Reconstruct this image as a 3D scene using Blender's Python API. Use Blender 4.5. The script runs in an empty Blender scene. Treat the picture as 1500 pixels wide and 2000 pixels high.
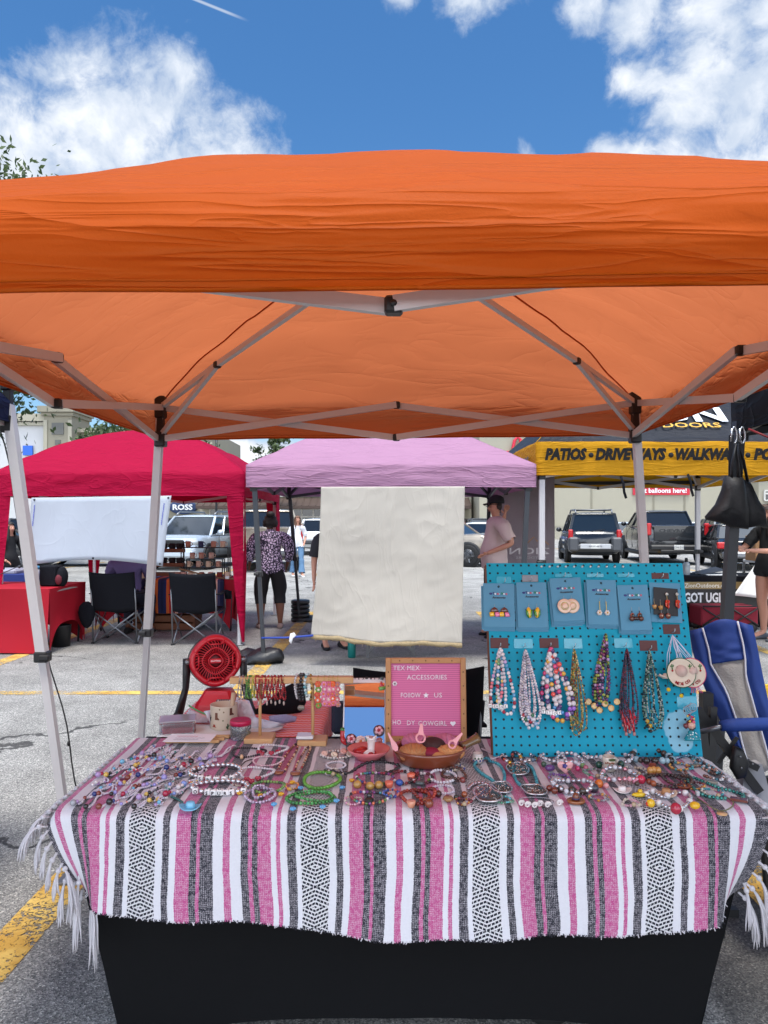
import bpy, math, random
import numpy as np
from mathutils import Vector, Matrix

SC = bpy.context.scene
COL = SC.collection
R = math.radians
random.seed(7)

# ------------------------------------------------------------------ camera
CAMZ = 1.52
FPX = 1444.0
cam = bpy.data.cameras.new("camera")
cam.sensor_fit = 'VERTICAL'; cam.sensor_height = 36; cam.lens = 26
cam.shift_y = 0.009
cam.clip_start = 0.05; cam.clip_end = 2000
camo = bpy.data.objects.new("camera", cam)
camo.location = (0, 0, CAMZ); camo.rotation_euler = (R(90), 0, 0)
COL.objects.link(camo); SC.camera = camo

# ------------------------------------------------------------------ light
SUN_EL, SUN_AZ = R(77), R(172)      # azimuth measured clockwise from +Y
SC.view_settings.view_transform = 'Standard'
SC.view_settings.look = 'None'
SC.view_settings.gamma = 1.0
SC.view_settings.exposure = 0.8
SC.cycles.max_bounces = 8
SC.cycles.transparent_max_bounces = 12
SC.cycles.use_denoising = True
sl = bpy.data.lights.new("sun", 'SUN')
sl.energy = 2.3; sl.angle = R(13.0); sl.color = (1.0, 0.96, 0.89)
so = bpy.data.objects.new("sun", sl)
sd = Vector((math.sin(SUN_AZ) * math.cos(SUN_EL), math.cos(SUN_AZ) * math.cos(SUN_EL), math.sin(SUN_EL)))
so.rotation_euler = (-sd).to_track_quat('-Z', 'Y').to_euler()
so.location = sd * 30
COL.objects.link(so)


class NT:
    """small node-tree helper"""
    def __init__(s, tree): s.t = tree; s.n = tree.nodes; s.l = tree.links
    def node(s, kind, **kw):
        n = s.n.new(kind)
        for k, v in kw.items(): setattr(n, k, v)
        return n
    def link(s, a, b): s.l.new(a, b)
    def put(s, sock, v):
        if isinstance(v, bpy.types.NodeSocket): s.l.new(v, sock)
        else: sock.default_value = v
    def math(s, op, a, b=None, c=None, clamp=False):
        n = s.n.new('ShaderNodeMath'); n.operation = op; n.use_clamp = clamp
        s.put(n.inputs[0], a)
        if b is not None: s.put(n.inputs[1], b)
        if c is not None: s.put(n.inputs[2], c)
        return n.outputs[0]
    def vmath(s, op, a, b=None):
        n = s.n.new('ShaderNodeVectorMath'); n.operation = op
        s.put(n.inputs[0], a)
        if b is not None: s.put(n.inputs[1], b)
        return n.outputs['Value'] if op in ('DOT_PRODUCT', 'DISTANCE', 'LENGTH') else n.outputs[0]
    def noise(s, vec, scale, detail=3, rough=.5, dist=0):
        n = s.n.new('ShaderNodeTexNoise'); n.inputs['Scale'].default_value = scale
        n.inputs['Detail'].default_value = detail; n.inputs['Roughness'].default_value = rough
        n.inputs['Distortion'].default_value = dist
        if vec is not None: s.l.new(vec, n.inputs['Vector'])
        return n.outputs['Fac']
    def mix(s, f, a, b):
        n = s.n.new('ShaderNodeMix'); n.data_type = 'RGBA'
        s.put(n.inputs[0], f); s.put(n.inputs[6], a); s.put(n.inputs[7], b)
        return n.outputs[2]
    def mr(s, v, a, b, c=0., d=1., interp='SMOOTHSTEP'):
        n = s.n.new('ShaderNodeMapRange'); n.interpolation_type = interp
        s.put(n.inputs[0], v)
        for i, x in enumerate((a, b, c, d)): n.inputs[i + 1].default_value = x
        return n.outputs[0]
    def ramp(s, v, stops, const=True):
        n = s.n.new('ShaderNodeValToRGB'); cr = n.color_ramp
        cr.interpolation = 'CONSTANT' if const else 'LINEAR'
        while len(cr.elements) < len(stops): cr.elements.new(1.0)
        for e, (p, c) in zip(cr.elements, stops): e.position = p; e.color = c
        s.put(n.inputs[0], v)
        return n.outputs[0]


def lin(c):
    out = []
    for x in c[:3]:
        x = x / 255.0
        out.append(x / 12.92 if x <= .04045 else ((x + .055) / 1.055) ** 2.4)
    return tuple(out) + (1.0,)


# ------------------------------------------------------------------ sky
def pdir(px, py):
    return Vector(((px - 750) / FPX, 1.0, (1018 - py) / FPX)).normalized()

W = bpy.data.worlds.new("World"); SC.world = W; W.use_nodes = True
nt = NT(W.node_tree); nt.n.clear()
skyn = nt.node('ShaderNodeTexSky', sky_type='NISHITA')
skyn.sun_disc = False; skyn.sun_elevation = SUN_EL; skyn.sun_rotation = SUN_AZ
skyn.air_density = 1.0; skyn.dust_density = 0.5; skyn.ozone_density = 2.5
tc = nt.node('ShaderNodeTexCoord').outputs['Generated']
blobs = [  # px, py, radius in direction units, stretch down
    (60, 325, .125), (160, 300, .10), (325, 225, .075), (250, 270, .10), (400, 325, .09), (40, 250, .055), (345, 160, .034), (490, 338, .055), (235, 225, .05), (130, 240, .045), (330, 290, .10), (440, 315, .06),
    (1420, 130, .085), (1480, 170, .10), (1340, 180, .062), (1370, 115, .05), (1495, 80, .07), (1235, 145, .026), (1235, 312, .036), (1340, 322, .05), (1460, 305, .07), (1190, 305, .028), (1450, 235, .055), (1290, 165, .035),
    (1240, 5, .05), (1380, 8, .055), (1480, 12, .05), (1150, -15, .035), (900, 6, .036), (960, -12, .035), (1020, 287, .016), (770, -8, .022)]
warp = nt.node('ShaderNodeTexNoise'); warp.inputs['Scale'].default_value = 7; warp.inputs['Detail'].default_value = 4
nt.link(tc, warp.inputs['Vector'])
wv = nt.vmath('SUBTRACT', warp.outputs['Color'], (.5, .5, .5))
sc_ = nt.node('ShaderNodeVectorMath', operation='SCALE'); nt.link(wv, sc_.inputs[0]); sc_.inputs[3].default_value = .07
tw = nt.vmath('ADD', tc, sc_.outputs[0])
acc = None
for (bx, by, br) in blobs:
    d = nt.vmath('DISTANCE', tw, tuple(pdir(bx, by)))
    v = nt.math('SUBTRACT', 1.0, nt.math('DIVIDE', d, br))
    acc = v if acc is None else nt.math('SMOOTH_MAX', acc, v, .15)
# general cloud field away from the picture (behind, overhead and low down), added to break up reflections and to fill the shade
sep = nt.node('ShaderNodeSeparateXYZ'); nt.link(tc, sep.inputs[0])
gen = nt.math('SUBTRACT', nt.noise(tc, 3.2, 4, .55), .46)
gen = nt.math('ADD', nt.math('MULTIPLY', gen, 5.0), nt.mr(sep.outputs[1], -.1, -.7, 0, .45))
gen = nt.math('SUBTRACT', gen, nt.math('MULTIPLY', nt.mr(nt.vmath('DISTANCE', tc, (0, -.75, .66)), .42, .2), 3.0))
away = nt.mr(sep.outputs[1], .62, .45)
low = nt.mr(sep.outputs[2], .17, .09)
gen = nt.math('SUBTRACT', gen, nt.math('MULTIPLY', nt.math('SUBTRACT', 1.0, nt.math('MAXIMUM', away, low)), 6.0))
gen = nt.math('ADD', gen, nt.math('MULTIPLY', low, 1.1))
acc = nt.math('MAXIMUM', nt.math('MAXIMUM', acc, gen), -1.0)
fb = nt.noise(tw, 11, 10, .62)
fb2 = nt.noise(tw, 34, 8, .65)
dens = nt.math('ADD', acc, nt.math('MULTIPLY', nt.math('SUBTRACT', fb, .5), 2.5))
dens = nt.math('ADD', dens, nt.math('MULTIPLY', nt.math('SUBTRACT', fb2, .5), .9))
mask = nt.mr(dens, -.10, .72)
# thin contrail
c0, c1 = pdir(368, -6), pdir(490, 43)
cn = c0.cross(c1).normalized(); ca = (c1 - c0).normalized()
off = nt.math('ABSOLUTE', nt.vmath('DOT_PRODUCT', tc, tuple(cn)))
along = nt.vmath('DOT_PRODUCT', nt.vmath('SUBTRACT', tc, tuple(c0)), tuple(ca))
tr = nt.math('MULTIPLY', nt.mr(off, .0021, .0004), nt.math('MULTIPLY', nt.mr(along, (c1 - c0).length, (c1 - c0).length - .03), .75))
mask = nt.math('MAXIMUM', mask, tr)
thick = nt.mr(nt.math('ADD', dens, nt.math('MULTIPLY', nt.math('SUBTRACT', nt.noise(tw, 18, 7, .6), .5), 2.6)), .2, 1.7)
ccol = nt.mix(thick, (4.3, 5.0, 6.1, 1), (7.6, 7.75, 8.0, 1))
ccol = nt.mix(nt.math('MULTIPLY', nt.mr(dens, 1.2, 2.6), .55), ccol, (4.9, 5.3, 5.9, 1))
hs = nt.node('ShaderNodeHueSaturation'); hs.inputs['Saturation'].default_value = 1.28; hs.inputs['Value'].default_value = .92; nt.link(skyn.outputs[0], hs.inputs['Color'])
glow = nt.math('MULTIPLY_ADD', nt.mr(nt.vmath('DOT_PRODUCT', tc, tuple(sd)), .42, 1.0), 2.4, .80)  # clouds near the sun made brighter, to lift the shade under the canopy
glow = nt.math('MULTIPLY_ADD', nt.mr(sep.outputs[1], -.05, -.85), 1.9, glow)  # unseen clouds behind the camera boosted further as added fill light
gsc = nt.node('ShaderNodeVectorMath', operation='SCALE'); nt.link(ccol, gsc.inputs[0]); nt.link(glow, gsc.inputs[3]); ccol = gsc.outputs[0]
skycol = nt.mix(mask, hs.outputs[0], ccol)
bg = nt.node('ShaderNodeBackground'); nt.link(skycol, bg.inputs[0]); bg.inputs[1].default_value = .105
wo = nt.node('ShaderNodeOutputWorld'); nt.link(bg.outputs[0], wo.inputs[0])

# ------------------------------------------------------------------ helpers
MATS = {}

def mat(name, col=None, rough=.6, metal=0., spec=.5, var=0., vscale=25., bump=0., bscale=60., transl=0., attr=False,
        coat=0., alpha=1., trans=0., tcol=None):
    if name in MATS: return MATS[name]
    m = bpy.data.materials.new(name); m.use_nodes = True
    t = NT(m.node_tree); b = t.n['Principled BSDF']; out = t.n['Material Output']
    tcn = t.node('ShaderNodeTexCoord')
    obj = tcn.outputs['Object']
    if attr:
        a = t.node('ShaderNodeVertexColor', layer_name='Col'); c = a.outputs[0]
    else:
        c = t.node('ShaderNodeRGB'); c.outputs[0].default_value = lin(col); c = c.outputs[0]
    if var:
        f = t.noise(obj, vscale, 5, .6)
        f = t.math('ADD', t.math('MULTIPLY', t.math('SUBTRACT', f, .5), var * 2.4), 1.0)
        mm = t.node('ShaderNodeVectorMath', operation='SCALE'); t.link(c, mm.inputs[0]); t.link(f, mm.inputs[3]); c = mm.outputs[0]
    t.put(b.inputs['Base Color'], c)
    b.inputs['Roughness'].default_value = rough; b.inputs['Metallic'].default_value = metal
    b.inputs['Specular IOR Level'].default_value = spec
    b.inputs['Coat Weight'].default_value = coat; b.inputs['Alpha'].default_value = alpha
    b.inputs['Transmission Weight'].default_value = trans
    if bump:
        bn = t.node('ShaderNodeBump'); bn.inputs['Strength'].default_value = bump; bn.inputs['Distance'].default_value = .01
        t.link(t.noise(obj, bscale, 6, .6), bn.inputs['Height']); t.link(bn.outputs[0], b.inputs['Normal'])
    if transl:
        tl = t.node('ShaderNodeBsdfTranslucent')
        if tcol: tl.inputs[0].default_value = lin(tcol)
        else: t.put(tl.inputs[0], c)
        mx = t.node('ShaderNodeMixShader'); mx.inputs[0].default_value = transl
        t.link(b.outputs[0], mx.inputs[1]); t.link(tl.outputs[0], mx.inputs[2]); t.link(mx.outputs[0], out.inputs[0])
    MATS[name] = m
    return m


def fabric(name, col, transl=.35, rough=.75, wr=.5, scale=(2.2, 2.2, 9), tcol=None, fine=.15, crease=None):
    """woven canopy cloth: soft creases by bump, light shining through"""
    if name in MATS: return MATS[name]
    m = bpy.data.materials.new(name); m.use_nodes = True
    t = NT(m.node_tree); b = t.n['Principled BSDF']; out = t.n['Material Output']
    obj = t.node('ShaderNodeTexCoord').outputs['Object']
    mp = t.node('ShaderNodeMapping'); t.link(obj, mp.inputs[0]); mp.inputs['Scale'].default_value = scale
    def crease(sc, w, ds):
        q = t.noise(mp.outputs[0], sc, 2, .5, ds)
        return t.math('MULTIPLY', t.math('POWER', t.math('SUBTRACT', 1.0, t.math('MULTIPLY', t.math('ABSOLUTE', t.math('SUBTRACT', q, .5)), 2.0)), 14), w)
    h = t.math('ADD', t.math('ADD', crease(.9, .30, 1.2), crease(2.3, .14, .8)), t.math('MULTIPLY', t.noise(mp.outputs[0], 1.1, 3, .45, .5), 1.1))
    h = t.math('ADD', h, t.math('MULTIPLY', t.noise(obj, 160, 3, .6), fine * .2))
    bn = t.node('ShaderNodeBump'); bn.inputs['Strength'].default_value = wr; bn.inputs['Distance'].default_value = .03
    t.link(h, bn.inputs['Height']); t.link(bn.outputs[0], b.inputs['Normal'])
    f = t.math('ADD', .92, t.math('MULTIPLY', t.noise(obj, 3, 5, .6), .16))
    mm = t.node('ShaderNodeVectorMath', operation='SCALE'); mm.inputs[0].default_value = lin(col)[:3]; t.link(f, mm.inputs[3])
    t.link(mm.outputs[0], b.inputs['Base Color'])
    b.inputs['Roughness'].default_value = rough; b.inputs['Specular IOR Level'].default_value = .12
    tl = t.node('ShaderNodeBsdfTranslucent'); tl.inputs[0].default_value = lin(tcol or col); t.link(bn.outputs[0], tl.inputs['Normal'])
    mx = t.node('ShaderNodeMixShader'); mx.inputs[0].default_value = transl
    t.link(b.outputs[0], mx.inputs[1]); t.link(tl.outputs[0], mx.inputs[2]); t.link(mx.outputs[0], out.inputs[0])
    MATS[name] = m
    return m


def V(*a): return np.array(a, float)
def unit(v):
    v = np.asarray(v, float); return v / (np.linalg.norm(v) + 1e-12)

def at(px, py, Y):
    """the world point at depth Y on the sight line through a photo pixel"""
    return V((px - 750) / FPX * Y, Y, CAMZ - (py - 1018) / FPX * Y)
def gnd(px, py, z=0.0):
    return at(px, py, FPX * (CAMZ - z) / (py - 1018))
def onplane(px, py, p0, n):
    d = at(px, py, 1.0) - V(0, 0, CAMZ)
    t = np.dot(np.asarray(p0) - V(0, 0, CAMZ), n) / np.dot(d, n)
    return V(0, 0, CAMZ) + d * t

_text = {}
def text_geo(s, bold=0.0, shear=0.0, spacing=1.0):
    k = (s, bold, shear, spacing)
    if k in _text: return _text[k]
    cu = bpy.data.curves.new('lettering', 'FONT'); cu.body = s; cu.size = 1.0; cu.offset = bold; cu.shear = shear
    cu.space_character = spacing; cu.resolution_u = 2
    o = bpy.data.objects.new('lettering', cu); COL.objects.link(o)
    dg = bpy.context.evaluated_depsgraph_get()
    me = bpy.data.meshes.new_from_object(o.evaluated_get(dg))
    v = np.array([x.co[:] for x in me.vertices]); f = [tuple(p.vertices) for p in me.polygons]
    bpy.data.objects.remove(o); bpy.data.curves.remove(cu); bpy.data.meshes.remove(me)
    if len(v):
        v[:, 0] -= v[:, 0].min()
    _text[k] = (v, f)
    return v, f


class MB:
    def __init__(s): s.v = []; s.f = []; s.m = []; s.c = []; s.s = []; s.uv = {}; s.n = 0
    def add(s, verts, faces, col=(200, 200, 200), mat=0, smooth=True, uv=None):
        b = s.n; s.v.append(np.asarray(verts, float).reshape(-1, 3)); s.n += len(s.v[-1])
        k = len(s.f)
        for f in faces: s.f.append(tuple(int(i) + b for i in f))
        s.m += [mat] * len(faces); s.c += [col] * len(faces); s.s += [smooth] * len(faces)
        if uv is not None:
            for i, q in enumerate(uv): s.uv[b + i] = q
        return s
    def box(s, c, size, rot=None, **k):
        h = np.asarray(size, float) / 2
        p = np.array([[x, y, z] for x in (-1, 1) for y in (-1, 1) for z in (-1, 1)], float) * h
        if rot is not None: p = p @ np.asarray(rot).T
        f = [(0, 1, 3, 2), (4, 6, 7, 5), (0, 4, 5, 1), (2, 3, 7, 6), (0, 2, 6, 4), (1, 5, 7, 3)]
        k.setdefault('smooth', False)
        return s.add(p + np.asarray(c), f, **k)
    def bbox(s, c, size, b=.004, rot=None, **k):
        """box with bevelled edges"""
        h = np.asarray(size, float) / 2; b = min(b, h.min() * .9); pts = []
        idx = {}
        for sx in (-1, 1):
            for sy in (-1, 1):
                for sz in (-1, 1):
                    for ax in range(3):
                        q = np.array([sx, sy, sz]) * (h - b); q[ax] += (sx, sy, sz)[ax] * b
                        idx[(sx, sy, sz, ax)] = len(pts); pts.append(q)
        f = []
        for ax in range(3):
            o = [i for i in range(3) if i != ax]
            for sg in (-1, 1):
                ring = []
                for a, bb in ((-1, -1), (1, -1), (1, 1), (-1, 1)):
                    q = [0, 0, 0]; q[ax] = sg; q[o[0]] = a; q[o[1]] = bb
                    ring.append(idx[(*q, ax)])
                flip = (sg > 0) == (ax != 1)
                f.append(tuple(ring) if flip else tuple(ring[::-1]))
        for ax in range(3):
            o = [i for i in range(3) if i != ax]
            for a in (-1, 1):
                for bb in (-1, 1):
                    q0 = [0, 0, 0]; q0[o[0]] = a; q0[o[1]] = bb; q0[ax] = -1
                    q1 = list(q0); q1[ax] = 1
                    f.append((idx[(*q0, o[0])], idx[(*q1, o[0])], idx[(*q1, o[1])], idx[(*q0, o[1])]))
        for sx in (-1, 1):
            for sy in (-1, 1):
                for sz in (-1, 1):
                    f.append(tuple(idx[(sx, sy, sz, a)] for a in range(3)))
        p = np.array(pts)
        if rot is not None: p = p @ np.asarray(rot).T
        k.setdefault('smooth', False)
        return s.add(p + np.asarray(c), f, **k)
    def tube(s, path, r, n=8, closed=False, cap=True, flat=None, **k):
        """tube along a path; r may be one radius or one per point; flat=(a,b) squashes the section"""
        P = np.asarray(path, float); m = len(P)
        rr = np.full(m, r, float) if np.isscalar(r) else np.asarray(r, float)
        vs = []; up = None
        for i in range(m):
            a = P[(i - 1) % m] if (i > 0 or closed) else P[i]
            b = P[(i + 1) % m] if (i < m - 1 or closed) else P[i]
            t = unit(b - a)
            if up is None:
                up = V(0, 0, 1) if abs(t[2]) < .9 else V(0, 1, 0)
            x = unit(np.cross(up, t)); y = np.cross(t, x); up = y
            fa, fb = flat or (1, 1)
            for j in range(n):
                an = 2 * math.pi * (j + (.5 if n == 4 else 0)) / n
                vs.append(P[i] + rr[i] * (x * math.cos(an) * fa + y * math.sin(an) * fb))
        f = []
        for i in range(m if closed else m - 1):
            i2 = (i + 1) % m
            for j in range(n):
                j2 = (j + 1) % n
                f.append((i * n + j, i * n + j2, i2 * n + j2, i2 * n + j))
        if cap and not closed:
            f.append(tuple(range(n))[::-1]); f.append(tuple((m - 1) * n + j for j in range(n)))
        if n == 4: k.setdefault('smooth', False)
        return s.add(vs, f, **k)
    def bar(s, a, b, w, h=None, **k):
        """square-section bar between two points"""
        h = h or w
        return s.tube([a, b], .7071, 4, flat=(w, h), **k)
    def ball(s, c, r, nu=8, nv=5, sq=(1, 1, 1), rot=None, **k):
        v = [(0, 0, 1)]
        for i in range(1, nv):
            th = math.pi * i / nv
            for j in range(nu):
                a = 2 * math.pi * j / nu
                v.append((math.sin(th) * math.cos(a), math.sin(th) * math.sin(a), math.cos(th)))
        v.append((0, 0, -1)); f = []
        for j in range(nu):
            f.append((0, 1 + j, 1 + (j + 1) % nu))
            e = 1 + (nv - 2) * nu
            f.append((e + j, len(v) - 1, e + (j + 1) % nu))
        for i in range(nv - 2):
            for j in range(nu):
                a, b = 1 + i * nu + j, 1 + i * nu + (j + 1) % nu
                f.append((a, a + nu, b + nu, b))
        p = np.array(v, float) * np.asarray(sq) * r
        if rot is not None: p = p @ np.asarray(rot).T
        return s.add(p + np.asarray(c), f, **k)
    def lathe(s, prof, c=(0, 0, 0), n=24, axis=None, sx=1., sy=1., **k):
        """profile of (radius, height) turned about z (or about axis)"""
        v = []; f = []; m = len(prof)
        for (r, z) in prof:
            for j in range(n):
                a = 2 * math.pi * j / n
                v.append((r * math.cos(a) * sx, r * math.sin(a) * sy, z))
        for i in range(m - 1):
            for j in range(n):
                j2 = (j + 1) % n
                f.append((i * n + j, i * n + j2, (i + 1) * n + j2, (i + 1) * n + j))
        if prof[0][0] > 1e-6: f.append(tuple(range(n))[::-1])
        if prof[-1][0] > 1e-6: f.append(tuple((m - 1) * n + j for j in range(n)))
        p = np.array(v)
        if axis is not None:
            z = unit(axis); x = unit(np.cross(V(0, 1, 0) if abs(z[1]) < .9 else V(1, 0, 0), z)); y = np.cross(z, x)
            p = p @ np.stack([x, y, z])
        return s.add(p + np.asarray(c), f, **k)
    def prism(s, pts, d, **k):
        """outline (3D, one plane) thickened along vector d"""
        p = np.asarray(pts, float); n = len(p); d = np.asarray(d, float)
        v = np.concatenate([p, p + d])
        f = [tuple(range(n))[::-1], tuple(range(n, 2 * n))] + [(i, (i + 1) % n, n + (i + 1) % n, n + i) for i in range(n)]
        k.setdefault('smooth', False)
        return s.add(v, f, **k)
    def pillow(s, pts, d, steps=((1, 0), (.93, .55), (.75, .85), (.4, 1.0)), back=True, wob=0., **k):
        """outline puffed out along d (and behind by the same amount)"""
        p = np.asarray(pts, float); n = len(p); c = p.mean(0); d = np.asarray(d, float); v = []; f = []
        rng = random.Random(n)
        def ring(sc, o): return [c + (q - c) * sc + d * o * (1 + wob * (rng.random() - .5)) for q in p]
        for sg in ((1, -1) if back else (1,)):
            b = len(v)
            for (sc, o) in steps: v += ring(sc, o * sg)
            v.append(c + d * sg * 1.03)
            m = len(steps)
            for i in range(m - 1):
                for j in range(n):
                    q = (b + i * n + j, b + i * n + (j + 1) % n, b + (i + 1) * n + (j + 1) % n, b + (i + 1) * n + j)
                    f.append(q if sg > 0 else q[::-1])
            for j in range(n):
                q = (b + (m - 1) * n + j, b + (m - 1) * n + (j + 1) % n, len(v) - 1)
                f.append(q if sg > 0 else q[::-1])
        return s.add(v, f, **k)
    def grid(s, fn, nu, nv, uvf=None, thick=None, **k):
        """sheet from fn(u, v), u and v in 0..1; thick = vector or function giving a second skin"""
        v = []; uv = []
        for i in range(nu + 1):
            for j in range(nv + 1):
                v.append(fn(i / nu, j / nv)); uv.append(uvf(i / nu, j / nv) if uvf else (i / nu, j / nv))
        f = [(i * (nv + 1) + j, (i + 1) * (nv + 1) + j, (i + 1) * (nv + 1) + j + 1, i * (nv + 1) + j + 1) for i in range(nu) for j in range(nv)]
        if thick is not None:
            b = len(v); P = np.array(v, float); v2 = P + np.asarray(thick)
            v = np.concatenate([P, v2]); uv = uv + uv; f += [tuple(b + q for q in x[::-1]) for x in f]
            edge = [i * (nv + 1) for i in range(nu + 1)] + [nu * (nv + 1) + j for j in range(1, nv + 1)] + [i * (nv + 1) + nv for i in range(nu - 1, -1, -1)] + [j for j in range(nv - 1, 0, -1)]
            f += [(edge[i], b + edge[i], b + edge[(i + 1) % len(edge)], edge[(i + 1) % len(edge)]) for i in range(len(edge))]
        return s.add(v, f, uv=uv, **k)
    def text(s, st, org, right, up, size, width=None, align='l', bold=0., shear=0., spacing=1., depth=0.0015, **k):
        """lettering as thin raised letters; width squeezes or stretches the line to a length"""
        v, f = text_geo(st, bold, shear, spacing)
        if not len(v): return s
        right = unit(right); up = unit(up); n = np.cross(right, up)
        wx = v[:, 0].max(); kx = (width / wx) if width else size
        x = v[:, 0] * kx
        if align == 'c': x = x - x.max() / 2
        p = np.asarray(org) + np.outer(x, right) + np.outer(v[:, 1] * size, up)
        q = p + n * depth
        m = len(p)
        k.setdefault('smooth', False)
        cnt = {}
        for t in f:
            for i in range(len(t)):
                e = (t[i], t[(i + 1) % len(t)]); cnt[e] = 1
        side = [(a, b, b + m, a + m) for (a, b) in cnt if (b, a) not in cnt]
        return s.add(np.concatenate([p, q]), [tuple(i + m for i in t) for t in f] + side, **k)
    def build(s, name, mats, parent=None, local=False, origin=None):
        me = bpy.data.meshes.new(name)
        P = np.concatenate(s.v) if s.v else np.zeros((0, 3))
        off = np.zeros(3)
        if not local:
            if parent is not None:
                p = parent
                while p is not None: off = off + np.array(p.location); p = p.parent
            else:
                off = V((P[:, 0].min() + P[:, 0].max()) / 2, (P[:, 1].min() + P[:, 1].max()) / 2, P[:, 2].min()) if origin is None else np.asarray(origin, float)
        P = P - off
        me.from_pydata(P.tolist(), [], s.f)
        if not isinstance(mats, (list, tuple)): mats = [mats]
        for m in mats: me.materials.append(m)
        me.polygons.foreach_set('material_index', s.m); me.polygons.foreach_set('use_smooth', s.s)
        tot = np.zeros(len(me.polygons), int); me.polygons.foreach_get('loop_total', tot)
        if any(m.node_tree.nodes.get('Color Attribute') or any(n.type == 'VERTEX_COLOR' for n in m.node_tree.nodes) for m in mats):
            ca = me.color_attributes.new('Col', 'FLOAT_COLOR', 'CORNER')
            cc = {}
            for c in set(s.c): cc[c] = lin(c)
            arr = np.repeat(np.array([cc[c] for c in s.c]), tot, axis=0)
            ca.data.foreach_set('color', arr.ravel())
        if s.uv:
            ul = me.uv_layers.new(name='UVMap')
            li = np.zeros(len(me.loops), int); me.loops.foreach_get('vertex_index', li)
            ul.data.foreach_set('uv', np.array([s.uv.get(int(i), (0, 0)) for i in li], float).ravel())
        me.update()
        o = bpy.data.objects.new(name, me); COL.objects.link(o)
        if parent is not None: o.parent = parent
        elif not local: o.location = off
        return o


def tag(o, label, cat, group=None):
    o['label'] = label; o['category'] = cat
    if group: o['group'] = group
    return o
def thing(name, label, cat, loc=(0, 0, 0), group=None):
    o = bpy.data.objects.new(name, None); o.empty_display_size = .1
    o.location = tuple(float(x) for x in loc); COL.objects.link(o)
    return tag(o, label, cat, group)
def struct(o):
    o['kind'] = 'structure'; return o
def copy_tree(o, parent=None):
    c = o.copy(); COL.objects.link(c)
    if parent is not None: c.parent = parent
    for ch in list(o.children): copy_tree(ch, c)
    return c
def rotz(a):
    c, s_ = math.cos(a), math.sin(a); return np.array([[c, -s_, 0], [s_, c, 0], [0, 0, 1]])
def rotx(a):
    c, s_ = math.cos(a), math.sin(a); return np.array([[1, 0, 0], [0, c, -s_], [0, s_, c]])
def roty(a):
    c, s_ = math.cos(a), math.sin(a); return np.array([[c, 0, s_], [0, 1, 0], [-s_, 0, c]])

BLACK = mat('black_plastic', (22, 22, 24), .5)
WHITEP = mat('white_powder_coat', (188, 185, 186), .4, var=.04)
STEEL = mat('grey_steel', (120, 122, 126), .35, .7)
DARKM = mat('dark_grey_metal', (52, 55, 60), .45, .3)
CLOTHK = mat('black_cloth', (17, 18, 24), .9, spec=.2, bump=.3, bscale=30)
COLR = mat('coloured_plastic', attr=True, rough=.35)
MATTE = mat('coloured_matte', attr=True, rough=.8, spec=.3)
BEAD = mat('glossy_beads', attr=True, rough=.18, spec=.6, coat=.3)
PEARL = mat('metal_beads', attr=True, rough=.22, metal=.75)
GLASS = mat('car_glass', (22, 28, 34), .06, spec=.8)
CLEAR = mat('clear_plastic', (235, 240, 245), .12, trans=.85)
SKIN = mat('skin_light', (196, 140, 116), .55, var=.05)
SKIN2 = mat('skin_brown', (120, 76, 56), .55, var=.05)
WOOD = mat('light_wood', (196, 152, 104), .55, var=.12, vscale=14)
CARD = mat('cardboard', (166, 124, 84), .8, var=.05)

# ------------------------------------------------------------------ ground
gm = bpy.data.materials.new('worn_asphalt'); gm.use_nodes = True
t = NT(gm.node_tree); b = t.n['Principled BSDF']
ob = t.node('ShaderNodeTexCoord').outputs['Object']
vo = t.node('ShaderNodeTexVoronoi'); vo.inputs['Scale'].default_value = 185; t.link(ob, vo.inputs['Vector'])
st = t.node('ShaderNodeSeparateColor'); t.link(vo.outputs['Color'], st.inputs[0])
base = t.mix(t.mr(st.outputs[0], .15, .95, interp='LINEAR'), lin((108, 107, 105)), lin((174, 171, 165)))
base = t.mix(t.mr(st.outputs[1], .955, .965), base, lin((208, 204, 195)))
base = t.mix(t.math('MULTIPLY', t.mr(st.outputs[2], .90, .93), .55), base, lin((70, 70, 72)))
big = t.noise(ob, .55, 6, .62)
mul = t.mr(big, .32, .7, .74, 1.16)
sepg = t.node('ShaderNodeSeparateXYZ'); t.link(ob, sepg.inputs[0])
mul = t.math('MULTIPLY', mul, t.mr(t.noise(ob, 3.5, 6, .7), .3, .75, .84, 1.1))
far = t.mr(sepg.outputs[1], 12, 20)          # the driving lane beyond is smoother, paler concrete
base = t.mix(t.math('MULTIPLY', far, .55), base, lin((176, 174, 169)))
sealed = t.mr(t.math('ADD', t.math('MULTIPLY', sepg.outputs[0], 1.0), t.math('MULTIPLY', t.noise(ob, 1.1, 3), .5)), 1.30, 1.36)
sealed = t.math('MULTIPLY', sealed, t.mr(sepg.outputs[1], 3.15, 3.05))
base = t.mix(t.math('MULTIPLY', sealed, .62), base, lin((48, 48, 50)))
sv = t.node('ShaderNodeVectorMath', operation='SCALE'); t.link(base, sv.inputs[0]); t.link(mul, sv.inputs[3])
stain = t.mr(t.noise(ob, .9, 5, .7, .8), .62, .74)
base2 = t.mix(t.math('MULTIPLY', stain, .38), sv.outputs[0], lin((62, 60, 58)))
vc = t.node('ShaderNodeTexVoronoi', feature='DISTANCE_TO_EDGE'); vc.inputs['Scale'].default_value = .42
dn = t.node('ShaderNodeTexNoise'); dn.inputs['Scale'].default_value = 1.6; dn.inputs['Detail'].default_value = 6; t.link(ob, dn.inputs['Vector'])
dsc = t.node('ShaderNodeVectorMath', operation='SCALE'); t.link(dn.outputs['Color'], dsc.inputs[0]); dsc.inputs[3].default_value = 1.3
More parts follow.
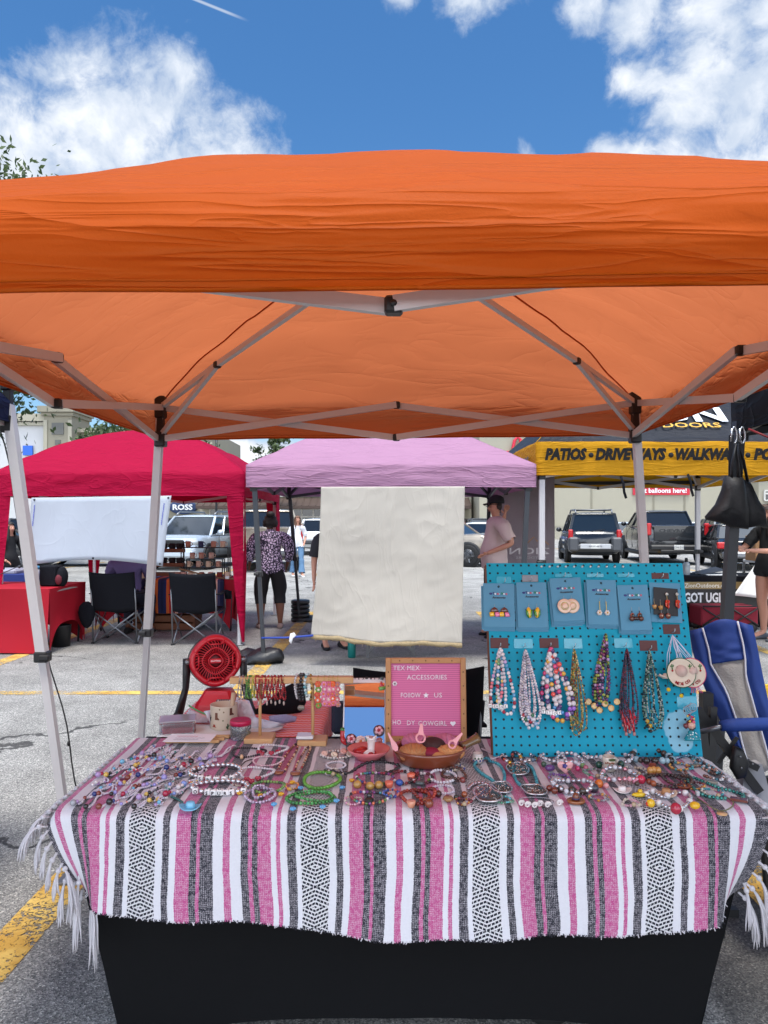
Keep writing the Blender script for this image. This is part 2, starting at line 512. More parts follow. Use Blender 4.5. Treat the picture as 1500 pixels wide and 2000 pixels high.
t.link(t.vmath('ADD', ob, dsc.outputs[0]), vc.inputs['Vector'])
crack = t.mr(vc.outputs['Distance'], .011, .004)
crack = t.math('MULTIPLY', crack, t.mr(t.noise(ob, .7, 3), .46, .56))
base3 = t.mix(t.math('MULTIPLY', crack, .8), base2, lin((36, 36, 38)))
t.link(base3, b.inputs['Base Color']); b.inputs['Roughness'].default_value = .88; b.inputs['Specular IOR Level'].default_value = .25
bn = t.node('ShaderNodeBump'); bn.inputs['Strength'].default_value = .55; bn.inputs['Distance'].default_value = .006
hh = t.math('SUBTRACT', t.math('ADD', vo.outputs['Distance'], t.math('MULTIPLY', t.noise(ob, 60, 4), .7)), t.math('MULTIPLY', crack, 1.5))
t.link(hh, bn.inputs['Height']); t.link(bn.outputs[0], b.inputs['Normal'])
MATS['asphalt'] = gm
mb = MB(); mb.add([(-400, -60, 0), (400, -60, 0), (400, 700, 0), (-400, 700, 0)], [(0, 1, 2, 3)], smooth=False)
struct(mb.build('parking_lot_ground', gm, origin=(0, 0, 0)))

# yellow paint, worn through to the asphalt
ym = bpy.data.materials.new('worn_yellow_paint'); ym.use_nodes = True
t = NT(ym.node_tree); b = t.n['Principled BSDF']; out = t.n['Material Output']
ob = t.node('ShaderNodeTexCoord').outputs['Object']
yc = t.mix(t.mr(t.noise(ob, 5, 5, .6), .35, .7), lin((186, 142, 58)), lin((216, 180, 96)))
t.link(yc, b.inputs['Base Color']); b.inputs['Roughness'].default_value = .8
wear = t.math('ADD', t.math('MULTIPLY', t.noise(ob, 42, 5, .7, 1.2), .7), t.math('MULTIPLY', t.noise(ob, 2.2, 3), .3))
tp = t.node('ShaderNodeBsdfTransparent'); mx = t.node('ShaderNodeMixShader')
t.link(t.mr(wear, .50, .56), mx.inputs[0]); t.link(b.outputs[0], mx.inputs[1]); t.link(tp.outputs[0], mx.inputs[2]); t.link(mx.outputs[0], out.inputs[0])
mb = MB()
def stripe(x0, y0, x1, y1, w):
    d = unit(V(x1 - x0, y1 - y0, 0)); n = V(-d[1], d[0], 0) * w / 2; a = V(x0, y0, .004); c = V(x1, y1, .004)
    m = max(1, int(np.linalg.norm(c - a) / .5))
    mb.add([a + n, a - n, c - n, c + n], [(0, 1, 2, 3)], smooth=False)
for (x0, x1) in ((-1.345, -1.22), (1.56, 1.62), (-4.15, -4.1), (4.42, 4.5)):
    stripe(x0, 2.0, x0 + (x1 - x0) * .4, 6.42, .17); stripe(x0 + (x1 - x0) * .45, 6.68, x1, 12.4, .17)
stripe(-6.5, 6.52, 7.5, 6.60, .13)
for k in range(-6, 9):
    x = -1.9 + 2.85 * k
    stripe(x, 20.5, x + .1, 27.5, .14)
    stripe(x, 40, x, 46, .14)
struct(mb.build('road_markings', ym, origin=(0, 0, 0)))

# ------------------------------------------------------------------ shops
STUC = mat('beige_stucco', (160, 155, 138), .9, var=.05, vscale=.6)
STUC2 = mat('darker_stucco', (136, 131, 115), .9, var=.05, vscale=.6)
WSTUC = mat('white_stucco', (190, 190, 190), .9, var=.04, vscale=.5)
AWN = mat('brown_metal_roof', (74, 58, 50), .6, var=.1, vscale=2)
SHOPG = mat('shop_glass', (20, 24, 28), .08, spec=.7)
FRM = mat('pale_window_frame', (196, 194, 186), .6)

def shop(name, label, x0, x1, Y, h, wallm, bands=(), depth=14):
    o = thing(name, label, 'building', ((x0 + x1) / 2, Y, 0))
    m = MB(); m.box(((x0 + x1) / 2, Y + depth / 2, h / 2), (x1 - x0, depth, h)); m.build('wall', wallm, o)
    m = MB()
    for (z, t_, p) in bands: m.box(((x0 + x1) / 2, Y - p / 2 - .002, z), (x1 - x0 + .1, p, t_))
    if bands: m.build('cornice', STUC, o)
    return o
def storefront(o, x0, x1, Y, z0, z1, n, red=False):
    m = MB(); m.box(((x0 + x1) / 2, Y - .06, (z0 + z1) / 2), (x1 - x0, .1, z1 - z0)); f = m.build('window', SHOPG, o)
    m = MB()
    for i in range(n + 1): m.box((x0 + (x1 - x0) * i / n, Y - .14, (z0 + z1) / 2), (.12, .1, z1 - z0))
    for z in (z0, z0 + (z1 - z0) * .7, z1): m.box(((x0 + x1) / 2, Y - .15, z), (x1 - x0, .1, .12))
    m.build('frame', FRM, f)
    if red:
        m = MB()
        for i in range(n): m.box((x0 + (x1 - x0) * (i + .5) / n, Y - .13, z0 + .8), ((x1 - x0) / n * .7, .06, .5))
        m.build('poster', mat('red_sign', (190, 36, 40), .5), f)
def awning(o, x0, x1, Y, z0, z1, p):
    m = MB()
    m.prism([(x0, Y - .05, z1), (x0, Y - p, z0), (x0, Y - p, z0 - .25), (x0, Y - .05, z0 - .25)], (x1 - x0, 0, 0))
    k = int((x1 - x0) / .6)
    for i in range(k + 1):
        x = x0 + (x1 - x0) * i / k
        m.bar((x, Y - .06, z1 + .03), (x, Y - p, z0 + .03), .06)
    m.build('awning', AWN, o)

s1 = shop('white_shop', 'white walled shop with beige corner tower behind the leafy tree', -50, -31.5, 70, 11.2, WSTUC, ((11.3, .7, .5), (10.7, .3, .3)))
m = MB(); m.box((-30.6, 71.5, 5.9), (2.6, 4.2, 11.8)); m.box((-30.6, 71.3, 12.0), (3.4, 4.9, .55)); m.box((-30.6, 71.4, 11.55), (3.0, 4.5, .3)); m.build('tower', STUC2, s1)
m = MB(); m.box((-30.6, 69.36, 10.2), (1.1, .1, 1.1)); m.box((-30.6, 69.36, 8.9), (.5, .1, .5)); m.build('vent', mat('vent_grey', (96, 96, 92), .8), s1)
m = MB()
for x in (-31.75, -29.45): m.box((x, 69.35, 5.5), (.35, .12, 11))
m.build('pilaster', STUC, s1)
m = MB(); m.box((-33.6, 69.8, 8.2), (.9, .2, .9)); m.build('sign', mat('blue_sign', (30, 92, 190), .5), s1)
s2 = shop('beige_shop', 'long beige shop with flat parapet and an oval blue sign', -29.3, -16.5, 71, 10.2, STUC2, ((10.2, .35, .4), (9.0, .18, .2)))
m = MB(); m.lathe([(1.35, 0), (1.35, .18), (1.2, .22)], (-19.25, 71, 2.85), 28, axis=(0, -1, 0), sx=.5, sy=1.0)
sg = m.build('sign', mat('navy_sign', (28, 52, 92), .5), s2)
m = MB(); m.text('ROSS', (-19.25, 70.72, 2.62), (1, 0, 0), (0, 0, 1), .72, width=1.9, align='c', bold=.03, depth=.05); m.build('lettering', mat('white_paint', (228, 230, 232), .5), sg)
s3 = shop('low_shop_row', 'low row of shops under a brown metal roof behind the cars', -16.4, 7.8, 66, 5.6, STUC, ((5.6, .3, .3),))
storefront(s3, -15.5, 7, 66, .3, 2.6, 22, True); storefront(s3, -13, 7, 66, 3.75, 4.75, 26)
awning(s3, -16.2, 7.5, 66, 2.85, 3.6, 2.4)
s4 = shop('craft_store', 'large beige store with red script letters on its high wall', 8, 36, 62, 10.5, STUC, ((10.4, .5, .4), (1.2, .25, .06)))
m = MB()
for x in (14.2, 17.4, 22.6, 25.2, 29.5): m.box((x, 61.97, 5.2), (.12, .06, 9.4))
for z in (5.4,): m.box((22, 61.975, z), (27.8, .05, .08))
m.build('wall_joint', STUC2, s4)
m = MB()
def scr(pts, w): m.tube(pts, w, 8, flat=(1, 1))
jx, jz = 10.6, 7.35
scr([(jx + a, 61.75, jz + b_) for a, b_ in ((-.75, -1.0), (-.35, -1.25), (.0, -.6), (.15, .2), (.3, .9), (.55, 1.2), (.8, 1.0), (.75, .5), (.45, .1), (.1, -.05), (-.4, -.1))], .13)
scr([(jx + 1.15 + .42 * math.cos(a), 61.75, jz - .32 + .42 * math.sin(a)) for a in np.linspace(0, 6.283, 17)], .13)
m.build('lettering', mat('red_letters', (196, 34, 60), .5), s4)
m = MB(); m.box((23.2, 61.9, 4.08), (4.75, .1, .72)); sg = m.build('banner', mat('red_banner', (188, 36, 56), .6), s4)
m = MB(); m.text('Get balloons here!', (23.2, 61.84, 3.9), (1, 0, 0), (0, 0, 1), .56, width=4.2, align='c', bold=.02, depth=.02); m.build('lettering', MATS['white_paint'], sg)
s5 = shop('corner_shop', 'pale corner shop with upper windows at the far end of the strip', 30.4, 52, 60, 6.2, STUC, ((6.1, .35, .35), (5.0, .2, .2)))
storefront(s5, 30.8, 51, 60, 3.2, 4.0, 16); awning(s5, 30.5, 51, 60, 2.2, 2.9, 2)
storefront(s5, 30.8, 51, 60, .2, 2.0, 12)

m = MB(); m.tube([(-13.6, 60, 0), (-13.6, 60, 8.6)], .09, 8); m.box((-13.6, 60, 8.6), (1.5, .3, .15)); o = m.build('light_pole', DARKM); tag(o, 'thin dark parking lot light pole against the pale sky', 'light pole')
m = MB()
for z in (7.9, 8.6): m.tube([(-40 + i * 6, 90 + .0 * i, z - .0 + .25 * math.sin(i * .9)) for i in range(13)], .025, 4)
for x in (-28, -10.5): m.tube([(x, 90, 0), (x, 90, 9)], .1, 6)
o = m.build('power_line', DARKM); tag(o, 'pair of thin overhead power lines beyond the shops', 'power line')

# ------------------------------------------------------------------ trees
def leafmat(name, a, b_):
    m = bpy.data.materials.new(name); m.use_nodes = True
    t = NT(m.node_tree); p = t.n['Principled BSDF']; out = t.n['Material Output']
    gi = t.node('ShaderNodeNewGeometry')
    c = t.mix(gi.outputs['Random Per Island'], lin(a), lin(b_))
    t.link(c, p.inputs['Base Color']); p.inputs['Roughness'].default_value = .55
    tl = t.node('ShaderNodeBsdfTranslucent'); t.link(c, tl.inputs[0])
    mx = t.node('ShaderNodeMixShader'); mx.inputs[0].default_value = .3
    t.link(p.outputs[0], mx.inputs[1]); t.link(tl.outputs[0], mx.inputs[2]); t.link(mx.outputs[0], out.inputs[0])
    return m
LEAF = leafmat('oak_leaves', (38, 58, 30), (92, 108, 66))
BARK = mat('grey_bark', (92, 82, 72), .9, bump=.6, bscale=18, var=.2)
def tree(x, y, h, rad, z0, label, n_cl=70, n_leaf=95, lsize=.13, seed=1, bias=None):
    rng = np.random.default_rng(seed)
    o = thing('oak_tree', label, 'tree', (x, y, 0))
    tr_ = MB(); base = V(x, y, 0); fork = V(x + .2, y, z0 * .8)
    tr_.tube([base, base + V(.05, 0, z0 * .3), fork], [rad * .085, rad * .065, rad * .055], 10)
    crown = MB(); cen = V(x, y, (z0 + h) / 2); half = V(rad, rad * .9, (h - z0) / 2)
    P = []; F = []
    for i in range(n_cl):
        d = unit(rng.normal(size=3)); rr = rng.uniform(.45, 1.0) ** .6
        c = cen + d * half * rr * rng.uniform(.8, 1.08)
        if i % 5 == 0:
            mid = (fork + c) / 2 + V(0, 0, .3)
            tr_.tube([fork, mid, c], [rad * .035, rad * .02, .02], 6)
        cr = rad * rng.uniform(.14, .27)
        for j in range(n_leaf):
            q = c + rng.normal(size=3) * V(cr, cr, cr * .7) * .62
            a = unit(rng.normal(size=3)); b2 = unit(np.cross(a, rng.normal(size=3))); s_ = lsize * rng.uniform(.6, 1.3)
            k = len(P); P += [q - a * s_, q + b2 * s_ * .45, q + a * s_, q - b2 * s_ * .45]; F.append((k, k + 1, k + 2, k + 3))
    crown.add(P, F, smooth=False)
    tr_.build('trunk', BARK, o); crown.build('crown', LEAF, o)
    return o
tree(-16.75, 23.5, 14.6, 6.4, 3.2, 'big leafy oak rising past the orange canopy at the left edge', 210, 230, .13, 3)
tree(-16.2, 50, 8.6, 4.6, 3.4, 'low dark green tree showing above the red canopy roof', 80, 90, .2, 5)
tree(-9.0, 62, 8.9, 2.0, 4.5, 'small treetop peeking over the pink canopy roof', 26, 70, .2, 8)
tree(-13.2, 84, 6.8, 2.4, 3.0, 'distant small tree between the red and the pink canopy', 24, 60, .22, 9)
# ------------------------------------------------------------------ canopies
from mathutils import noise as mnoise

def tent(name, label, cx, cy, hw, hd, zr, vh, H, cov, frm, k=2.2, fw=.034, foot=(0, 0), tilt=0., amp=.006, seed=0., legs=(0, 1, 2, 3),
         valm=None, sag=.0, drape=None, feet=None, pn=7., roofcap=None, vflare=.0, legw=None, jm=None, zoff=.19, ins=.07, iny=0., droop=0.):
    o = thing(name, label, 'canopy', (cx, cy, 0), None)
    jm = jm or BLACK; legw = legw or fw
    zt, zb = zr + zoff, zr - .01
    def tz(x): return (x - cx) * tilt
    def roof_z(x, y):
        d = 1 - min(1., (abs((x - cx) / hw) ** pn + abs((y - cy) / hd) ** pn) ** (1 / pn))
        return zr + vh + H * (1 - (1 - max(d, 0)) ** k) + tz(x) - droop * .5
    m = MB(); ns = 46; nr = 26; nv = 9; per = []
    for (ax, ay, bx, by) in ((-1, -1, 1, -1), (1, -1, 1, 1), (1, 1, -1, 1), (-1, 1, -1, -1)):
        for i in range(ns): per.append((ax + (bx - ax) * i / ns, ay + (by - ay) * i / ns, (ay, ax)[0]))
    n = len(per); verts = []; faces = []; mi = []
    for i, (px, py, _) in enumerate(per):
        edge = max(abs(px), abs(py)); corner = min(abs(px), abs(py)) ** 6
        out = unit(V(px if abs(px) > .999 else 0, py if abs(py) > .999 else 0, 0))
        for j in range(nr + nv + 1):
            if j <= nr:
                tt = (j / nr) ** .75
                x, y = cx + hw * px * tt, cy + hd * py * tt
                z = zr + vh + H * (1 - (tt ** k)) + tz(x) - droop * min(abs(px), abs(py)) ** 3 * math.sin(math.pi * tt)
                q = V(x, y, z)
                a = amp * (1.6 if tt > .5 else 1.0) * min(1, tt * 2)
                q[2] += a * (mnoise.fractal(Vector((x * 2.1 + seed, y * 2.1, 0)), 1.0, 2.0, 4) + 1.2 * abs(mnoise.noise(Vector((x * 1.3 + seed, y * 4.5, 3)))))
                if sag: q[2] -= sag * math.sin(math.pi * min(1, tt)) * (1 - min(abs(px), abs(py)) ** 2)
            else:
                w = (j - nr) / nv
                x, y = cx + hw * px, cy + hd * py
                al = px if abs(py) > .999 else py
                q = V(x, y, zr + vh * (1 - w) + tz(x))
                s_ = mnoise.fractal(Vector((al * 2.4 + seed * 3, q[2] * 11 + abs(px) * 5, 7 + py)), 1.0, 2.0, 4)
                fold = abs(mnoise.noise(Vector((al * 1.1 + seed, q[2] * 16, 2 + px))))
                q = q + out * ((amp * 1.3 * s_ + amp * 2.2 * fold) * math.sin(math.pi * min(1, w * .8 + .1)) * (1 - corner * .7) + vflare * w ** 2.2 - vflare * .35 * math.sin(math.pi * w) * (vflare < 0))
                q[2] += amp * .5 * mnoise.noise(Vector((al * 3, seed, w)))
            verts.append(q)
    st_ = nr + nv + 1
    for i in range(n):
        i2 = (i + 1) % n
        for j in range(st_ - 1):
            faces.append((i * st_ + j, i * st_ + j + 1, i2 * st_ + j + 1, i2 * st_ + j)); mi.append(1 if (valm and j >= nr - (5 if valm is ORANGEV and i < ns else 0)) else 0)
    for f, q in zip(faces, mi): m.f.append(f); m.m.append(q)
    m.v.append(np.array(verts)); m.n = len(verts); m.c = [(200, 200, 200)] * len(faces); m.s = [True] * len(faces)
    m.build('cover', [cov, valm] if valm else cov, o)
    vv_ = np.array(verts).reshape(n, st_, 3)
    m = MB()
    for q in range(4): m.tube(vv_[q * ns, 1:nr + 1] + V(0, 0, -.002), .004, 5)
    m.tube(vv_[:, -1], .0045, 5, closed=True); m.tube(vv_[:, -2] * .85 + vv_[:, -1] * .15, .0022, 4, closed=True); m.build('seam', valm or cov, o)
    C = [V(cx + sx * (hw - ins), cy + sy * (hd - ins - iny), 0) for sx, sy in ((-1, -1), (1, -1), (1, 1), (-1, 1))]
    def up(p, z): return V(p[0], p[1], z + tz(p[0]))
    ctr = V(cx, cy, 0)
    for i in range(4):
        A, B = C[i], C[(i + 1) % 4]; M_ = (A + B) / 2
        inn = unit(ctr - M_)
        for (P, Q) in ((up(A, zt), up(M_, zb)), (up(A, zb), up(M_, zt)), (up(M_, zt), up(B, zb)), (up(M_, zb), up(B, zt))):
            off = inn * (.012 if P[2] > Q[2] else -.012)
            b_ = MB(); b_.bar(P + off, Q + off, fw * .62, fw); b_.build('truss_bar', frm, o)
        for (P, w) in ((up(M_, zt), 1.25), (up(M_, zb), 1.25), (up((A + M_) / 2, (zt + zb) / 2), .95), (up((B + M_) / 2, (zt + zb) / 2), .95)):
            b_ = MB(); b_.bbox(P, (fw * .95 * w, fw * .95 * w, fw * .9 * w), .005)
            d_ = unit(M_ - ctr); b_.lathe([(.007, 0), (.007, .004), (.003, .006)], P + d_ * fw * .475 * w, 8, axis=d_, col=(170, 170, 170))
            b_.build('joint', jm, o)
        # rafter in two pieces with its strut
        s_ = .315; mid = A + (ctr - A) * s_; zm = roof_z(*(A + (ctr - A) * s_)[:2]) - .07 - tz(mid[0])
        hub = V(cx, cy, zr + vh + H - .06)
        b_ = MB(); b_.bar(up(A, zt), up(mid, zm), fw * .75); b_.bar(up(mid, zm), hub, fw * .75); b_.bar(up(A, zb + .02), up(mid, zm), fw * .7); b_.build('rafter', frm, o)
        b_ = MB(); b_.bbox(up(mid, zm), (fw * 1.05,) * 3, .006, rot=rotz(.78)); b_.build('joint', jm, o)
    b_ = MB(); b_.lathe([(.06, 0), (.07, .02), (.07, .1), (.02, .13)], (cx, cy, zr + vh + H - .16), 12); b_.build('hub', jm, o)
    for i in legs:
        A = C[i]; sx, sy = ((-1, -1), (1, -1), (1, 1), (-1, 1))[i]
        F = A + (V(sx * foot[0], sy * foot[1], 0) if feet is None or i not in feet else V(feet[i][0] - A[0], feet[i][1] - A[1], 0))
        top = up(A, zr + vh * .8); low = V(F[0], F[1], .012)
        lg = thing('leg', None, None, A); del lg['label']; del lg['category']; lg.parent = o; lg.location = tuple(A - V(cx, cy, 0))
        kk = .46; cl = low + (top - low) * kk
        b_ = MB(); b_.bar(top, cl, legw); b_.build('upper_tube', frm, lg)
        b_ = MB(); b_.bar(cl, low, legw * .78); b_.build('lower_tube', frm, lg)
        b_ = MB(); b_.bbox(cl, (legw * 1.4, legw * 1.4, legw * 1.1), .005); b_.bbox(cl + V(sx * legw * .5, -legw * .75, 0), (legw * 1.1, legw * .5, legw * .6), .005); b_.build('clamp', jm, lg)
        b_ = MB(); b_.bbox(low + V(0, 0, -.002), (.11, .11, .012), .003); b_.build('foot_plate', STEEL, lg)
        b_ = MB()
        b_.bbox(up(A, zt - .0), (fw * 1.7, fw * 1.7, .11), .006); b_.bbox(up(A, zb), (fw * 1.8, fw * 1.8, .075), .006)
        b_.bbox(up(A, (zt + zb) / 2), (fw * 1.15, fw * 1.15, .12), .004); b_.build('bracket', jm, lg)
    if drape is not None:
        for i in drape:
            A = C[i]; sx, sy = ((-1, -1), (1, -1), (1, 1), (-1, 1))[i]
            K = V(cx + sx * (hw - .005), cy + sy * (hd - .005), 0)
            for ax in (0, 1):
                w0 = .19; z1 = .05
                def fn(u, v, ax=ax, K=K, sx=sx, sy=sy):
                    w = w0 * (1 - v) ** .8 + .022
                    p = V(*K); d = -(sx if ax == 0 else sy) * w * u
                    p[ax] += d; p[2] = (zr + .03) * (1 - v) + z1 * v
                    p[1 - ax] += (sx, sy)[1 - ax] * .012 * math.sin(v * 7 + u * 4)
                    return p
                d_ = MB(); d_.grid(fn, 8, 26); d_.build('corner_drape', valm or cov, o)
    return o

ORANGE = fabric('orange_roof_cloth', (182, 80, 6), .40, .6, .30, (1.0, 2.6, 3.0), tcol=(222, 126, 80))
ORANGEV = fabric('orange_valance_cloth', (182, 80, 6), .40, .6, .62, (.75, 2.4, 8.5), tcol=(220, 122, 74))
RED = fabric('red_canopy_cloth', (172, 14, 60), .35, .7, .6, (1.4, 2.4, 5), tcol=(176, 8, 34))
PINK = fabric('pink_canopy_cloth', (182, 138, 166), .34, .7, .7, (1.2, 2.4, 8), tcol=(178, 130, 164))
YEL = fabric('yellow_canopy_cloth', (206, 148, 30), .3, .65, .6, (1.2, 2.4, 8))
BLKC = fabric('black_canopy_cloth', (44, 46, 52), .1, .5, .6, (1.2, 2.4, 6))
BLKC2 = fabric('dull_black_canopy_cloth', (20, 21, 24), .05, .6, .6, (1.5, 2.4, 6))
NAVY = fabric('navy_canopy_cloth', (30, 36, 66), .15, .7, .5)

CX, CY = .04, 2.545
oc = tent('pop_up_canopy', 'orange pop-up canopy with white frame standing over the jewellery table', CX, CY, 1.235, 1.235, 1.945, .15, .45, ORANGE, WHITEP,
          k=2.35, zoff=.15, vflare=-.035, valm=ORANGEV, foot=(.17, .14), tilt=.006, droop=.06, pn=5., amp=.010, seed=3.1, fw=.030, legw=.036, ins=.06, iny=.055)
oc.rotation_euler.z = R(-1.1)
tent('pop_up_canopy', 'crimson pop-up canopy with tapered corner drapes beside the pink one', -3.235, 10.53, 1.53, 1.53, 1.83, .28, .70, RED, WHITEP, k=1.75, drape=(0, 1, 2, 3), amp=.011, seed=9, fw=.036, legw=.045)
tent('pop_up_canopy', 'pale pink pop-up canopy with dark grey legs behind the letter board', .075, 9.38, 1.54, 1.53, 1.885, .23, .70, PINK, DARKM, k=1.4, amp=.009, seed=5, fw=.04, legw=.05,
     feet={0: (-1.275, 7.86), 1: (1.44, 7.86), 2: (1.5, 10.85), 3: (-1.26, 11.1)})
zt_ = tent('pop_up_canopy', 'black roofed canopy with yellow lettered valance and white legs', 3.19, 9.53, 1.54, 1.53, 2.02, .36, .98, BLKC, WHITEP, k=1.5, valm=YEL, amp=.006, seed=2, fw=.04, legw=.06, foot=(0, 0))
m = MB(); INK = (26, 26, 28)
yv = 9.53 - 1.53 - .035
zz = at(750, 897, 7.97)[2]
def vt(s_, x0, x1, size=.118):
    a = at(x0, 0, 7.97)[0]; b_ = at(x1, 0, 7.97)[0]
    m.text(s_, (a, yv, zz), (1, 0, 0), (0, 0, 1), size * 1.36, width=b_ - a, bold=.065, shear=.22, col=(14, 14, 16))
vt('PATIOS', 1064, 1146); vt('DRIVEWAYS', 1162, 1301); vt('WALKWAYS', 1318, 1452); vt('POOLS', 1471, 1560)
for q in (1154, 1310, 1460):
    c = at(q, 889, 7.97); m.lathe([(.028, 0), (.028, .003)], (c[0], yv, c[2]), 14, axis=(0, -1, 0), col=INK)
m.build('lettering', MATTE, zt_); m = MB()
# roof lettering lies on the front roof slope
zc, yc, H_, k_ = 2.38, 8.0, .98, 1.5
def onroof(x0, s_, size, w, d0, col, bold):
    t0 = 1 - d0; z0 = zc + H_ * (1 - t0 ** k_); y0 = 9.53 - 1.53 * t0
    t1 = t0 - .2; z1 = zc + H_ * (1 - t1 ** k_); y1 = 9.53 - 1.53 * t1
    up_ = unit(V(0, y1 - y0, z1 - z0)); nn = np.cross(V(1, 0, 0), up_)
    m.text(s_, V(x0, y0, z0) + nn * .03, (1, 0, 0), up_, size, width=w, bold=bold, col=col, depth=.004)
onroof(2.53, 'ZION', .40, 1.30, .165, (225, 228, 232), .03)
onroof(2.66, 'OUTDOORS', .13, 1.06, .105, (206, 160, 60), .012)
m.build('lettering', COLR, zt_); m = MB()
m.text('PATIOS', (3.19 - 1.53 - .035, 8.95, 2.13), (0, -1, 0), (0, 0, 1), .17, width=.62, bold=.03, shear=.2, col=INK)
m.build('lettering', COLR, zt_)
for (px, py) in ((1212, 930), (1343, 926)):
    c = at(px, py, 8.0); b_ = MB(); b_.tube([c, c + V(.02, -.03, -.08), c + V(.035, -.01, -.17), c + V(.06, 0, -.24)], .012, 6, flat=(1.2, .4)); b_.build('tie_strap', CLOTHK, zt_)
b_ = MB(); b_.bar((1.7, 11.04, 2.075), (4.7, 11.04, 2.10), .09, .05); b_.build('roller_bar', BLACK, zt_)
bt = tent('pop_up_canopy', 'black pop-up canopy with a black leg at the right edge', 3.115, 2.13, 1.44, 1.44, 1.95, .155, .5, BLKC2, DARKM, amp=.012, seed=8, fw=.034, legw=.046, ins=.03, legs=(3, 2, 1), feet={3: (1.555, 3.5)})
nv_ = tent('pop_up_canopy', 'navy canopy with slanted white leg and dark guy line at the left edge', -2.828, 2.05, 1.2, 1.2, 1.955, .09, .5, NAVY, WHITEP, amp=.006, seed=4, fw=.030, legw=.041, ins=.016, legs=(0, 2, 3),
           feet={2: (-1.315, 3.13)})
# guy line of the navy canopy: runs from the bracket down to the ground beside the leg
gp = at(-2, 832, 3.25); gq = at(158, 1560, 3.3)
b_ = MB(); b_.tube([gp + (gq - gp) * i / 20 + V(.010 * math.sin(i * .9), 0, 0) for i in range(21)], .0035, 6)
for i in (6, 12, 17): b_.ball(gp + (gq - gp) * i / 20, .008, 6, 4, sq=(1, 1, 1.6))
b_.build('guy_line', BLACK, nv_)

# ------------------------------------------------------------------ skin-modifier bodies
def skin_obj(name, pts, edges, m, parent=None, root=None, sub=2, mats=None):
    names = list(pts); me = bpy.data.meshes.new(name)
    me.from_pydata([pts[k][:3] for k in names], [(names.index(a), names.index(b_)) for a, b_ in edges], [])
    o = bpy.data.objects.new(name, me); COL.objects.link(o)
    sk = o.modifiers.new('skin', 'SKIN'); sk.branch_smoothing = .6; sk.use_smooth_shade = True
    su = o.modifiers.new('sub', 'SUBSURF'); su.levels = sub; su.render_levels = sub
    lay = me.skin_vertices[0].data if me.skin_vertices else None
    if lay is None:
        raise RuntimeError('no skin layer')
    for i, k in enumerate(names):
        r = pts[k][3]; r = (r, r) if np.isscalar(r) else r
        lay[i].radius = r; lay[i].use_root = (k == (root or names[0]))
    dg = bpy.context.evaluated_depsgraph_get(); dg.update()
    nm = bpy.data.meshes.new_from_object(o.evaluated_get(dg))
    bpy.data.objects.remove(o)
    nm.materials.clear(); nm.materials.append(m)
    nm.polygons.foreach_set('use_smooth', [True] * len(nm.polygons))
    ob = bpy.data.objects.new(name, nm); COL.objects.link(ob)
    if parent is not None: ob.parent = parent
    return ob

def hand(pts, edges, wrist, w, d, side, spread, tag_, s=1.0):
    """palm, four fingers and thumb beyond the wrist along d"""
    d = unit(d); sp = unit(np.asarray(spread) - d * np.dot(spread, d)); nrm = np.cross(d, sp)
    palm = w + d * .055 * s
    pts[tag_ + 'palm'] = (*palm, (.024 * s, .016 * s)); edges.append((wrist, tag_ + 'palm'))
    for i, (o_, l) in enumerate(((-.028, .062), (-.010, .074), (.010, .072), (.028, .058))):
        k = palm + d * .03 * s + sp * o_ * s; e1 = k + d * l * .5 * s; e2 = e1 + (d * .8 + nrm * .45 * side) * l * .5 * s
        for j, q in enumerate((k, e1, e2)):
            pts[f'{tag_}f{i}{j}'] = (*q, (.0105, .0095, .008)[j] * s)
        edges += [(tag_ + 'palm', f'{tag_}f{i}0'), (f'{tag_}f{i}0', f'{tag_}f{i}1'), (f'{tag_}f{i}1', f'{tag_}f{i}2')]
    t0 = w + d * .03 * s - sp * .03 * s; t1 = t0 + (d * .6 - sp * .6) * .05 * s
    pts[tag_ + 't0'] = (*t0, .012 * s); pts[tag_ + 't1'] = (*t1, .009 * s)
    edges += [(tag_ + 'palm', tag_ + 't0'), (tag_ + 't0', tag_ + 't1')]

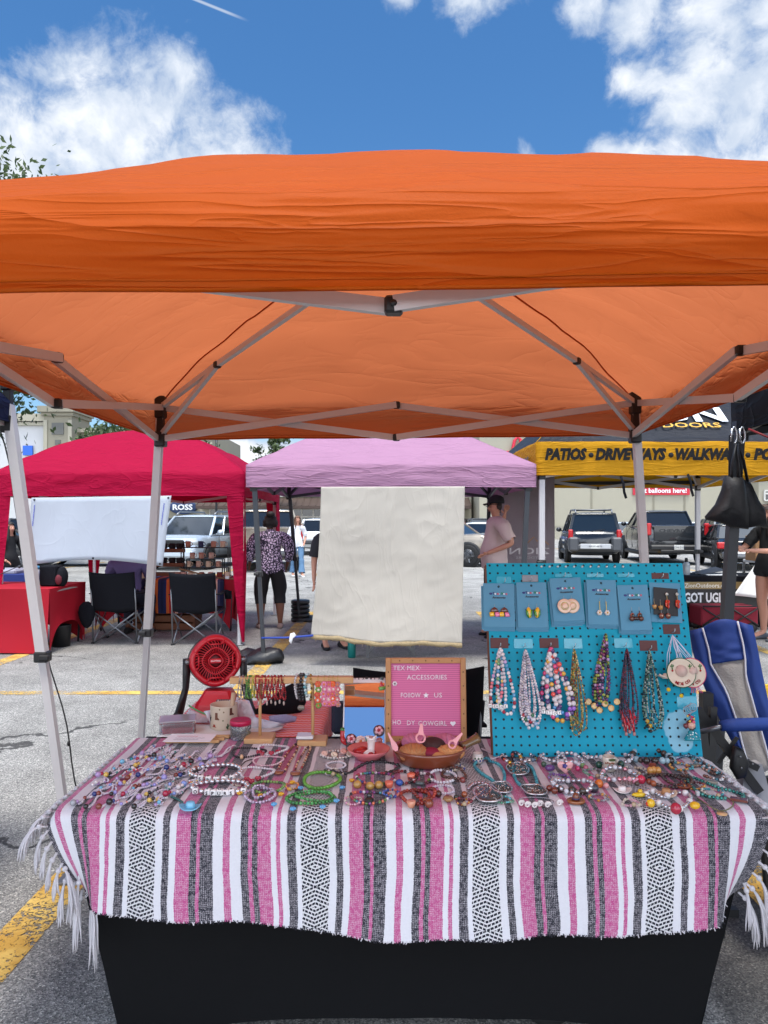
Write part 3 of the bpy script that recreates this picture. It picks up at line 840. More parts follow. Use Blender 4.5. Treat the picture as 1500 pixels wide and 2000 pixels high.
def person(label, loc, yaw, h=1.7, build=1.0, belly=0., arms=None, stride=0., skin=SKIN, shirt=None, trousers=None, tr_len='long', shoes=None, hair=(30, 24, 22), hairstyle='short',
           cap=None, glasses=False, sleeve='short', sit=False, hips=1.0, lean=0.):
    """figure facing -Y before yaw; x is its left"""
    o = thing('person', label, 'person', loc); o.rotation_euler = (0, 0, yaw)
    s = h / 1.72; B = build
    P = {}; E = []
    def p(k, x, y, z, r): P[k] = (x * s, (y - lean * max(0, z - 1.0)) * s, z * s, (tuple(q * s for q in r) if not np.isscalar(r) else r * s))
    hz = .92 if not sit else .50
    dz = 0 if not sit else -.42
    p('pelvis', 0, .0, .95 + dz, (.125 * B * hips, .10 * B))
    p('waist', 0, -.01 - belly * .4, 1.10 + dz, (.118 * B * (hips + 1) / 2, .095 * B + belly))
    p('chest', 0, -.005 - belly * .12, 1.28 + dz, (.125 * B, .10 * B + belly * .35))
    p('ribs', 0, .01, 1.39 + dz, (.10 * B, .08 * B))
    p('neck', 0, .0, 1.47 + dz, .052); p('jaw', 0, -.02, 1.535 + dz, (.058, .066)); p('face', 0, -.018, 1.60 + dz, (.071, .088)); p('brow', 0, -.008, 1.655 + dz, (.07, .086)); p('top', 0, 0, 1.705 + dz, (.04, .05))
    p('nose', 0, -.118, 1.588 + dz, .013); p('ear_a', .079, .0, 1.60 + dz, (.014, .02)); p('ear_b', -.079, .0, 1.60 + dz, (.014, .02))
    E += [('pelvis', 'waist'), ('waist', 'chest'), ('chest', 'ribs'), ('ribs', 'neck'), ('neck', 'jaw'), ('jaw', 'face'), ('face', 'brow'), ('brow', 'top'), ('face', 'nose'), ('face', 'ear_a'), ('face', 'ear_b')]
    arms = arms or [((.25, .03, 1.12), (.27, -.04, .88)), ((-.25, .03, 1.12), (-.27, -.04, .88))]
    for i, sd_ in enumerate((1, -1)):
        (ex, ey, ez), (wx, wy, wz) = arms[i]
        p(f'sh{i}', sd_ * .165 * (B * .5 + .5), .01, 1.405 + dz, .058 * B); p(f'up{i}', (sd_ * .19 * B + ex) / 2, (ey + .01) / 2, (1.38 + ez) / 2 + dz * (1 if sit else 0) * .5, .048 * B)
        p(f'el{i}', ex, ey, ez, .038 * (B * .6 + .4)); p(f'wr{i}', wx, wy, wz, .026)
        E += [('ribs', f'sh{i}'), (f'sh{i}', f'up{i}'), (f'up{i}', f'el{i}'), (f'el{i}', f'wr{i}')]
        w_ = V(*P[f'wr{i}'][:3]); e_ = V(*P[f'el{i}'][:3])
        hand(P, E, f'wr{i}', w_, w_ - e_, sd_, V(0, 1, 0.2), f'h{i}', s)
        x = sd_ * .095 * (B * hips * .6 + .4)
        if sit:
            p(f'hip{i}', x, 0, .52, .085 * B); p(f'kn{i}', sd_ * .14, -.42, .50, .062 * B); p(f'ca{i}', sd_ * .15, -.42, .30, .05); p(f'an{i}', sd_ * .15, -.36, .09, .037); p(f'to{i}', sd_ * .16, -.52, .04, (.03, .035))
        else:
            yy = stride * sd_
            p(f'hip{i}', x, 0, .90, .092 * B * (hips * .5 + .5)); p(f'th{i}', x * 1.03, -yy * .22, .70, .085 * B); p(f'kn{i}', x * 1.06, -yy * .5 - .015, .50, .058 * B)
            p(f'ca{i}', x * 1.07, -yy * .75 + .02, .34, .052 * B); p(f'an{i}', x * 1.08, -yy + .02, .09, .036); p(f'to{i}', x * 1.25, -yy - .14, .035, (.028, .04))
            E += [(f'hip{i}', f'th{i}'), (f'th{i}', f'kn{i}')]
        if sit: E.append((f'hip{i}', f'kn{i}'))
        E += [('pelvis', f'hip{i}'), (f'kn{i}', f'ca{i}'), (f'ca{i}', f'an{i}'), (f'an{i}', f'to{i}')]
    body = skin_obj('body', P, E, skin, o, 'pelvis')
    bv = np.array([v.co[:] for v in body.data.vertices]); bn_ = np.array([v.normal[:] for v in body.data.vertices]); bf = [tuple(q.vertices) for q in body.data.polygons]
    best = np.full(len(bv), 9e9); who = np.zeros(len(bv), int); tt = np.zeros(len(bv))
    for i, (a, c_) in enumerate(E):
        A, Bq = V(*P[a][:3]), V(*P[c_][:3]); d = Bq - A
        ra, rb = max(np.atleast_1d(P[a][3])), max(np.atleast_1d(P[c_][3]))
        t_ = np.clip(((bv - A) @ d) / (d @ d), 0, 1)
        D = np.linalg.norm(bv - (A + t_[:, None] * d), axis=1) - (ra + (rb - ra) * t_)
        k = D < best; best[k] = D[k]; who[k] = i; tt[k] = t_[k]
    nm = [E[i] for i in who]
    def garment(name, keep, grow, m, wob=.006, fr=9., fn=None):
        kv = np.array([keep(nm[i], tt[i], bv[i]) for i in range(len(bv))])
        fs = [f for f in bf if all(kv[i] for i in f)]
        if not fs: return
        used = sorted({i for f in fs for i in f}); mp = {q: i for i, q in enumerate(used)}
        vv = []
        for i in used:
            g = grow(nm[i], tt[i], bv[i]) if callable(grow) else grow
            w = wob * mnoise.noise(Vector(bv[i] * fr + loc[0] * 3)) + wob * .6 * mnoise.noise(Vector((bv[i][0] * fr * 2, bv[i][1] * fr * 2, bv[i][2] * fr * 4)))
            q = bv[i] + bn_[i] * (g + w) * s
            vv.append(fn(q, nm[i], tt[i]) if fn else q)
        g_ = MB(); g_.add(vv, [tuple(mp[i] for i in f) for f in fs]); return g_.build(name, m, o, local=True)
    low = (.50 if sit else .84) * s
    if shirt is not None:
        def ks(e, t_, q):
            if e[1] in ('waist', 'chest', 'ribs') or e[1][:2] in ('sh', 'up') or e[0] == 'pelvis': return q[2] > low
            if e[1] == 'neck': return t_ < .45
            if e[1][:2] == 'el': return sleeve != 'short' or t_ < .7
            if e[1][:2] == 'wr': return sleeve == 'long' and t_ < .92 or sleeve == 'mid' and t_ < .5
            return e[1][:2] == 'th' and q[2] > low
        def gs(e, t_, q): return .034 if (e[0] == 'pelvis' or q[2] < low + .14 * s) else (.026 if e[1][:2] in ('el', 'wr', 'up') else .018)
        garment('shirt', ks, gs, shirt, .010)
    if trousers is not None:
        lim = {'shorts': ('th', .45), 'capri': ('ca', .8), 'long': ('an', .8), 'flare': ('an', .95)}[tr_len]
        order = ['hip', 'th', 'kn', 'ca', 'an']
        def kt(e, t_, q):
            if e[0] == 'pelvis' and e[1] == 'waist': return t_ < .75
            if e == ('pelvis', f'hip{e[1][-1]}'): return True
            k = e[1][:-1]
            if k in order and k != 'hip':
                return order.index(k) < order.index(lim[0]) or (k == lim[0] and t_ < lim[1])
            return False
        def gt(e, t_, q):
            if tr_len == 'flare' and e[1][:2] in ('ca', 'an'): return .02 + .04 * ((e[1][:2] == 'an') * t_ + .2)
            return .015 if e[1][:2] not in ('an',) else .026
        garment('trousers', kt, gt, trousers, .007)
    if shoes is not None:
        for i in (0, 1):
            a = V(*P[f'an{i}'][:3]); t_ = V(*P[f'to{i}'][:3]); g_ = MB(); d = unit((t_ - a) * V(1, 1, 0)); sd2 = np.cross(d, V(0, 0, 1))
            cs = [(-.075, .028, .055), (-.05, .043, .075), (0, .045, .085), (.06, .046, .065), (.11, .05, .05), (.16, .046, .04), (.185, .025, .028)]
            vs_ = []
            for (l, w, hh_) in cs:
                for an in np.linspace(0, 2 * math.pi, 13)[:-1]:
                    vs_.append(V(a[0], a[1], 0) + (d * l + sd2 * w * math.cos(an)) * s + V(0, 0, max(.0, hh_ * (.45 + .55 * math.sin(an))) * s))
            n_ = 12; fs_ = [(r_ * n_ + j, r_ * n_ + (j + 1) % n_, (r_ + 1) * n_ + (j + 1) % n_, (r_ + 1) * n_ + j) for r_ in range(len(cs) - 1) for j in range(n_)] + [tuple(range(n_))[::-1], tuple((len(cs) - 1) * n_ + j for j in range(n_))]
            g_.add(vs_, fs_); sh_ = g_.build('shoe', shoes, o, local=True)
    hc = V(*P['brow'][:3]); hm = mat('hair_%d_%d' % hair[:2], hair, .6, bump=.8, bscale=60)
    if hairstyle != 'none':
        hl = P['face'][2]; yc_ = P['face'][1]
        big = {'short': .012, 'long': .02, 'bun': .034}[hairstyle]
        def kh(e, t_, q):
            if not (e[1] in ('jaw', 'face', 'brow', 'top', 'nose') or e[1][:3] == 'ear'): return False
            return q[2] > hl + .062 * s or (q[1] > yc_ - .01 * s + max(0, (hl - q[2])) * .8 and q[2] > hl - .10 * s)
        garment('hair', kh, lambda e, t_, q: big + (.012 if q[2] > hl + .05 * s else 0), hm, .012 if hairstyle != 'short' else .004, 30.)
        if hairstyle == 'long':
            g_ = MB()
            def hf(u, v):
                an = R(-62) + R(304) * u; rr_ = (.088 + .035 * v + .008 * math.sin(u * 40 + v * 3)) * s
                return V(math.cos(an - R(90) + R(180)) * 0 + rr_ * math.sin(an - R(90)) * 1.0, 0, 0) if False else V(rr_ * math.cos(an), .012 * s + rr_ * 1.0 * math.sin(an), hl + .05 * s - .29 * v * s * (1 + .1 * math.sin(u * 23)))
            g_.grid(hf, 26, 8, thick=(0, .004, 0)); g_.build('hair', hm, o, local=True)
        if hairstyle == 'bun':
            g_ = MB(); g_.ball((0, .05 * s, hl + .135 * s), .062 * s, 14, 10, sq=(1.1, 1, .85)); g_.v[-1] += np.array([[.008 * mnoise.noise(Vector(q * 60)) for _ in range(3)] for q in g_.v[-1]]); g_.build('hair', hm, o, local=True)
    if cap is not None:
        m_ = MB(); m_.lathe([(.098, -.012), (.1, .02), (.088, .065), (.05, .095), (.0, .105)], tuple(hc + V(0, .005, .005)), 20, sy=1.08)
        m_.grid(lambda u, v: hc + V((u - .5) * .17, -.09 - .085 * v * math.sin(math.pi * (.18 + .64 * u)), .0 - .018 * v - .02 * (2 * u - 1) ** 2), 8, 4, thick=(0, 0, .006))
        m_.build('cap', cap, o, local=True)
    fc = V(*P['face'][:3])
    for sx in (-1, 1):
        m_ = MB(); m_.ball(fc + V(sx * .032, -.082, .028) * s, .0075 * s, 8, 6); m_.build('eye', mat('eye_dark', (40, 28, 24), .2), o, local=True)
    m_ = MB(); m_.tube([fc + V(x, -.084 + abs(x) * .45, -.045 + abs(x) * .12) * s for x in (-.024, -.012, 0, .012, .024)], [.003 * s, .006 * s, .007 * s, .006 * s, .003 * s], 6); m_.build('mouth', mat('lips', (150, 80, 76), .5), o, local=True)
    if glasses:
        m_ = MB()
        for sx in (-1, 1):
            m_.tube([fc + V(sx * .034 + .026 * math.cos(a), -.099, .028 + .02 * math.sin(a)) * s for a in np.linspace(0, 6.28, 13)[:-1]], .003 * s, 5, closed=True)
            m_.tube([fc + V(sx * .06, -.095, .032) * s, fc + V(sx * .083, -.03, .034) * s, fc + V(sx * .083, .02, .03) * s], .0025 * s, 5)
        m_.tube([fc + V(-.01, -.1, .03) * s, fc + V(.01, -.1, .03) * s], .0025 * s, 5)
        m_.build('glasses', BLACK, o, local=True)
    return o

# leopard-print blouse
lm = bpy.data.materials.new('leopard_print'); lm.use_nodes = True
t = NT(lm.node_tree); b = t.n['Principled BSDF']; ob = t.node('ShaderNodeTexCoord').outputs['Object']
v_ = t.node('ShaderNodeTexVoronoi', feature='DISTANCE_TO_EDGE'); v_.inputs['Scale'].default_value = 27
dn = t.node('ShaderNodeTexNoise'); dn.inputs['Scale'].default_value = 20; t.link(ob, dn.inputs['Vector'])
ds = t.node('ShaderNodeVectorMath', operation='SCALE'); t.link(dn.outputs['Color'], ds.inputs[0]); ds.inputs[3].default_value = .05
t.link(t.vmath('ADD', ob, ds.outputs[0]), v_.inputs['Vector'])
t.link(t.mix(t.mr(v_.outputs['Distance'], .13, .17), lin((40, 34, 56)), lin((196, 178, 206))), b.inputs['Base Color']); b.inputs['Roughness'].default_value = .8
bn = t.node('ShaderNodeBump'); bn.inputs['Strength'].default_value = .6; bn.inputs['Distance'].default_value = .03; t.link(t.noise(ob, 7, 4), bn.inputs['Height']); t.link(bn.outputs[0], b.inputs['Normal'])

def tee(n, c): return mat(n, c, .85, bump=.8, bscale=9, var=.06, vscale=4)
c = gnd(528, 1227)
person('woman in a leopard print blouse and black capri trousers seen from behind', c, R(180 + 14), 1.60, 1.42, .02, skin=SKIN2, shirt=lm, trousers=tee('black_trousers', (20, 20, 22)), tr_len='capri', shoes=tee('grey_shoe', (132, 112, 106)),
       hair=(24, 18, 18), hairstyle='bun', sleeve='mid', hips=1.22, arms=[((.30, .02, 1.13), (.30, -.16, .98)), ((-.29, .03, 1.13), (-.27, -.14, .95))])
c = gnd(581, 1126)
person('woman in white t-shirt and flared blue jeans walking between parked cars', c, R(18), 1.66, .92, shirt=tee('white_tee', (222, 222, 226)), trousers=tee('blue_denim', (92, 126, 158)), tr_len='flare', shoes=tee('white_shoe', (214, 214, 214)),
       hair=(96, 66, 48), hairstyle='long', glasses=True, stride=.17, arms=[((.25, .05, 1.12), (.17, -.14, .98)), ((-.24, .06, 1.12), (-.26, -.02, .87))])
c = gnd(966, 1243)
person('man in pale t-shirt and black cap with a hand on his hip', (c[0], c[1], 0), R(-82), 1.83, 1.2, .055, shirt=tee('blush_tee', (206, 184, 180)), trousers=tee('charcoal_jeans', (34, 36, 44)), shoes=tee('black_shoe', (24, 24, 26)),
       hair=(40, 28, 24), cap=tee('black_cap', (20, 20, 24)), glasses=True, lean=-.04,
       arms=[((.31, .12, 1.16), (.20, -.13, 1.05)), ((-.26, .14, 1.30), (-.20, .17, 1.50))])
c = gnd(1502, 1250)
person('person in black shorts reaching toward the cardboard box at the right edge', c, R(-72), 1.70, 1.1, shirt=tee('black_tee', (24, 24, 26)), trousers=tee('black_shorts', (26, 26, 30)), tr_len='shorts', shoes=tee('grey_runner', (82, 84, 90)),
       hair=(50, 34, 28), hairstyle='long', arms=[((.24, -.2, 1.16), (.14, -.44, 1.17)), ((-.24, -.18, 1.18), (-.10, -.40, 1.2))])
person('dark haired person in black top holding a drink near the dark car', (-6.42, 12.7, 0), R(55), 1.5, 1.0, shirt=tee('black_top', (22, 22, 26)), trousers=tee('dark_jeans', (40, 46, 58)), shoes=tee('black_shoe2', (26, 26, 28)), hair=(24, 20, 20), hairstyle='long', sleeve='long',
       arms=[((.27, -.05, 1.06), (.16, -.27, 1.02)), ((-.25, .0, 1.08), (-.2, -.22, .98))])
person('person in a purple shirt seated in the left black camping chair', (-3.34, 9.70, 0), R(180), 1.70, 1.32, .03, sit=True, skin=SKIN2, shirt=tee('purple_tee', (96, 84, 128)), trousers=tee('navy_jeans', (28, 32, 48)), shoes=tee('black_shoe3', (24, 24, 26)), hair=(28, 22, 20), lean=.55,
       arms=[((.26, -.12, .74), (.14, -.36, .66)), ((-.26, -.12, .74), (-.14, -.36, .66))])
person('person with bare legs standing behind the cream cloth', (-.60, 8.85, 0), R(20), 1.62, 1.15, shirt=tee('dark_top', (40, 40, 46)), trousers=tee('black_shorts2', (24, 24, 28)), tr_len='shorts', shoes=tee('black_sandal', (24, 24, 26)), hair=(30, 24, 22), hairstyle='long')

# ------------------------------------------------------------------ cars
def car(label, loc, yaw, L=4.6, Wd=1.85, H=1.75, belt=1.08, hood=.95, front=1.15, rear=.35, kind='suv', paint=None, rack=False, clad=False, plate=None, door=False, chrome=False, name='parked_car', cat='car', wheel=.37, badge=None):
    """car pointing +Y before yaw, origin on the ground at its middle"""
    o = thing(name, label, cat, loc, 'cars parked on the lot'); o.rotation_euler = (0, 0, yaw)
    hw = Wd / 2; y0, y1 = -L / 2, L / 2; zb = .28
    bedy = y0 + 1.75 if kind == 'pickup' else None
    # lower body: stations along y as (y, half width, bottom, top)
    if kind == 'pickup': prof = [(y0, .96, .5, belt - .02), (y0 + .05, 1, .42, belt), (bedy, 1, .32, belt), (bedy + .1, 1, .3, belt), (y1 - front, 1, .3, belt), (y1 - .5, .97, .32, hood), (y1 - .1, .9, .36, hood - .12), (y1, .8, .45, hood - .35)]
    elif kind == 'sedan': prof = [(y0, .84, .42, belt - .25), (y0 + .1, .93, .34, belt - .06), (y0 + .6, 1, .26, belt), (0, 1, .24, belt - .03), (y1 - front, 1, .24, belt - .05), (y1 - .5, .96, .26, hood - .06), (y1 - .1, .86, .3, hood - .2), (y1, .7, .36, hood - .35)]
    else: prof = [(y0, .88, .46, belt - .1), (y0 + .08, .96, .38, belt), (y0 + .5, 1, .3, belt), (0, 1, .28, belt - .02), (y1 - front, 1, .28, belt - .03), (y1 - .55, .98, .3, hood), (y1 - .15, .9, .34, hood - .1), (y1, .76, .42, hood - .34)]
    ys = []
    for i in range(len(prof) - 1):
        for q in range(3): ys.append([a + (b_ - a) * q / 3 for a, b_ in zip(prof[i], prof[i + 1])])
    ys.append(list(prof[-1])); vs = []; fs = []
    sec = [(.86, 0), (.97, .12), (1.0, .42), (.985, .72), (.955, .9), (.9, .985), (.72, 1.015), (0, 1.03)]
    sec = sec + [(-a, b_) for a, b_ in sec[-2::-1]] + [(-.5, -.03), (.5, -.03)]; n = len(sec)
    for (y, w, a, b_) in ys:
        for (u, v) in sec: vs.append((hw * w * u, y, a + (b_ - a) * v))
    for i in range(len(ys) - 1):
        for j in range(n): fs.append((i * n + j, i * n + (j + 1) % n, (i + 1) * n + (j + 1) % n, (i + 1) * n + j))
    fs += [tuple(range(n))[::-1], tuple((len(ys) - 1) * n + j for j in range(n))]
    m_ = MB(); m_.add(vs, [f[::-1] for f in fs]); body = m_.build('body', paint, o, local=True)
    # greenhouse
    ga, gb = {'suv': (y0 + .12, y1 - front + .05), 'pickup': (bedy and bedy + .02, y1 - front + .1), 'sedan': (y0 + .75, y1 - front + .1)}[kind]
    ra, rb = {'suv': (y0 + rear, y1 - front - .75), 'pickup': (bedy and bedy + .3, y1 - front - .75), 'sedan': (y0 + 1.35, y1 - front - .75)}[kind]
    wb, wt = hw * .93, hw * .76; bz = belt - .02; tz_ = H - .07
    B4 = [V(-wb, ga, bz), V(wb, ga, bz), V(wb * .97, gb, bz - .03), V(-wb * .97, gb, bz - .03)]
    T4 = [V(-wt, ra, tz_), V(wt, ra, tz_), V(wt * .96, rb, tz_ - .02), V(-wt * .96, rb, tz_ - .02)]
    m_ = MB(); m_.add(B4 + T4, [(3, 2, 1, 0), (4, 5, 6, 7), (0, 1, 5, 4), (1, 2, 6, 5), (2, 3, 7, 6), (3, 0, 4, 7)], smooth=False); m_.build('window', GLASS, o, local=True)
    m_ = MB()
    m_.grid(lambda u, v: V((2 * u - 1) * (wt + .02), ra - .05 + (rb - ra + .08) * v, tz_ - .005 + .06 * (1 - (2 * u - 1) ** 4) * (1 - (2 * v - 1) ** 6)), 12, 10, thick=(0, 0, -.03))
    for i in range(4): m_.bar(B4[i], T4[i], .09 if (i < 2 and kind == 'suv') else .065)
    for sd_ in (0, 1):
        a0, a1 = (B4[1], B4[2]) if sd_ else (B4[0], B4[3]); c0_, c1_ = (T4[1], T4[2]) if sd_ else (T4[0], T4[3])
        m_.bar(a0 + (V(0, 0, .02)), a1 + V(0, 0, .02), .05); m_.bar(c0_, c1_, .06)
        for q in ((.40, .37), (.72, .70)) if kind != 'pickup' else ((.5, .5),): m_.bar(a0 + (a1 - a0) * q[0], c0_ + (c1_ - c0_) * q[1], .07)
    m_.bar(B4[0], B4[1], .06); m_.build('roof', paint, o, local=True)
    yf, yr = y1 - .88, y0 + .92
    for (x, y) in ((-1, yf), (1, yf), (-1, yr), (1, yr)):
        w_ = thing('wheel', None, None, (x * (hw - .06), y, wheel)); del w_['label']; del w_['category']; w_.parent = o
        a = MB(); a.lathe([(wheel * .62, -.1), (wheel * .9, -.11), (wheel, -.08), (wheel, .08), (wheel * .9, .11), (wheel * .62, .1)], (0, 0, 0), 28, axis=(1, 0, 0)); a.build('tyre', mat('tyre_rubber', (24, 24, 25), .8), w_, local=True)
        a = MB(); a.lathe([(wheel * .62, .1), (wheel * .64, .05), (wheel * .3, .06), (.0, .085)], (0, 0, 0), 20, axis=(x, 0, 0))
        for q in range(5):
            an = q * 1.2566; a.bar((x * .07, .08 * math.cos(an), .08 * math.sin(an)), (x * .095, wheel * .62 * math.cos(an), wheel * .62 * math.sin(an)), .05, .03)
        a.build('rim', STEEL, w_, local=True)
        a = MB(); k = wheel * 1.22
        a.lathe([(wheel * 1.02, -.02), (k, -.02), (k, .03), (wheel * 1.02, .03)], (x * (hw - .015), y, wheel + .02), 28, axis=(x, 0, 0)); a.lathe([(0, 0), (wheel * 1.1, 0), (wheel * 1.1, .012), (0, .012)], (x * (hw - .014), y, wheel + .03), 24, axis=(x, 0, 0))
        a.build('wheel_arch', BLACK if clad or kind != 'sedan' else MATS['tyre_rubber'], o, local=True)
    a = MB(); bw = Wd * .94
    a.bbox((0, y0 - .05, .60 if kind != 'sedan' else .50), (bw, .22, .20), .05); a.build('bumper', {'suv': mat('grey_plastic', (70, 72, 76), .5), 'pickup': BLACK, 'sedan': paint}[kind] if not chrome else STEEL, o, local=True)
    if clad:
        for sx in (-1, 1): a = MB(); a.bbox((sx * hw * .80, y0 - .03, .70), (.36, .32, .5), .06); a.build('bumper_end', MATS['grey_plastic'], o, local=True)
        a = MB(); a.bbox((0, y0 - .17, .63), (1.05, .04, .17), .01); a.build('bumper_plate', mat('silver_plastic', (176, 178, 180), .4), o, local=True)
    a = MB(); a.bbox((0, y1 - .02, .52), (bw * .9, .2, .22), .05); a.build('bumper', paint if not clad else BLACK, o, local=True)
    a = MB(); a.bbox((0, y1 - .04, hood - .25), (Wd * .52, .1, .24), .04)
    for q in range(3): a.box((0, y1 + .02, hood - .33 + q * .08), (Wd * .5, .03, .025), col=(190, 190, 190))
    a.build('grille', BLACK, o, local=True)
    for sx in (-1, 1):
        a = MB(); tz2 = belt - .12 if kind != 'sedan' else belt - .2
        a.bbox((sx * hw * (.9 if kind != 'pickup' else .95), y0 + .05, tz2), (.16 if kind != 'sedan' else .34, .16, .42 if kind != 'sedan' else .2), .03); a.build('tail_light', mat('red_lens', (176, 16, 24), .2), o, local=True)
        a = MB(); a.ball((0, 0, 0), 1, 12, 8, sq=(.22, .2, .11)); a.v[-1] = a.v[-1] + V(sx * hw * .72, y1 - .17, hood - .2); a.build('headlight', mat('clear_lens', (190, 196, 200), .1, .2), o, local=True)
        a = MB(); a.ball((sx * (hw + .1), gb - .35, belt + .06), 1, 10, 7, sq=(.11, .07, .09)); a.bar((sx * hw * .95, gb - .35, belt), (sx * (hw + .06), gb - .35, belt + .04), .04); a.build('mirror', paint, o, local=True)
        for q in (.28, .62):
            a = MB(); yy = ga + (gb - ga) * q; a.bbox((sx * (hw + .012), yy, belt - .14), (.03, .2, .035), .01); a.build('handle', STEEL if chrome else paint, o, local=True)
        a = MB(); a.bbox((sx * hw * .97, (yf + yr) / 2, .36), (.1, yf - yr - wheel * 2.2, .14), .03); a.build('side_sill', BLACK, o, local=True)
        # door shut lines
        a = MB()
        for q in (.02, .42, .86):
            yy = ga + (gb - ga) * q; a.box((sx * (hw * .995), yy, (belt + .5) / 2), (.012, .012, belt - .5))
        a.build('door_seam', BLACK, o, local=True)
    if rack:
        a = MB()
        for sx in (-1, 1):
            a.tube([(sx * wt * .9, ra + .05, H - .04), (sx * wt * .9, ra + .2, H + .07), (sx * wt * .9, rb - .3, H + .08), (sx * wt * .9, rb, H - .03)], .03, 8)
        if rack == 'full':
            for q in range(5): a.tube([(-wt * .9, ra + .25 + q * .45, H + .07), (wt * .9, ra + .25 + q * .45, H + .07)], .022, 6)
        a.build('roof_rack', STEEL, o, local=True)
    if kind == 'pickup':
        a = MB(); a.bbox((0, y0 - .005, belt - .27), (Wd * .8, .05, .5), .02); a.box((0, y0 - .03, belt - .02), (Wd * .86, .1, .05)); a.build('tailgate', paint, o, local=True)
        a = MB(); a.bbox((0, y0 - .17, .48), (Wd * .6, .05, .1), .02); a.build('hitch', BLACK, o, local=True)
    a = MB(); pz = {'suv': .63, 'pickup': .62, 'sedan': belt - .22}[kind]
    a.bbox((0, y0 - (.2 if clad else .175) if kind != 'sedan' else y0 - .02, pz), (.32, .02, .16), .004); pl = a.build('number_plate', mat('plate_white', (206, 206, 200), .5), o, local=True)
    if plate:
        a = MB(); a.text(plate, (0, y0 - (.212 if kind != 'sedan' else .032), pz - .035), (1, 0, 0), (0, 0, 1), .095, align='c', col=(40, 44, 70)); a.build('lettering', COLR, pl, local=True)
    if badge:
        a = MB(); a.text(badge, (0, y0 - .032, belt - .22), (1, 0, 0), (0, 0, 1), .15, width=Wd * .62, align='c', bold=.03, col=(16, 20, 26)); a.build('lettering', COLR, o, local=True)
    if kind == 'suv':
        a = MB(); a.tube([(-.1, y0 + .06, belt + .02), (.35, y0 + .09, belt + .1)], .012, 6); a.build('wiper', BLACK, o, local=True)
    if door:
        d_ = thing('door', None, None, (hw, gb - .35, 0)); del d_['label']; del d_['category']; d_.parent = o; d_.rotation_euler = (0, 0, R(62))
        a = MB(); a.bbox((.03, -.55, .72), (.08, 1.1, .62), .03); a.build('panel', paint, d_, local=True)
        a = MB(); a.prism([(.03, -.02, 1.03), (.03, -1.06, 1.03), (-.06, -.95, H - .12), (-.05, -.55, H - .1)], (.02, 0, 0)); a.build('pane', GLASS, d_, local=True)
        a = MB(); a.tube([(.04, -.0, 1.03), (-.05, -.53, H - .09), (-.06, -.97, H - .11), (.04, -1.08, 1.03)], .03, 6); a.build('frame', paint, d_, local=True)
    return o

def paint(n, c, met=.35): return mat('paint_' + n, c, .25, met, coat=.8)
P_DK, P_SL, P_TAN, P_WH, P_BLK, P_GREY, P_BLUE = paint('dark_slate', (16, 21, 27)), paint('silver', (186, 196, 206)), paint('tan', (142, 132, 118)), paint('white', (216, 218, 220), 0), paint('black', (12, 13, 16)), paint('grey', (104, 108, 112)), paint('blue', (60, 84, 120))
def park(px, Y): return V((px - 750) / FPX * Y, Y, 0)
c = park(1152, 26.3); o = car('dark off-road SUV with roof rack seen from behind', c + V(.55, 2.3, 0), R(-9), 4.5, 1.86, 1.86, 1.13, 1.05, 1.25, .25, 'suv', P_DK, rack='full', clad=True, plate='HRW-4878')
c = park(1318, 25.6); car('dark pickup truck with a tall tailgate between SUV and sedan', c + V(.5, 2.8, 0), R(-8), 5.6, 2.02, 1.95, 1.36, 1.25, 1.35, .3, 'pickup', P_DK, plate='RDH-2103', badge='CHEVROLET', name='pickup_truck', cat='pickup truck', wheel=.42)
c = park(1452, 22.5); car('black sedan behind the hanging bags', c + V(.8, 2.2, 0), R(-14), 4.9, 1.86, 1.46, .98, .9, 1.25, .4, 'sedan', P_BLK, plate='SBL 8751', chrome=True)
c = park(384, 22.6); car('silver SUV facing forward with its door open', c + V(-.45, 2.35, 0), R(180 - 10), 4.8, 1.94, 1.76, 1.1, 1.08, 1.2, .4, 'suv', P_SL, rack=True, chrome=True, door=True)
c = park(520, 22.0); car('tan pickup truck seen from behind past the leopard print blouse', c + V(-.35, 2.8, 0), R(8), 5.6, 2.0, 1.93, 1.33, 1.2, 1.35, .3, 'pickup', P_TAN, chrome=True, plate='KBX-5210', name='pickup_truck', cat='pickup truck', wheel=.41)
c = park(612, 33); car('white compact SUV parked beyond the woman in jeans', c + V(.1, 2.2, 0), R(5), 4.5, 1.84, 1.66, 1.05, 1.0, 1.2, .4, 'suv', P_WH, plate='LGT-0042')
c = park(893, 25); car('tan SUV with black tyres poking out past the cream cloth', c + V(-.5, 1.0, 0), R(-118), 4.6, 1.88, 1.72, 1.1, 1.1, 1.2, .35, 'suv', P_TAN, clad=True)
c = park(955, 32); car('white sedan parked past the man in the cap', c + V(0, 2, 0), R(168), 4.7, 1.82, 1.5, .98, .95, 1.2, .4, 'sedan', P_WH, chrome=True)
c = park(-35, 20.0); car('black SUV standing sideways at the left edge', c + V(-.6, .5, 0), R(-78), 4.7, 1.9, 1.78, 1.12, 1.1, 1.2, .35, 'suv', P_BLK, chrome=True)
c = park(178, 25.5); car('black sedan half hidden by the white banner', c, R(92), 4.8, 1.84, 1.46, .98, .92, 1.2, .4, 'sedan', P_BLK)
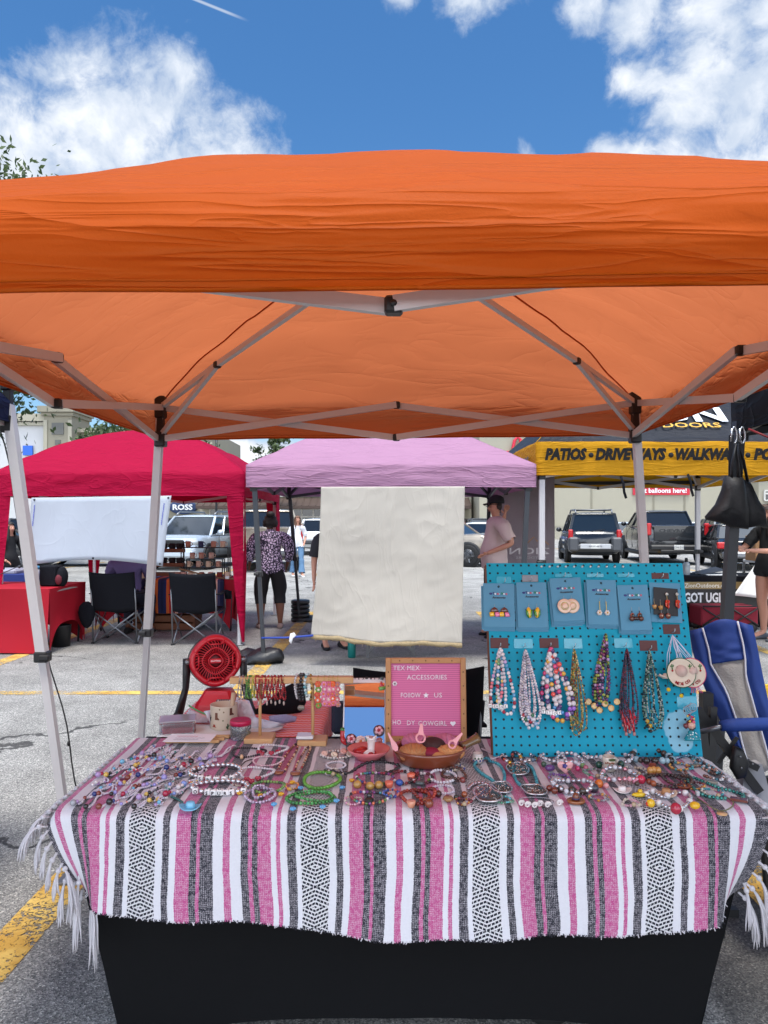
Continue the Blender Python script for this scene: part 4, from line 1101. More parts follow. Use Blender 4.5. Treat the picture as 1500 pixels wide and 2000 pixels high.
FARC = [(1216, 44, 'sedan', P_SL, 'silver sedan in the far row behind the off-road SUV'), (1352, 46, 'sedan', P_WH, 'white sedan in the far row behind the pickup bed'), (1400, 42, 'suv', P_GREY, 'grey SUV in the far row right of the pickup'),
        (1008, 42, 'suv', P_BLUE, 'blue SUV in the far row behind the man in the cap'), (940, 44, 'suv', P_BLK, 'black SUV in the far row beside the cream cloth'), (640, 46, 'suv', P_GREY, 'grey SUV in the far row behind the white compact SUV'),
        (322, 40, 'suv', P_BLK, 'black SUV in the far row behind the silver SUV'), (455, 44, 'sedan', P_BLUE, 'blue sedan in the far row between silver SUV and tan pickup'), (75, 38, 'suv', P_GREY, 'grey SUV in the far row by the left slanted leg')]
for i, (px, Y, kd, pt, lb) in enumerate(FARC):
    car(lb, park(px, Y), R((4, 176, -6, 8, 184)[i % 5]), 4.6, 1.84, 1.5 if kd == 'sedan' else 1.72, .98 if kd == 'sedan' else 1.08, .95, 1.2, .4, kd, pt)
# ------------------------------------------------------------------ neighbouring stalls: cloths, tables, chairs
def sheet(name, fn, nu, nv, m, parent=None, thick=(0, .003, 0)):
    a = MB(); a.grid(fn, nu, nv, thick=thick); return a.build(name, m, parent)
def bil(tl, tr, bl, br, u, v): return (tl * (1 - u) + tr * u) * (1 - v) + (bl * (1 - u) + br * u) * v

VINYL = fabric('white_vinyl', (182, 188, 198), .25, .45, .25, (1.5, 1, 1.0))
TL, TR, BL, BR = at(62, 972, 8.93), at(335, 968, 8.93), at(47, 1105, 8.85), at(318, 1106, 8.85)
wb = thing('banner', 'white vinyl banner hung back side out under the crimson canopy', 'banner', (BL + BR) / 2 * V(1, 1, 0))
def wfn(u, v):
    p = bil(TL, TR, BL, BR, u, v); p[2] += .075 * math.sin(math.pi * u) * v ** 2; p[1] += .03 * math.sin(u * 9) * (1 - v) + .02 * math.sin(u * 4 + v * 2); return p
sheet('sheet', wfn, 30, 14, VINYL, wb)
a = MB()
for (u, v) in ((.02, .03), (.98, .03), (.98, .97), (.02, .97), (.5, .97), (.0, .55)): a.lathe([(.013, 0), (.013, .004)], wfn(u, v) + V(0, -.002, 0), 10, axis=(0, -1, 0))
a.build('eyelet', DARKM, wb)
a = MB()
for k in range(9):
    for uu in (.025, .955): a.box(wfn(uu, .12 + k * .035) + V(0, -.004, 0), (.012, .002, .035 if k % 3 else .02), col=(96, 104, 170))
a.build('edge_print', COLR, wb)
a = MB(); a.tube([BL + V(0, -.01, .02), at(0, 1122, 8.7)], .006, 6); a.ball(at(38, 1107, 8.8), .02, 6, 4); a.build('tie_cord', DARKM, wb)

def spandex_table(name, label, x0, x1, y0, y1, h, m, arch=(.5, .6, .5, .6), inset=.03, cat='table'):
    """stretch cover pulled down to the four feet, arched between them"""
    o = thing(name, label, cat, ((x0 + x1) / 2, (y0 + y1) / 2, 0))
    a = MB(); cs = [(x0, y0), (x1, y0), (x1, y1), (x0, y1)]; cc = V((x0 + x1) / 2, (y0 + y1) / 2, 0)
    for i in range(4):
        A, B = V(*cs[i], 0), V(*cs[(i + 1) % 4], 0); ar = arch[i]
        inn = unit(cc - (A + B) / 2)
        def fn(u, v, A=A, B=B, ar=ar, inn=inn):
            e = 2 * u - 1; hem = ar * (1 - abs(e) ** 3.2) * h
            z = h - (h - hem - .005) * v
            w = 1 - inset * 2 * (1 - z / h)
            d = (B - A); p = (A + B) / 2 + d / 2 * e * w
            p = p + inn * (.05 * (1 - abs(e) ** 2) * math.sin(math.pi * min(1, v * .9)) + inset * np.linalg.norm(d) * .3 * (1 - z / h)); p[2] = z; return p
        a.grid(fn, 28, 12)
    a.grid(lambda u, v: V(x0 + (x1 - x0) * u, y0 + (y1 - y0) * v, h + .0), 4, 4)
    a.build('cover', m, o)
    for (x, y) in cs: a = MB(); a.tube([V(x, y, h - .02) * V(1, 1, 1) + unit(cc - V(x, y, 0)) * .05, V(x, y, 0.0) + unit(cc - V(x, y, 0)) * .09], .014, 6); a.build('leg', DARKM, o)
    a = MB(); a.box((cc[0], cc[1], h - .03), (x1 - x0 - .02, y1 - y0 - .02, .04)); a.build('tabletop', mat('grey_plastic_top', (150, 150, 148), .6), o)
    return o
REDS = mat('red_spandex', (160, 14, 34), .75, spec=.3, bump=.2, bscale=5)
spandex_table('covered_table', 'table in a red stretch cover at the left edge with a black bin beneath', -5.6, -3.80, 8.40, 9.42, .75, REDS, (.02, .42, .3, .3), .02)
spandex_table('covered_table', 'table in a red stretch cover under a striped serape holding mugs', -4.0, -2.04, 10.2, 10.95, .715, REDS, (.55, .42, .3, .4), .04)

sm = bpy.data.materials.new('dark_serape'); sm.use_nodes = True
t = NT(sm.node_tree); b = t.n['Principled BSDF']; uvn = t.node('ShaderNodeUVMap', uv_map='UVMap'); sp_ = t.node('ShaderNodeSeparateXYZ'); t.link(uvn.outputs[0], sp_.inputs[0])
cols = [(20, 28, 66), (24, 36, 84), (196, 92, 40), (176, 30, 30), (120, 20, 24), (214, 170, 150), (60, 60, 90), (22, 28, 64), (16, 20, 44), (120, 140, 190), (18, 26, 60), (180, 40, 30), (204, 100, 40), (30, 36, 80)]
fr_ = t.math('FRACT', t.math('MULTIPLY', sp_.outputs[0], 2.6))
t.link(t.ramp(fr_, [(i / len(cols), lin(c)) for i, c in enumerate(cols)]), b.inputs['Base Color']); b.inputs['Roughness'].default_value = .9
def serape(u, v):
    x = -3.62 + 1.42 * u
    if v < .45: return V(x, 10.93 - .73 * v / .45, .722 + .002 * math.sin(u * 30))
    w = (v - .45) / .55
    return V(x, 10.19 - .02 * math.sin(w * 3) + .012 * math.sin(u * 25) * w, .72 - .47 * w)
a = MB(); a.grid(serape, 60, 24); o = a.build('serape_blanket', sm); tag(o, 'dark striped serape draped over the red mug table', 'blanket')
a = MB(); zc_ = .0
c0 = gnd(312, 1228); 
cr = thing('wooden_crate', 'brown wooden crate standing under the mug table', 'crate', (-3.05, 10.45, 0))
for z in (.06, .17, .28): a.bbox((-3.05, 10.25, z), (.86, .02, .09), .004)
for z in (.06, .17, .28): a.bbox((-3.05, 10.65, z), (.86, .02, .09), .004)
a.build('boards', mat('dark_wood', (112, 66, 40), .7, var=.2, vscale=9), cr)
a = MB()
for x in (-3.46, -2.64): a.bbox((x, 10.45, .17), (.03, .38, .3), .004)
a.build('end_panels', MATS['dark_wood'], cr)

def tiered(label, x, y, z, w, steps):
    o = thing('display_rack', label, 'rack', (x, y, z))
    for i, (zz_, ww) in enumerate(steps):
        a = MB(); a.bbox((x, y + i * .0, z + zz_), (ww, .16, .012), .003); a.build('shelf', mat('black_metal', (24, 24, 26), .5), o)
    a = MB(); top = steps[-1][0]
    for i, (zz_, ww) in enumerate(steps):
        for sx in (-1, 1):
            a.bar((x + sx * ww / 2, y - .06, z), (x + sx * ww / 2, y - .06, z + zz_), .014); a.bar((x + sx * ww / 2, y + .07, z), (x + sx * ww / 2, y + .07, z + zz_), .014)
    a.build('uprights', MATS['black_metal'], o); return o
tz = .728
tiered('black metal three step rack stacked with mugs on the serape table', -2.52, 10.45, tz, .6, [(.14, .62), (.26, .5), (.42, .66)])
rk = thing('display_rack', 'wooden two step rack of dark candles in front of the silver SUV', 'rack', (-3.0, 10.4, tz))
for zz_ in (.18, .38, .05):
    a = MB(); a.bbox((-3.03, 10.4, tz + zz_), (.44, .14, .05), .004); a.build('shelf', MATS['dark_wood'], rk)
a = MB()
for sx in (-.2, .2): a.bar((-3.03 + sx, 10.45, tz), (-3.03 + sx, 10.45, tz + .5), .02)
a.build('uprights', DARKM, rk)
mugc = [((182, 142, 122), 'tan'), ((168, 120, 100), 'brown'), ((52, 60, 92), 'navy'), ((206, 186, 160), 'cream'), ((120, 52, 40), 'rust'), ((196, 168, 150), 'pale clay')]
proto = {}
def mug(x, y, z, c, name_, where, r=.037, h=.085):
    key = (c, r, h)
    g = 'mugs and candle jars on the serape table'
    lb = f'{name_} mug or candle jar standing {where}'
    if key in proto:
        o = proto[key].copy(); COL.objects.link(o); o.location = (x, y, z)
    else:
        a = MB(); a.lathe([(r * .92, 0), (r, .01), (r, h), (r * .88, h), (r * .86, .012), (0, .012)], (x, y, z), 16, col=c)
        a.tube([(x + r, y, z + h * .8), (x + r * 1.6, y, z + h * .7), (x + r * 1.6, y, z + h * .35), (x + r, y, z + h * .25)], r * .14, 6, col=c)
        o = a.build('mug', MATTE); proto[key] = o
    tag(o, lb, 'mug', g); return o
for i, x in enumerate((-2.76, -2.58, -2.40, -2.27)): mug(x, 10.42, tz + .426, mugc[(1, 2, 0, 3)[i]][0], mugc[(1, 2, 0, 3)[i]][1], 'on the top step of the black rack')
for i, x in enumerate((-2.70, -2.56, -2.42)): mug(x, 10.42, tz + .266, mugc[(5, 0, 5)[i]][0], mugc[(5, 0, 5)[i]][1], 'on the middle step of the black rack')
for i, x in enumerate((-2.74, -2.60, -2.46, -2.32)): mug(x, 10.42, tz + .146, mugc[(3, 5, 3, 0)[i]][0], mugc[(3, 5, 3, 0)[i]][1], 'on the lowest step of the black rack')
for i, x in enumerate((-3.58, -3.46, -3.34, -2.86, -2.78, -2.68, -2.54, -2.40, -2.28, -2.17)): mug(x, 10.30, tz - .002, mugc[(0, 2, 3, 1, 5, 3, 4, 5, 4, 3)[i]][0], mugc[(0, 2, 3, 1, 5, 3, 4, 5, 4, 3)[i]][1], 'along the front of the serape table')
for zz_ in (.205, .405):
    for i, x in enumerate((-3.2, -3.08, -2.96, -2.86)): mug(x, 10.4, tz + zz_, (30, 26, 28), 'black', 'on the lower wooden step' if zz_ < .3 else 'on the upper wooden step', .045, .075)
a = MB(); a.tube([at(350, 1111, 9.6), at(420, 1128, 9.6), at(474, 1132, 9.55)], .012, 6, col=(128, 96, 70)); a.bbox(at(444, 1128, 9.56), (.05, .02, .04), .006, col=(226, 226, 222)); o = a.build('tie_rope', MATTE); tag(o, 'brown rope with a white tag stretched behind the right camping chair', 'rope')

def camp_chair(label, x, y, yaw, wrap=False, seat_c=CLOTHK):
    o = thing('camping_chair', label, 'chair', (x, y, 0), 'black folding camping chairs'); o.rotation_euler = (0, 0, yaw)
    w, d = .27, .24   # chair faces +y before yaw
    for (p, q) in (((-w, -d, 0), (w, -d, .40)), ((w, -d, 0), (-w, -d, .40)), ((-w, d, 0), (w, d, .40)), ((w, d, 0), (-w, d, .40)), ((-w, -d, 0), (-w, d, .40)), ((-w, d, 0), (-w, -d, .40)), ((w, -d, 0), (w, d, .40)), ((w, d, 0), (w, -d, .40))):
        a = MB(); a.tube([p, q], .010, 8); a.build('frame_tube', STEEL, o, local=True)
    for sx in (-1, 1):
        a = MB(); a.tube([(sx * w, -d, 0), (sx * w, -d - .03, .45), (sx * w, -d - .10, .88)], .010, 8); a.build('back_post', STEEL, o, local=True)
        a = MB(); a.tube([(sx * w, d, .38), (sx * w, d, .60)], .010, 8); a.build('arm_post', STEEL, o, local=True)
        a = MB(); a.grid(lambda u, v: V(sx * (w + (.07 * (u - .5))), -d - .05 + (2 * d + .1) * v, .62 - .015 * math.sin(v * 3.1)), 4, 8, thick=(0, 0, .012)); a.build('armrest', seat_c, o, local=True)
        for sy in (-1, 1):
            a = MB(); a.bbox((sx * w, sy * d, .012), (.04, .04, .024), .005); a.build('foot', BLACK, o, local=True)
    a = MB(); a.grid(lambda u, v: V((2 * u - 1) * w, -d + 2 * d * v, .42 - .07 * math.sin(math.pi * u) * math.sin(math.pi * v)), 10, 8, thick=(0, 0, .008)); a.build('seat', seat_c, o, local=True)
    a = MB(); a.grid(lambda u, v: V((2 * u - 1) * (w + .01), -d - .02 - .10 * (v * 1.0) - .04 * math.sin(math.pi * u), .40 + .48 * v + .02 * abs(2 * u - 1) ** 2), 12, 10, thick=(0, .01, 0)); a.build('backrest', seat_c, o, local=True)
    if wrap:
        a = MB(); a.pillow([V(-.34 + .10 * math.cos(t_) * (1 + .3 * math.sin(t_)), -d - .02, .36 + .17 * math.sin(t_)) for t_ in np.linspace(0, 6.28, 14)[:-1]], V(0, .06, 0)); a.build('side_pouch', seat_c, o, local=True)
    a = MB(); a.lathe([(.04, 0), (.048, .1), (.044, .1), (.036, .004)], (w + .06, d - .1, .53), 14); a.build('cup_holder', seat_c, o, local=True)
    return o
camp_chair('black camping chair with a bag on its side and a seated person', -3.34, 9.42, 0, wrap=True)
camp_chair('empty black camping chair by the red stretch table', -2.32, 9.30, 0)
camp_chair('black camping chair standing behind the pink letter board', .13, 3.50, R(3))

def ob(name, label, cat, m, fn, group=None):
    a = MB(); fn(a); return tag(a.build(name, m), label, cat, group)
tb = at(97, 1122, 8.75)
ob('storage_bin', 'black fabric bin on top of the left red table', 'bin', CLOTHK, lambda a: a.bbox((tb[0], 8.8, .755 + .12), (.20, .2, .24), .015))
bp = at(122, 1126, 8.75)
bk = thing('backpack', 'small dark red and black backpack beside the black bin', 'bag', (bp[0], 8.75, .755))
a = MB(); a.ball((bp[0], 8.75, .755 + .11), 1, 14, 10, sq=(.06, .09, .12)); a.build('body', CLOTHK, bk)
a = MB(); a.ball((bp[0] - .01, 8.67, .755 + .08), 1, 12, 8, sq=(.04, .03, .06)); a.build('pocket', mat('maroon_cloth', (92, 18, 32), .8), bk)
tp_ = at(64, 1120, 8.6)
tm = thing('tumbler', 'pale grey tumbler with blue top on the red table', 'tumbler', (tp_[0], 8.62, .755))
a = MB(); a.lathe([(.055, 0), (.065, .20), (.06, .205)], (tp_[0], 8.62, .755), 20); a.build('body', mat('pale_grey_plastic', (172, 170, 176), .4), tm)
a = MB(); a.lathe([(.066, 0), (.066, .035), (.03, .045)], (tp_[0], 8.62, .96), 20); a.build('lid', mat('blue_lid', (66, 124, 160), .4), tm)
bq = gnd(120, 1262)
ob('waste_bin', 'black round bin on the ground by the red table', 'bin', BLACK, lambda a: a.lathe([(.10, 0), (.115, .25), (.12, .26), (.11, .26), (.095, .01), (0, .01)], (bq[0], bq[1], 0), 20))
ct = thing('trestle_table', 'blue topped trestle table with grey folded cloths far left', 'table', (-6.3, 11.4, 0))
a = MB(); a.bbox((-6.3, 11.4, .62), (1.9, .7, .22), .01); a.build('blue_cover', mat('blue_cloth', (26, 44, 110), .8, bump=.3, bscale=8), ct)
a = MB()
for x in (-7.1, -5.5): a.bar((x, 11.4, 0), (x, 11.4, .52), .04)
a.build('leg', STEEL, ct)
ob('folded_cloth', 'grey folded cloth lying on the blue table', 'cloth', mat('grey_knit', (150, 150, 164), .9, bump=.5, bscale=20), lambda a: a.bbox((-5.75, 11.3, .755), (.45, .4, .09), .03))
ob('foam_box', 'white foam box on the blue table at the far left', 'box', mat('white_foam', (206, 208, 206), .8), lambda a: a.bbox((-6.25, 11.3, .79), (.2, .3, .16), .01))

# ---- pink stall
CREAM = fabric('cream_canvas', (195, 188, 177), .22, .8, .30, (2.6, 1.0, .9), tcol=(190, 182, 166))
TL, TR, BL, BR = at(627, 951, 7.80), at(908, 950, 7.80), at(608, 1243, 7.72), at(902, 1254, 7.72)
def cfn(u, v):
    p = bil(TL, TR, BL, BR, u, v)
    k = math.sin(math.pi * u)
    p[0] += .10 * (1 - u) ** 2 * (-math.sin(math.pi * v * 1.0) * .25 + (v ** 6) * -.05) + .07 * (1 - u) ** 3 * math.sin(math.pi * min(1, v * 1.05)) * .6
    p[1] += .035 * math.sin(u * 5 + 1.3 * v) * v + .03 * mnoise.noise(Vector((u * 3, v * 2.5, 1))) + .010 * abs(mnoise.noise(Vector((u * 7 + v * 3, v * 9, 4))))
    p[2] += .012 * math.sin(u * 11) * v - .02 * k * v
    return p
cl = thing('backdrop_cloth', 'wrinkled cream canvas backdrop hung under the pink canopy', 'cloth', (at(755, 1250, 7.75)[0], 7.76, at(755, 1250, 7.75)[2]))
sheet('canvas', cfn, 70, 80, CREAM, cl)
a = MB(); a.tube([cfn(u, 1.0) + V(0, .0, -.012 - .01 * abs(math.sin(u * 17))) for u in np.linspace(0, 1, 40)], [.018 + .008 * abs(math.sin(i * .7)) for i in range(40)], 8); a.build('rolled_hem', mat('raw_hem', (150, 132, 100), .9, bump=.8, bscale=40), cl)
a = MB()
for u in np.linspace(.03, .97, 34): a.tube([cfn(u, .995) + V(0, -.02, .0), cfn(u, 1.0) + V(.006 * math.sin(u * 90), -.024, -.035 - .02 * abs(math.sin(u * 50)))], .0025, 4)
a.build('loose_threads', MATS['raw_hem'], cl)
s0, s1_ = at(511, 1246, 7.8), at(612, 1241, 7.74)
st_ = thing('tie_strap', 'blue strap with a white tag from canopy leg to cream cloth', 'strap', (s0 + s1_) / 2)
a = MB(); a.tube([s0, (s0 + s1_) / 2 + V(0, 0, -.01), s1_], .012, 6, flat=(.5, 1)); a.build('webbing', mat('blue_webbing', (40, 66, 150), .6), st_)
a = MB(); c = at(573, 1246, 7.77); a.pillow([c + V(x, -.02, z) for x, z in ((-.03, .05), (.01, .06), (.035, .03), (.0, .0), (-.02, -.06), (-.045, -.03))], V(0, .01, 0)); a.build('tag', mat('white_tag', (222, 222, 224), .7), st_)
def sandbag(label, px, py, r, seed):
    c = gnd(px, py); a = MB(); a.ball((c[0], c[1], r * .3), r, 22, 12, sq=(1.15, .85, .5))
    a.v[-1] = a.v[-1] + np.array([V(1, 1, 1.5) * (.09 * mnoise.noise(Vector(q * 5 + seed)) + -.07 * abs(mnoise.noise(Vector(q * 9 + seed)))) * r * 3 for q in a.v[-1]])
    a.v[-1][:, 2] = np.maximum(a.v[-1][:, 2], .003)
    return tag(a.build('weight_bag', mat('black_vinyl', (20, 20, 23), .4, bump=.6, bscale=18)), label, 'weight bag', 'black weight bags on canopy legs')
sandbag('black weight bag at the near left leg of the pink canopy', 518, 1294, .19, 1)
sandbag('lumpy black weight bag beside the crimson drape foot', 487, 1288, .15, 6)
sandbag('black weight bag by the stack of black weight plates', 607, 1213, .17, 3)
c = gnd(585, 1216)
for k in range(5):
    a = MB(); a.lathe([(.02, 0), (.125, 0), (.142, .012), (.142, .05), (.125, .062), (.02, .062)], (c[0], c[1] + .12, .004 + k * .066), 26)
    tag(a.build('weight_plate', mat('black_rubber', (26, 27, 29), .45)), 'round black weight plate in the stack behind the crimson drape', 'weight plate', 'stacked black weight plates')
c = gnd(687, 1284)
bo = thing('water_bottle', 'teal steel bottle on the ground below the cream cloth', 'bottle', c)
a = MB(); a.lathe([(.042, 0), (.045, .01), (.045, .2), (.03, .235)], tuple(c), 20); a.build('body', mat('teal_steel', (14, 120, 116), .35, .3), bo)
a = MB(); a.lathe([(.031, 0), (.031, .04), (.02, .05)], (c[0], c[1], .233), 16); a.build('cap', BLACK, bo)
ft = thing('folding_table', 'grey legged folding table standing behind the cream cloth', 'table', (at(770, 1285, 8.2)[0], 8.5, 0))
x0_, x1_ = at(718, 1285, 8.2)[0], at(808, 1285, 8.2)[0]
a = MB(); a.bbox(((x0_ + x1_) / 2, 8.5, .72), (1.3, .7, .03), .004); a.build('tabletop', MATS['grey_plastic_top'], ft)
for (x, dx) in ((x0_, .3), (x1_, -.3)):
    for y in (8.22, 8.7):
        a = MB(); a.bar((x, y, 0.004), (x, y, .71), .028); a.bar((x, y, .06), (x + dx * .75, y + .02, .30), .022); a.build('leg', STEEL, ft)

# ---- yellow stall
zb = thing('hanging_banner', 'sheer mauve banner with mirrored lettering beside the yellow canopy', 'banner', (at(1030, 0, 10.3)[0], 10.3, .9))
x0_, x1_ = at(976, 0, 10.3)[0], at(1083, 0, 10.3)[0]
SHEER = fabric('sheer_banner', (168, 156, 162), .45, .6, .3, (2, 1, 1.4))
sheet('sheet', lambda u, v: V(x0_ + (x1_ - x0_) * u, 10.3 + .01 * math.sin(v * 8), 2.16 - 1.4 * v), 6, 20, SHEER, zb)
a = MB(); LT = (196, 188, 192)
a.text('ZION', (x1_ - .07, 10.285, at(0, 1082, 10.3)[2]), (-1, 0, 0), (0, 0, 1), .125, width=.56, col=LT, bold=.01, depth=-.003); a.text('OUTDOORS', (x1_ - .12, 10.285, at(0, 1087, 10.3)[2] - .03), (-1, 0, 0), (0, 0, 1), .045, width=.42, col=LT, depth=-.003)
hx = at(1048, 0, 10.3)[0]; hz_ = at(0, 1064, 10.3)[2]
a.tube([(hx - .16, 10.283, hz_), (hx - .04, 10.283, hz_ + .11), (hx + .0, 10.283, hz_ + .05), (hx + .06, 10.283, hz_ + .09), (hx + .17, 10.283, hz_)], .008, 6, col=(190, 150, 118))
a.build('lettering', COLR, zb)
gp_ = at(962, 1000, 9.6)
ob('banner_pole', 'grey upright pole behind the man in the cap', 'pole', STEEL, lambda a: a.bar((at(988, 0, 11)[0], 11, 0), (at(988, 0, 11)[0], 11, 2.1), .09))
yt = thing('stall_table', 'black covered table with a GOT UGLY banner across its front', 'table', (4.75, 10.9, 0))
a = MB(); a.bbox((4.75, 10.95, .37), (1.75, .7, .73), .012); a.build('table_cover', CLOTHK, yt)
a = MB(); xa = at(1334, 0, 10.58)[0]; xb = at(1426, 0, 10.58)[0]
a.box((xa + .75, 10.588, .60), (1.55, .012, .10), col=(150, 128, 84)); a.box((xa + .75, 10.588, .42), (1.55, .012, .25), col=(26, 26, 28))
a.text('ZionOutdoors.com', (xa + .02, 10.58, .572), (1, 0, 0), (0, 0, 1), .085, width=.66, col=(226, 222, 210), bold=.01)
a.text('GOT UGLY', (xa + .015, 10.58, .365), (1, 0, 0), (0, 0, 1), .185, width=.64, col=(226, 228, 230), bold=.035)
a.build('banner', COLR, yt)
wg = thing('folding_wagon', 'dark red cloth folding wagon in front of the black table', 'wagon', (4.62, 10.25, 0))
a = MB(); a.bbox((4.72, 10.3, .22), (.78, .42, .27), .02); a.build('cloth_tub', mat('wine_cloth', (124, 14, 36), .8, bump=.4, bscale=9), wg)
a = MB()
for (p, q) in (((4.34, 10.07, .10), (4.72, 10.07, .34)), ((4.34, 10.07, .34), (4.72, 10.07, .10)), ((4.72, 10.07, .10), (5.1, 10.07, .34)), ((4.72, 10.07, .34), (5.1, 10.07, .10)), ((4.34, 10.07, .36), (5.1, 10.07, .36))): a.tube([p, q], .011, 6)
a.build('frame', BLACK, wg)
for (x, y) in ((4.42, 10.1), (5.02, 10.1), (4.42, 10.5), (5.02, 10.5)):
    a = MB(); a.lathe([(.03, -.02), (.07, -.02), (.07, .02), (.03, .02)], (x, y, .07), 18, axis=(0, 1, 0)); a.build('wheel', BLACK, wg)
sb = at(1343, 1110, 10.8)
sp2 = thing('spray_bottle', 'clear spray bottle with black cap on the black covered table', 'bottle', (sb[0] - .05, 10.8, .735))
a = MB(); a.lathe([(.045, 0), (.05, .01), (.05, .16), (.02, .19)], (sb[0] - .02, 10.8, .737), 18); a.build('body', mat('frosted_plastic', (190, 196, 200), .2, trans=.4), sp2)
a = MB(); a.lathe([(.022, 0), (.022, .05), (.012, .06)], (sb[0] - .02, 10.8, .925), 14); a.build('cap', BLACK, sp2)
ob('clipboard', 'dark clipboard propped behind papers on the black table', 'clipboard', DARKM, lambda a: a.prism([(4.62, 10.75, .74), (5.0, 10.8, .80), (4.92, 10.98, .84), (4.56, 10.95, .76)], (0, 0, .006)))
ob('paper_stack', 'white papers spread on the black covered table', 'papers', mat('white_paper', (216, 216, 214), .8), lambda a: a.prism([(4.66, 10.66, .738), (5.1, 10.66, .738), (5.12, 10.9, .738), (4.68, 10.92, .738)], (0, 0, .008)))
wt = thing('covered_table', 'table under a white hanging cloth at the right edge', 'table', (5.6, 10.9, 0))
def wtf(u, v):
    p = bil(at(1478, 1098, 10.4), at(1600, 1092, 10.4), at(1432, 1163, 10.25), at(1600, 1180, 10.25), u, v)
    p[1] += .03 * math.sin(u * 16) * v; return p
sheet('cloth', wtf, 24, 10, mat('white_sheet', (214, 212, 208), .85, bump=.4, bscale=5), wt)
zt2 = at(1478, 1098, 10.4)[2]
a = MB(); a.bbox((at(1560, 0, 10.8)[0], 10.85, zt2 - .02), (1.2, .8, .04), .005); a.build('tabletop', MATS['white_sheet'], wt)
for x in (5.4, 6.3):
    for y in (10.6, 11.1): a = MB(); a.bar((x, y, 0), (x, y, zt2 - .04), .03); a.build('leg', STEEL, wt)
cbx = at(1482, 1072, 10.7)
cb = thing('cardboard_box', 'brown cardboard box on the white covered table', 'box', (cbx[0] + .06, 10.75, zt2))
a = MB(); a.bbox((cbx[0] + .08, 10.75, zt2 + .185), (.36, .3, .36), .004); a.build('carton', CARD, cb)
a = MB(); a.prism([(cbx[0] - .1, 10.6, zt2 + .365), (cbx[0] + .26, 10.6, zt2 + .365), (cbx[0] + .3, 10.52, zt2 + .40), (cbx[0] - .14, 10.52, zt2 + .40)], (0, 0, .005)); a.build('flap', CARD, cb)
dk = at(1372, 1200, 10.6)

# ---- black tote bags on the black leg
Yb = 3.42
def tote(label, out, Y, dpt):
    o = thing('tote_bag', label, 'bag', at(sum(p[0] for p in out) / len(out), max(p[1] for p in out), Y), 'black tote bags hanging from the canopy leg')
    P_ = [at(x, y, Y) for x, y in out]
    a = MB(); a.pillow(P_, V(0, dpt, 0), steps=((1, 0), (.95, .35), (.82, .62), (.6, .85), (.3, 1.0)), wob=.25)
    w_ = a.v[-1]; a.v[-1] = w_ + np.array([V(0, 1, 0) * .030 * mnoise.noise(Vector((q[0] * 26, 0, q[2] * 5))) * (1 if q[2] < P_[0][2] - .01 else 0) for q in w_])
    a.build('body', mat('black_nylon', (17, 17, 21), .6, bump=.7, bscale=14), o); return o
t1 = tote('black tote bag hanging nearer the leg with long handles', [(1416, 930), (1448, 932), (1455, 960), (1462, 1000), (1462, 1034), (1430, 1030), (1405, 1022), (1380, 1015), (1378, 1010), (1398, 985), (1410, 955)], Yb, -.05)
t2 = tote('black tote bag hanging outermost on the right', [(1446, 934), (1464, 940), (1480, 975), (1493, 1000), (1500, 1032), (1478, 1028), (1455, 1032), (1444, 1000), (1440, 965)], Yb + .06, -.045)
for (o_, pts, Y) in ((t1, [(1428, 935), (1430, 905), (1436, 868), (1441, 905), (1442, 935)], Yb - .01), (t2, [(1448, 938), (1444, 900), (1441, 868), (1452, 900), (1460, 942)], Yb + .05)):
    a = MB(); a.tube([at(x, y, Y) for x, y in pts], .013, 8, flat=(.35, 1)); a.build('handle', MATS['black_nylon'], o_)
for i, (x, lb) in enumerate(((1434, 'left steel carabiner holding the black tote bag handles'), (1450, 'right steel carabiner holding the black tote bag handles'))):
    q = at(x, 850, Yb + .02); a = MB(); a.tube([q + V(.012 * math.cos(t_), 0, .038 * math.sin(t_)) for t_ in np.linspace(0, 6.28, 15)[:-1]], .0045, 6, closed=True); a.tube([q + V(-.012, 0, -.03), q + V(-.012, 0, .03)], .006, 6)
    tag(a.build('carabiner', mat('bright_steel', (190, 190, 192), .25, .8)), lb, 'carabiner', 'carabiners on the black canopy')
ob('handle_strap', 'dark strap hung beside the black canopy leg', 'strap', CLOTHK, lambda a: a.tube([at(1428, 850, 3.45), at(1427, 930, 3.46), at(1428, 1010, 3.47)], .02, 6, flat=(.4, 1)))
ob('strut_cord', 'red cord running up under the black canopy', 'cord', mat('red_cord', (130, 30, 34), .6), lambda a: a.tube([at(1462, 838, 3.3), at(1510, 858, 3.2)], .005, 6))

# ---- blue lounge chair on the right
n_ = unit(V(-.42, -1, .10)); p0 = at(1400, 1300, 2.95)
def bp_(x, y): return onplane(x, y, p0, n_)
BLU = mat('royal_blue_cloth', (12, 48, 118), .7, bump=.35, bscale=7, var=.05); MSH = mat('grey_mesh', (146, 142, 138), .8, bump=.4, bscale=120)
lc = thing('folding_chair', 'royal blue folding lounge chair with grey mesh back', 'chair', (1.52, 2.85, 0))
Lf = [(1346, 1232), (1352, 1270), (1366, 1320), (1388, 1372), (1418, 1430), (1456, 1495), (1490, 1545)]
Rt = [(1470, 1222), (1480, 1268), (1490, 1320), (1502, 1375), (1518, 1430), (1540, 1495), (1562, 1545)]
Ml = [(1372, 1226), (1384, 1268), (1388, 1297), (1418, 1348), (1438, 1405), (1452, 1462), (1470, 1520)]
Mr = [(1440, 1213), (1451, 1258), (1455, 1287), (1456, 1320), (1474, 1385), (1490, 1440), (1506, 1500)]
def lerp(P_, v):
    f = v * (len(P_) - 1); i = min(int(f), len(P_) - 2); f -= i
    return bp_(P_[i][0] + (P_[i + 1][0] - P_[i][0]) * f, P_[i][1] + (P_[i + 1][1] - P_[i][1]) * f)
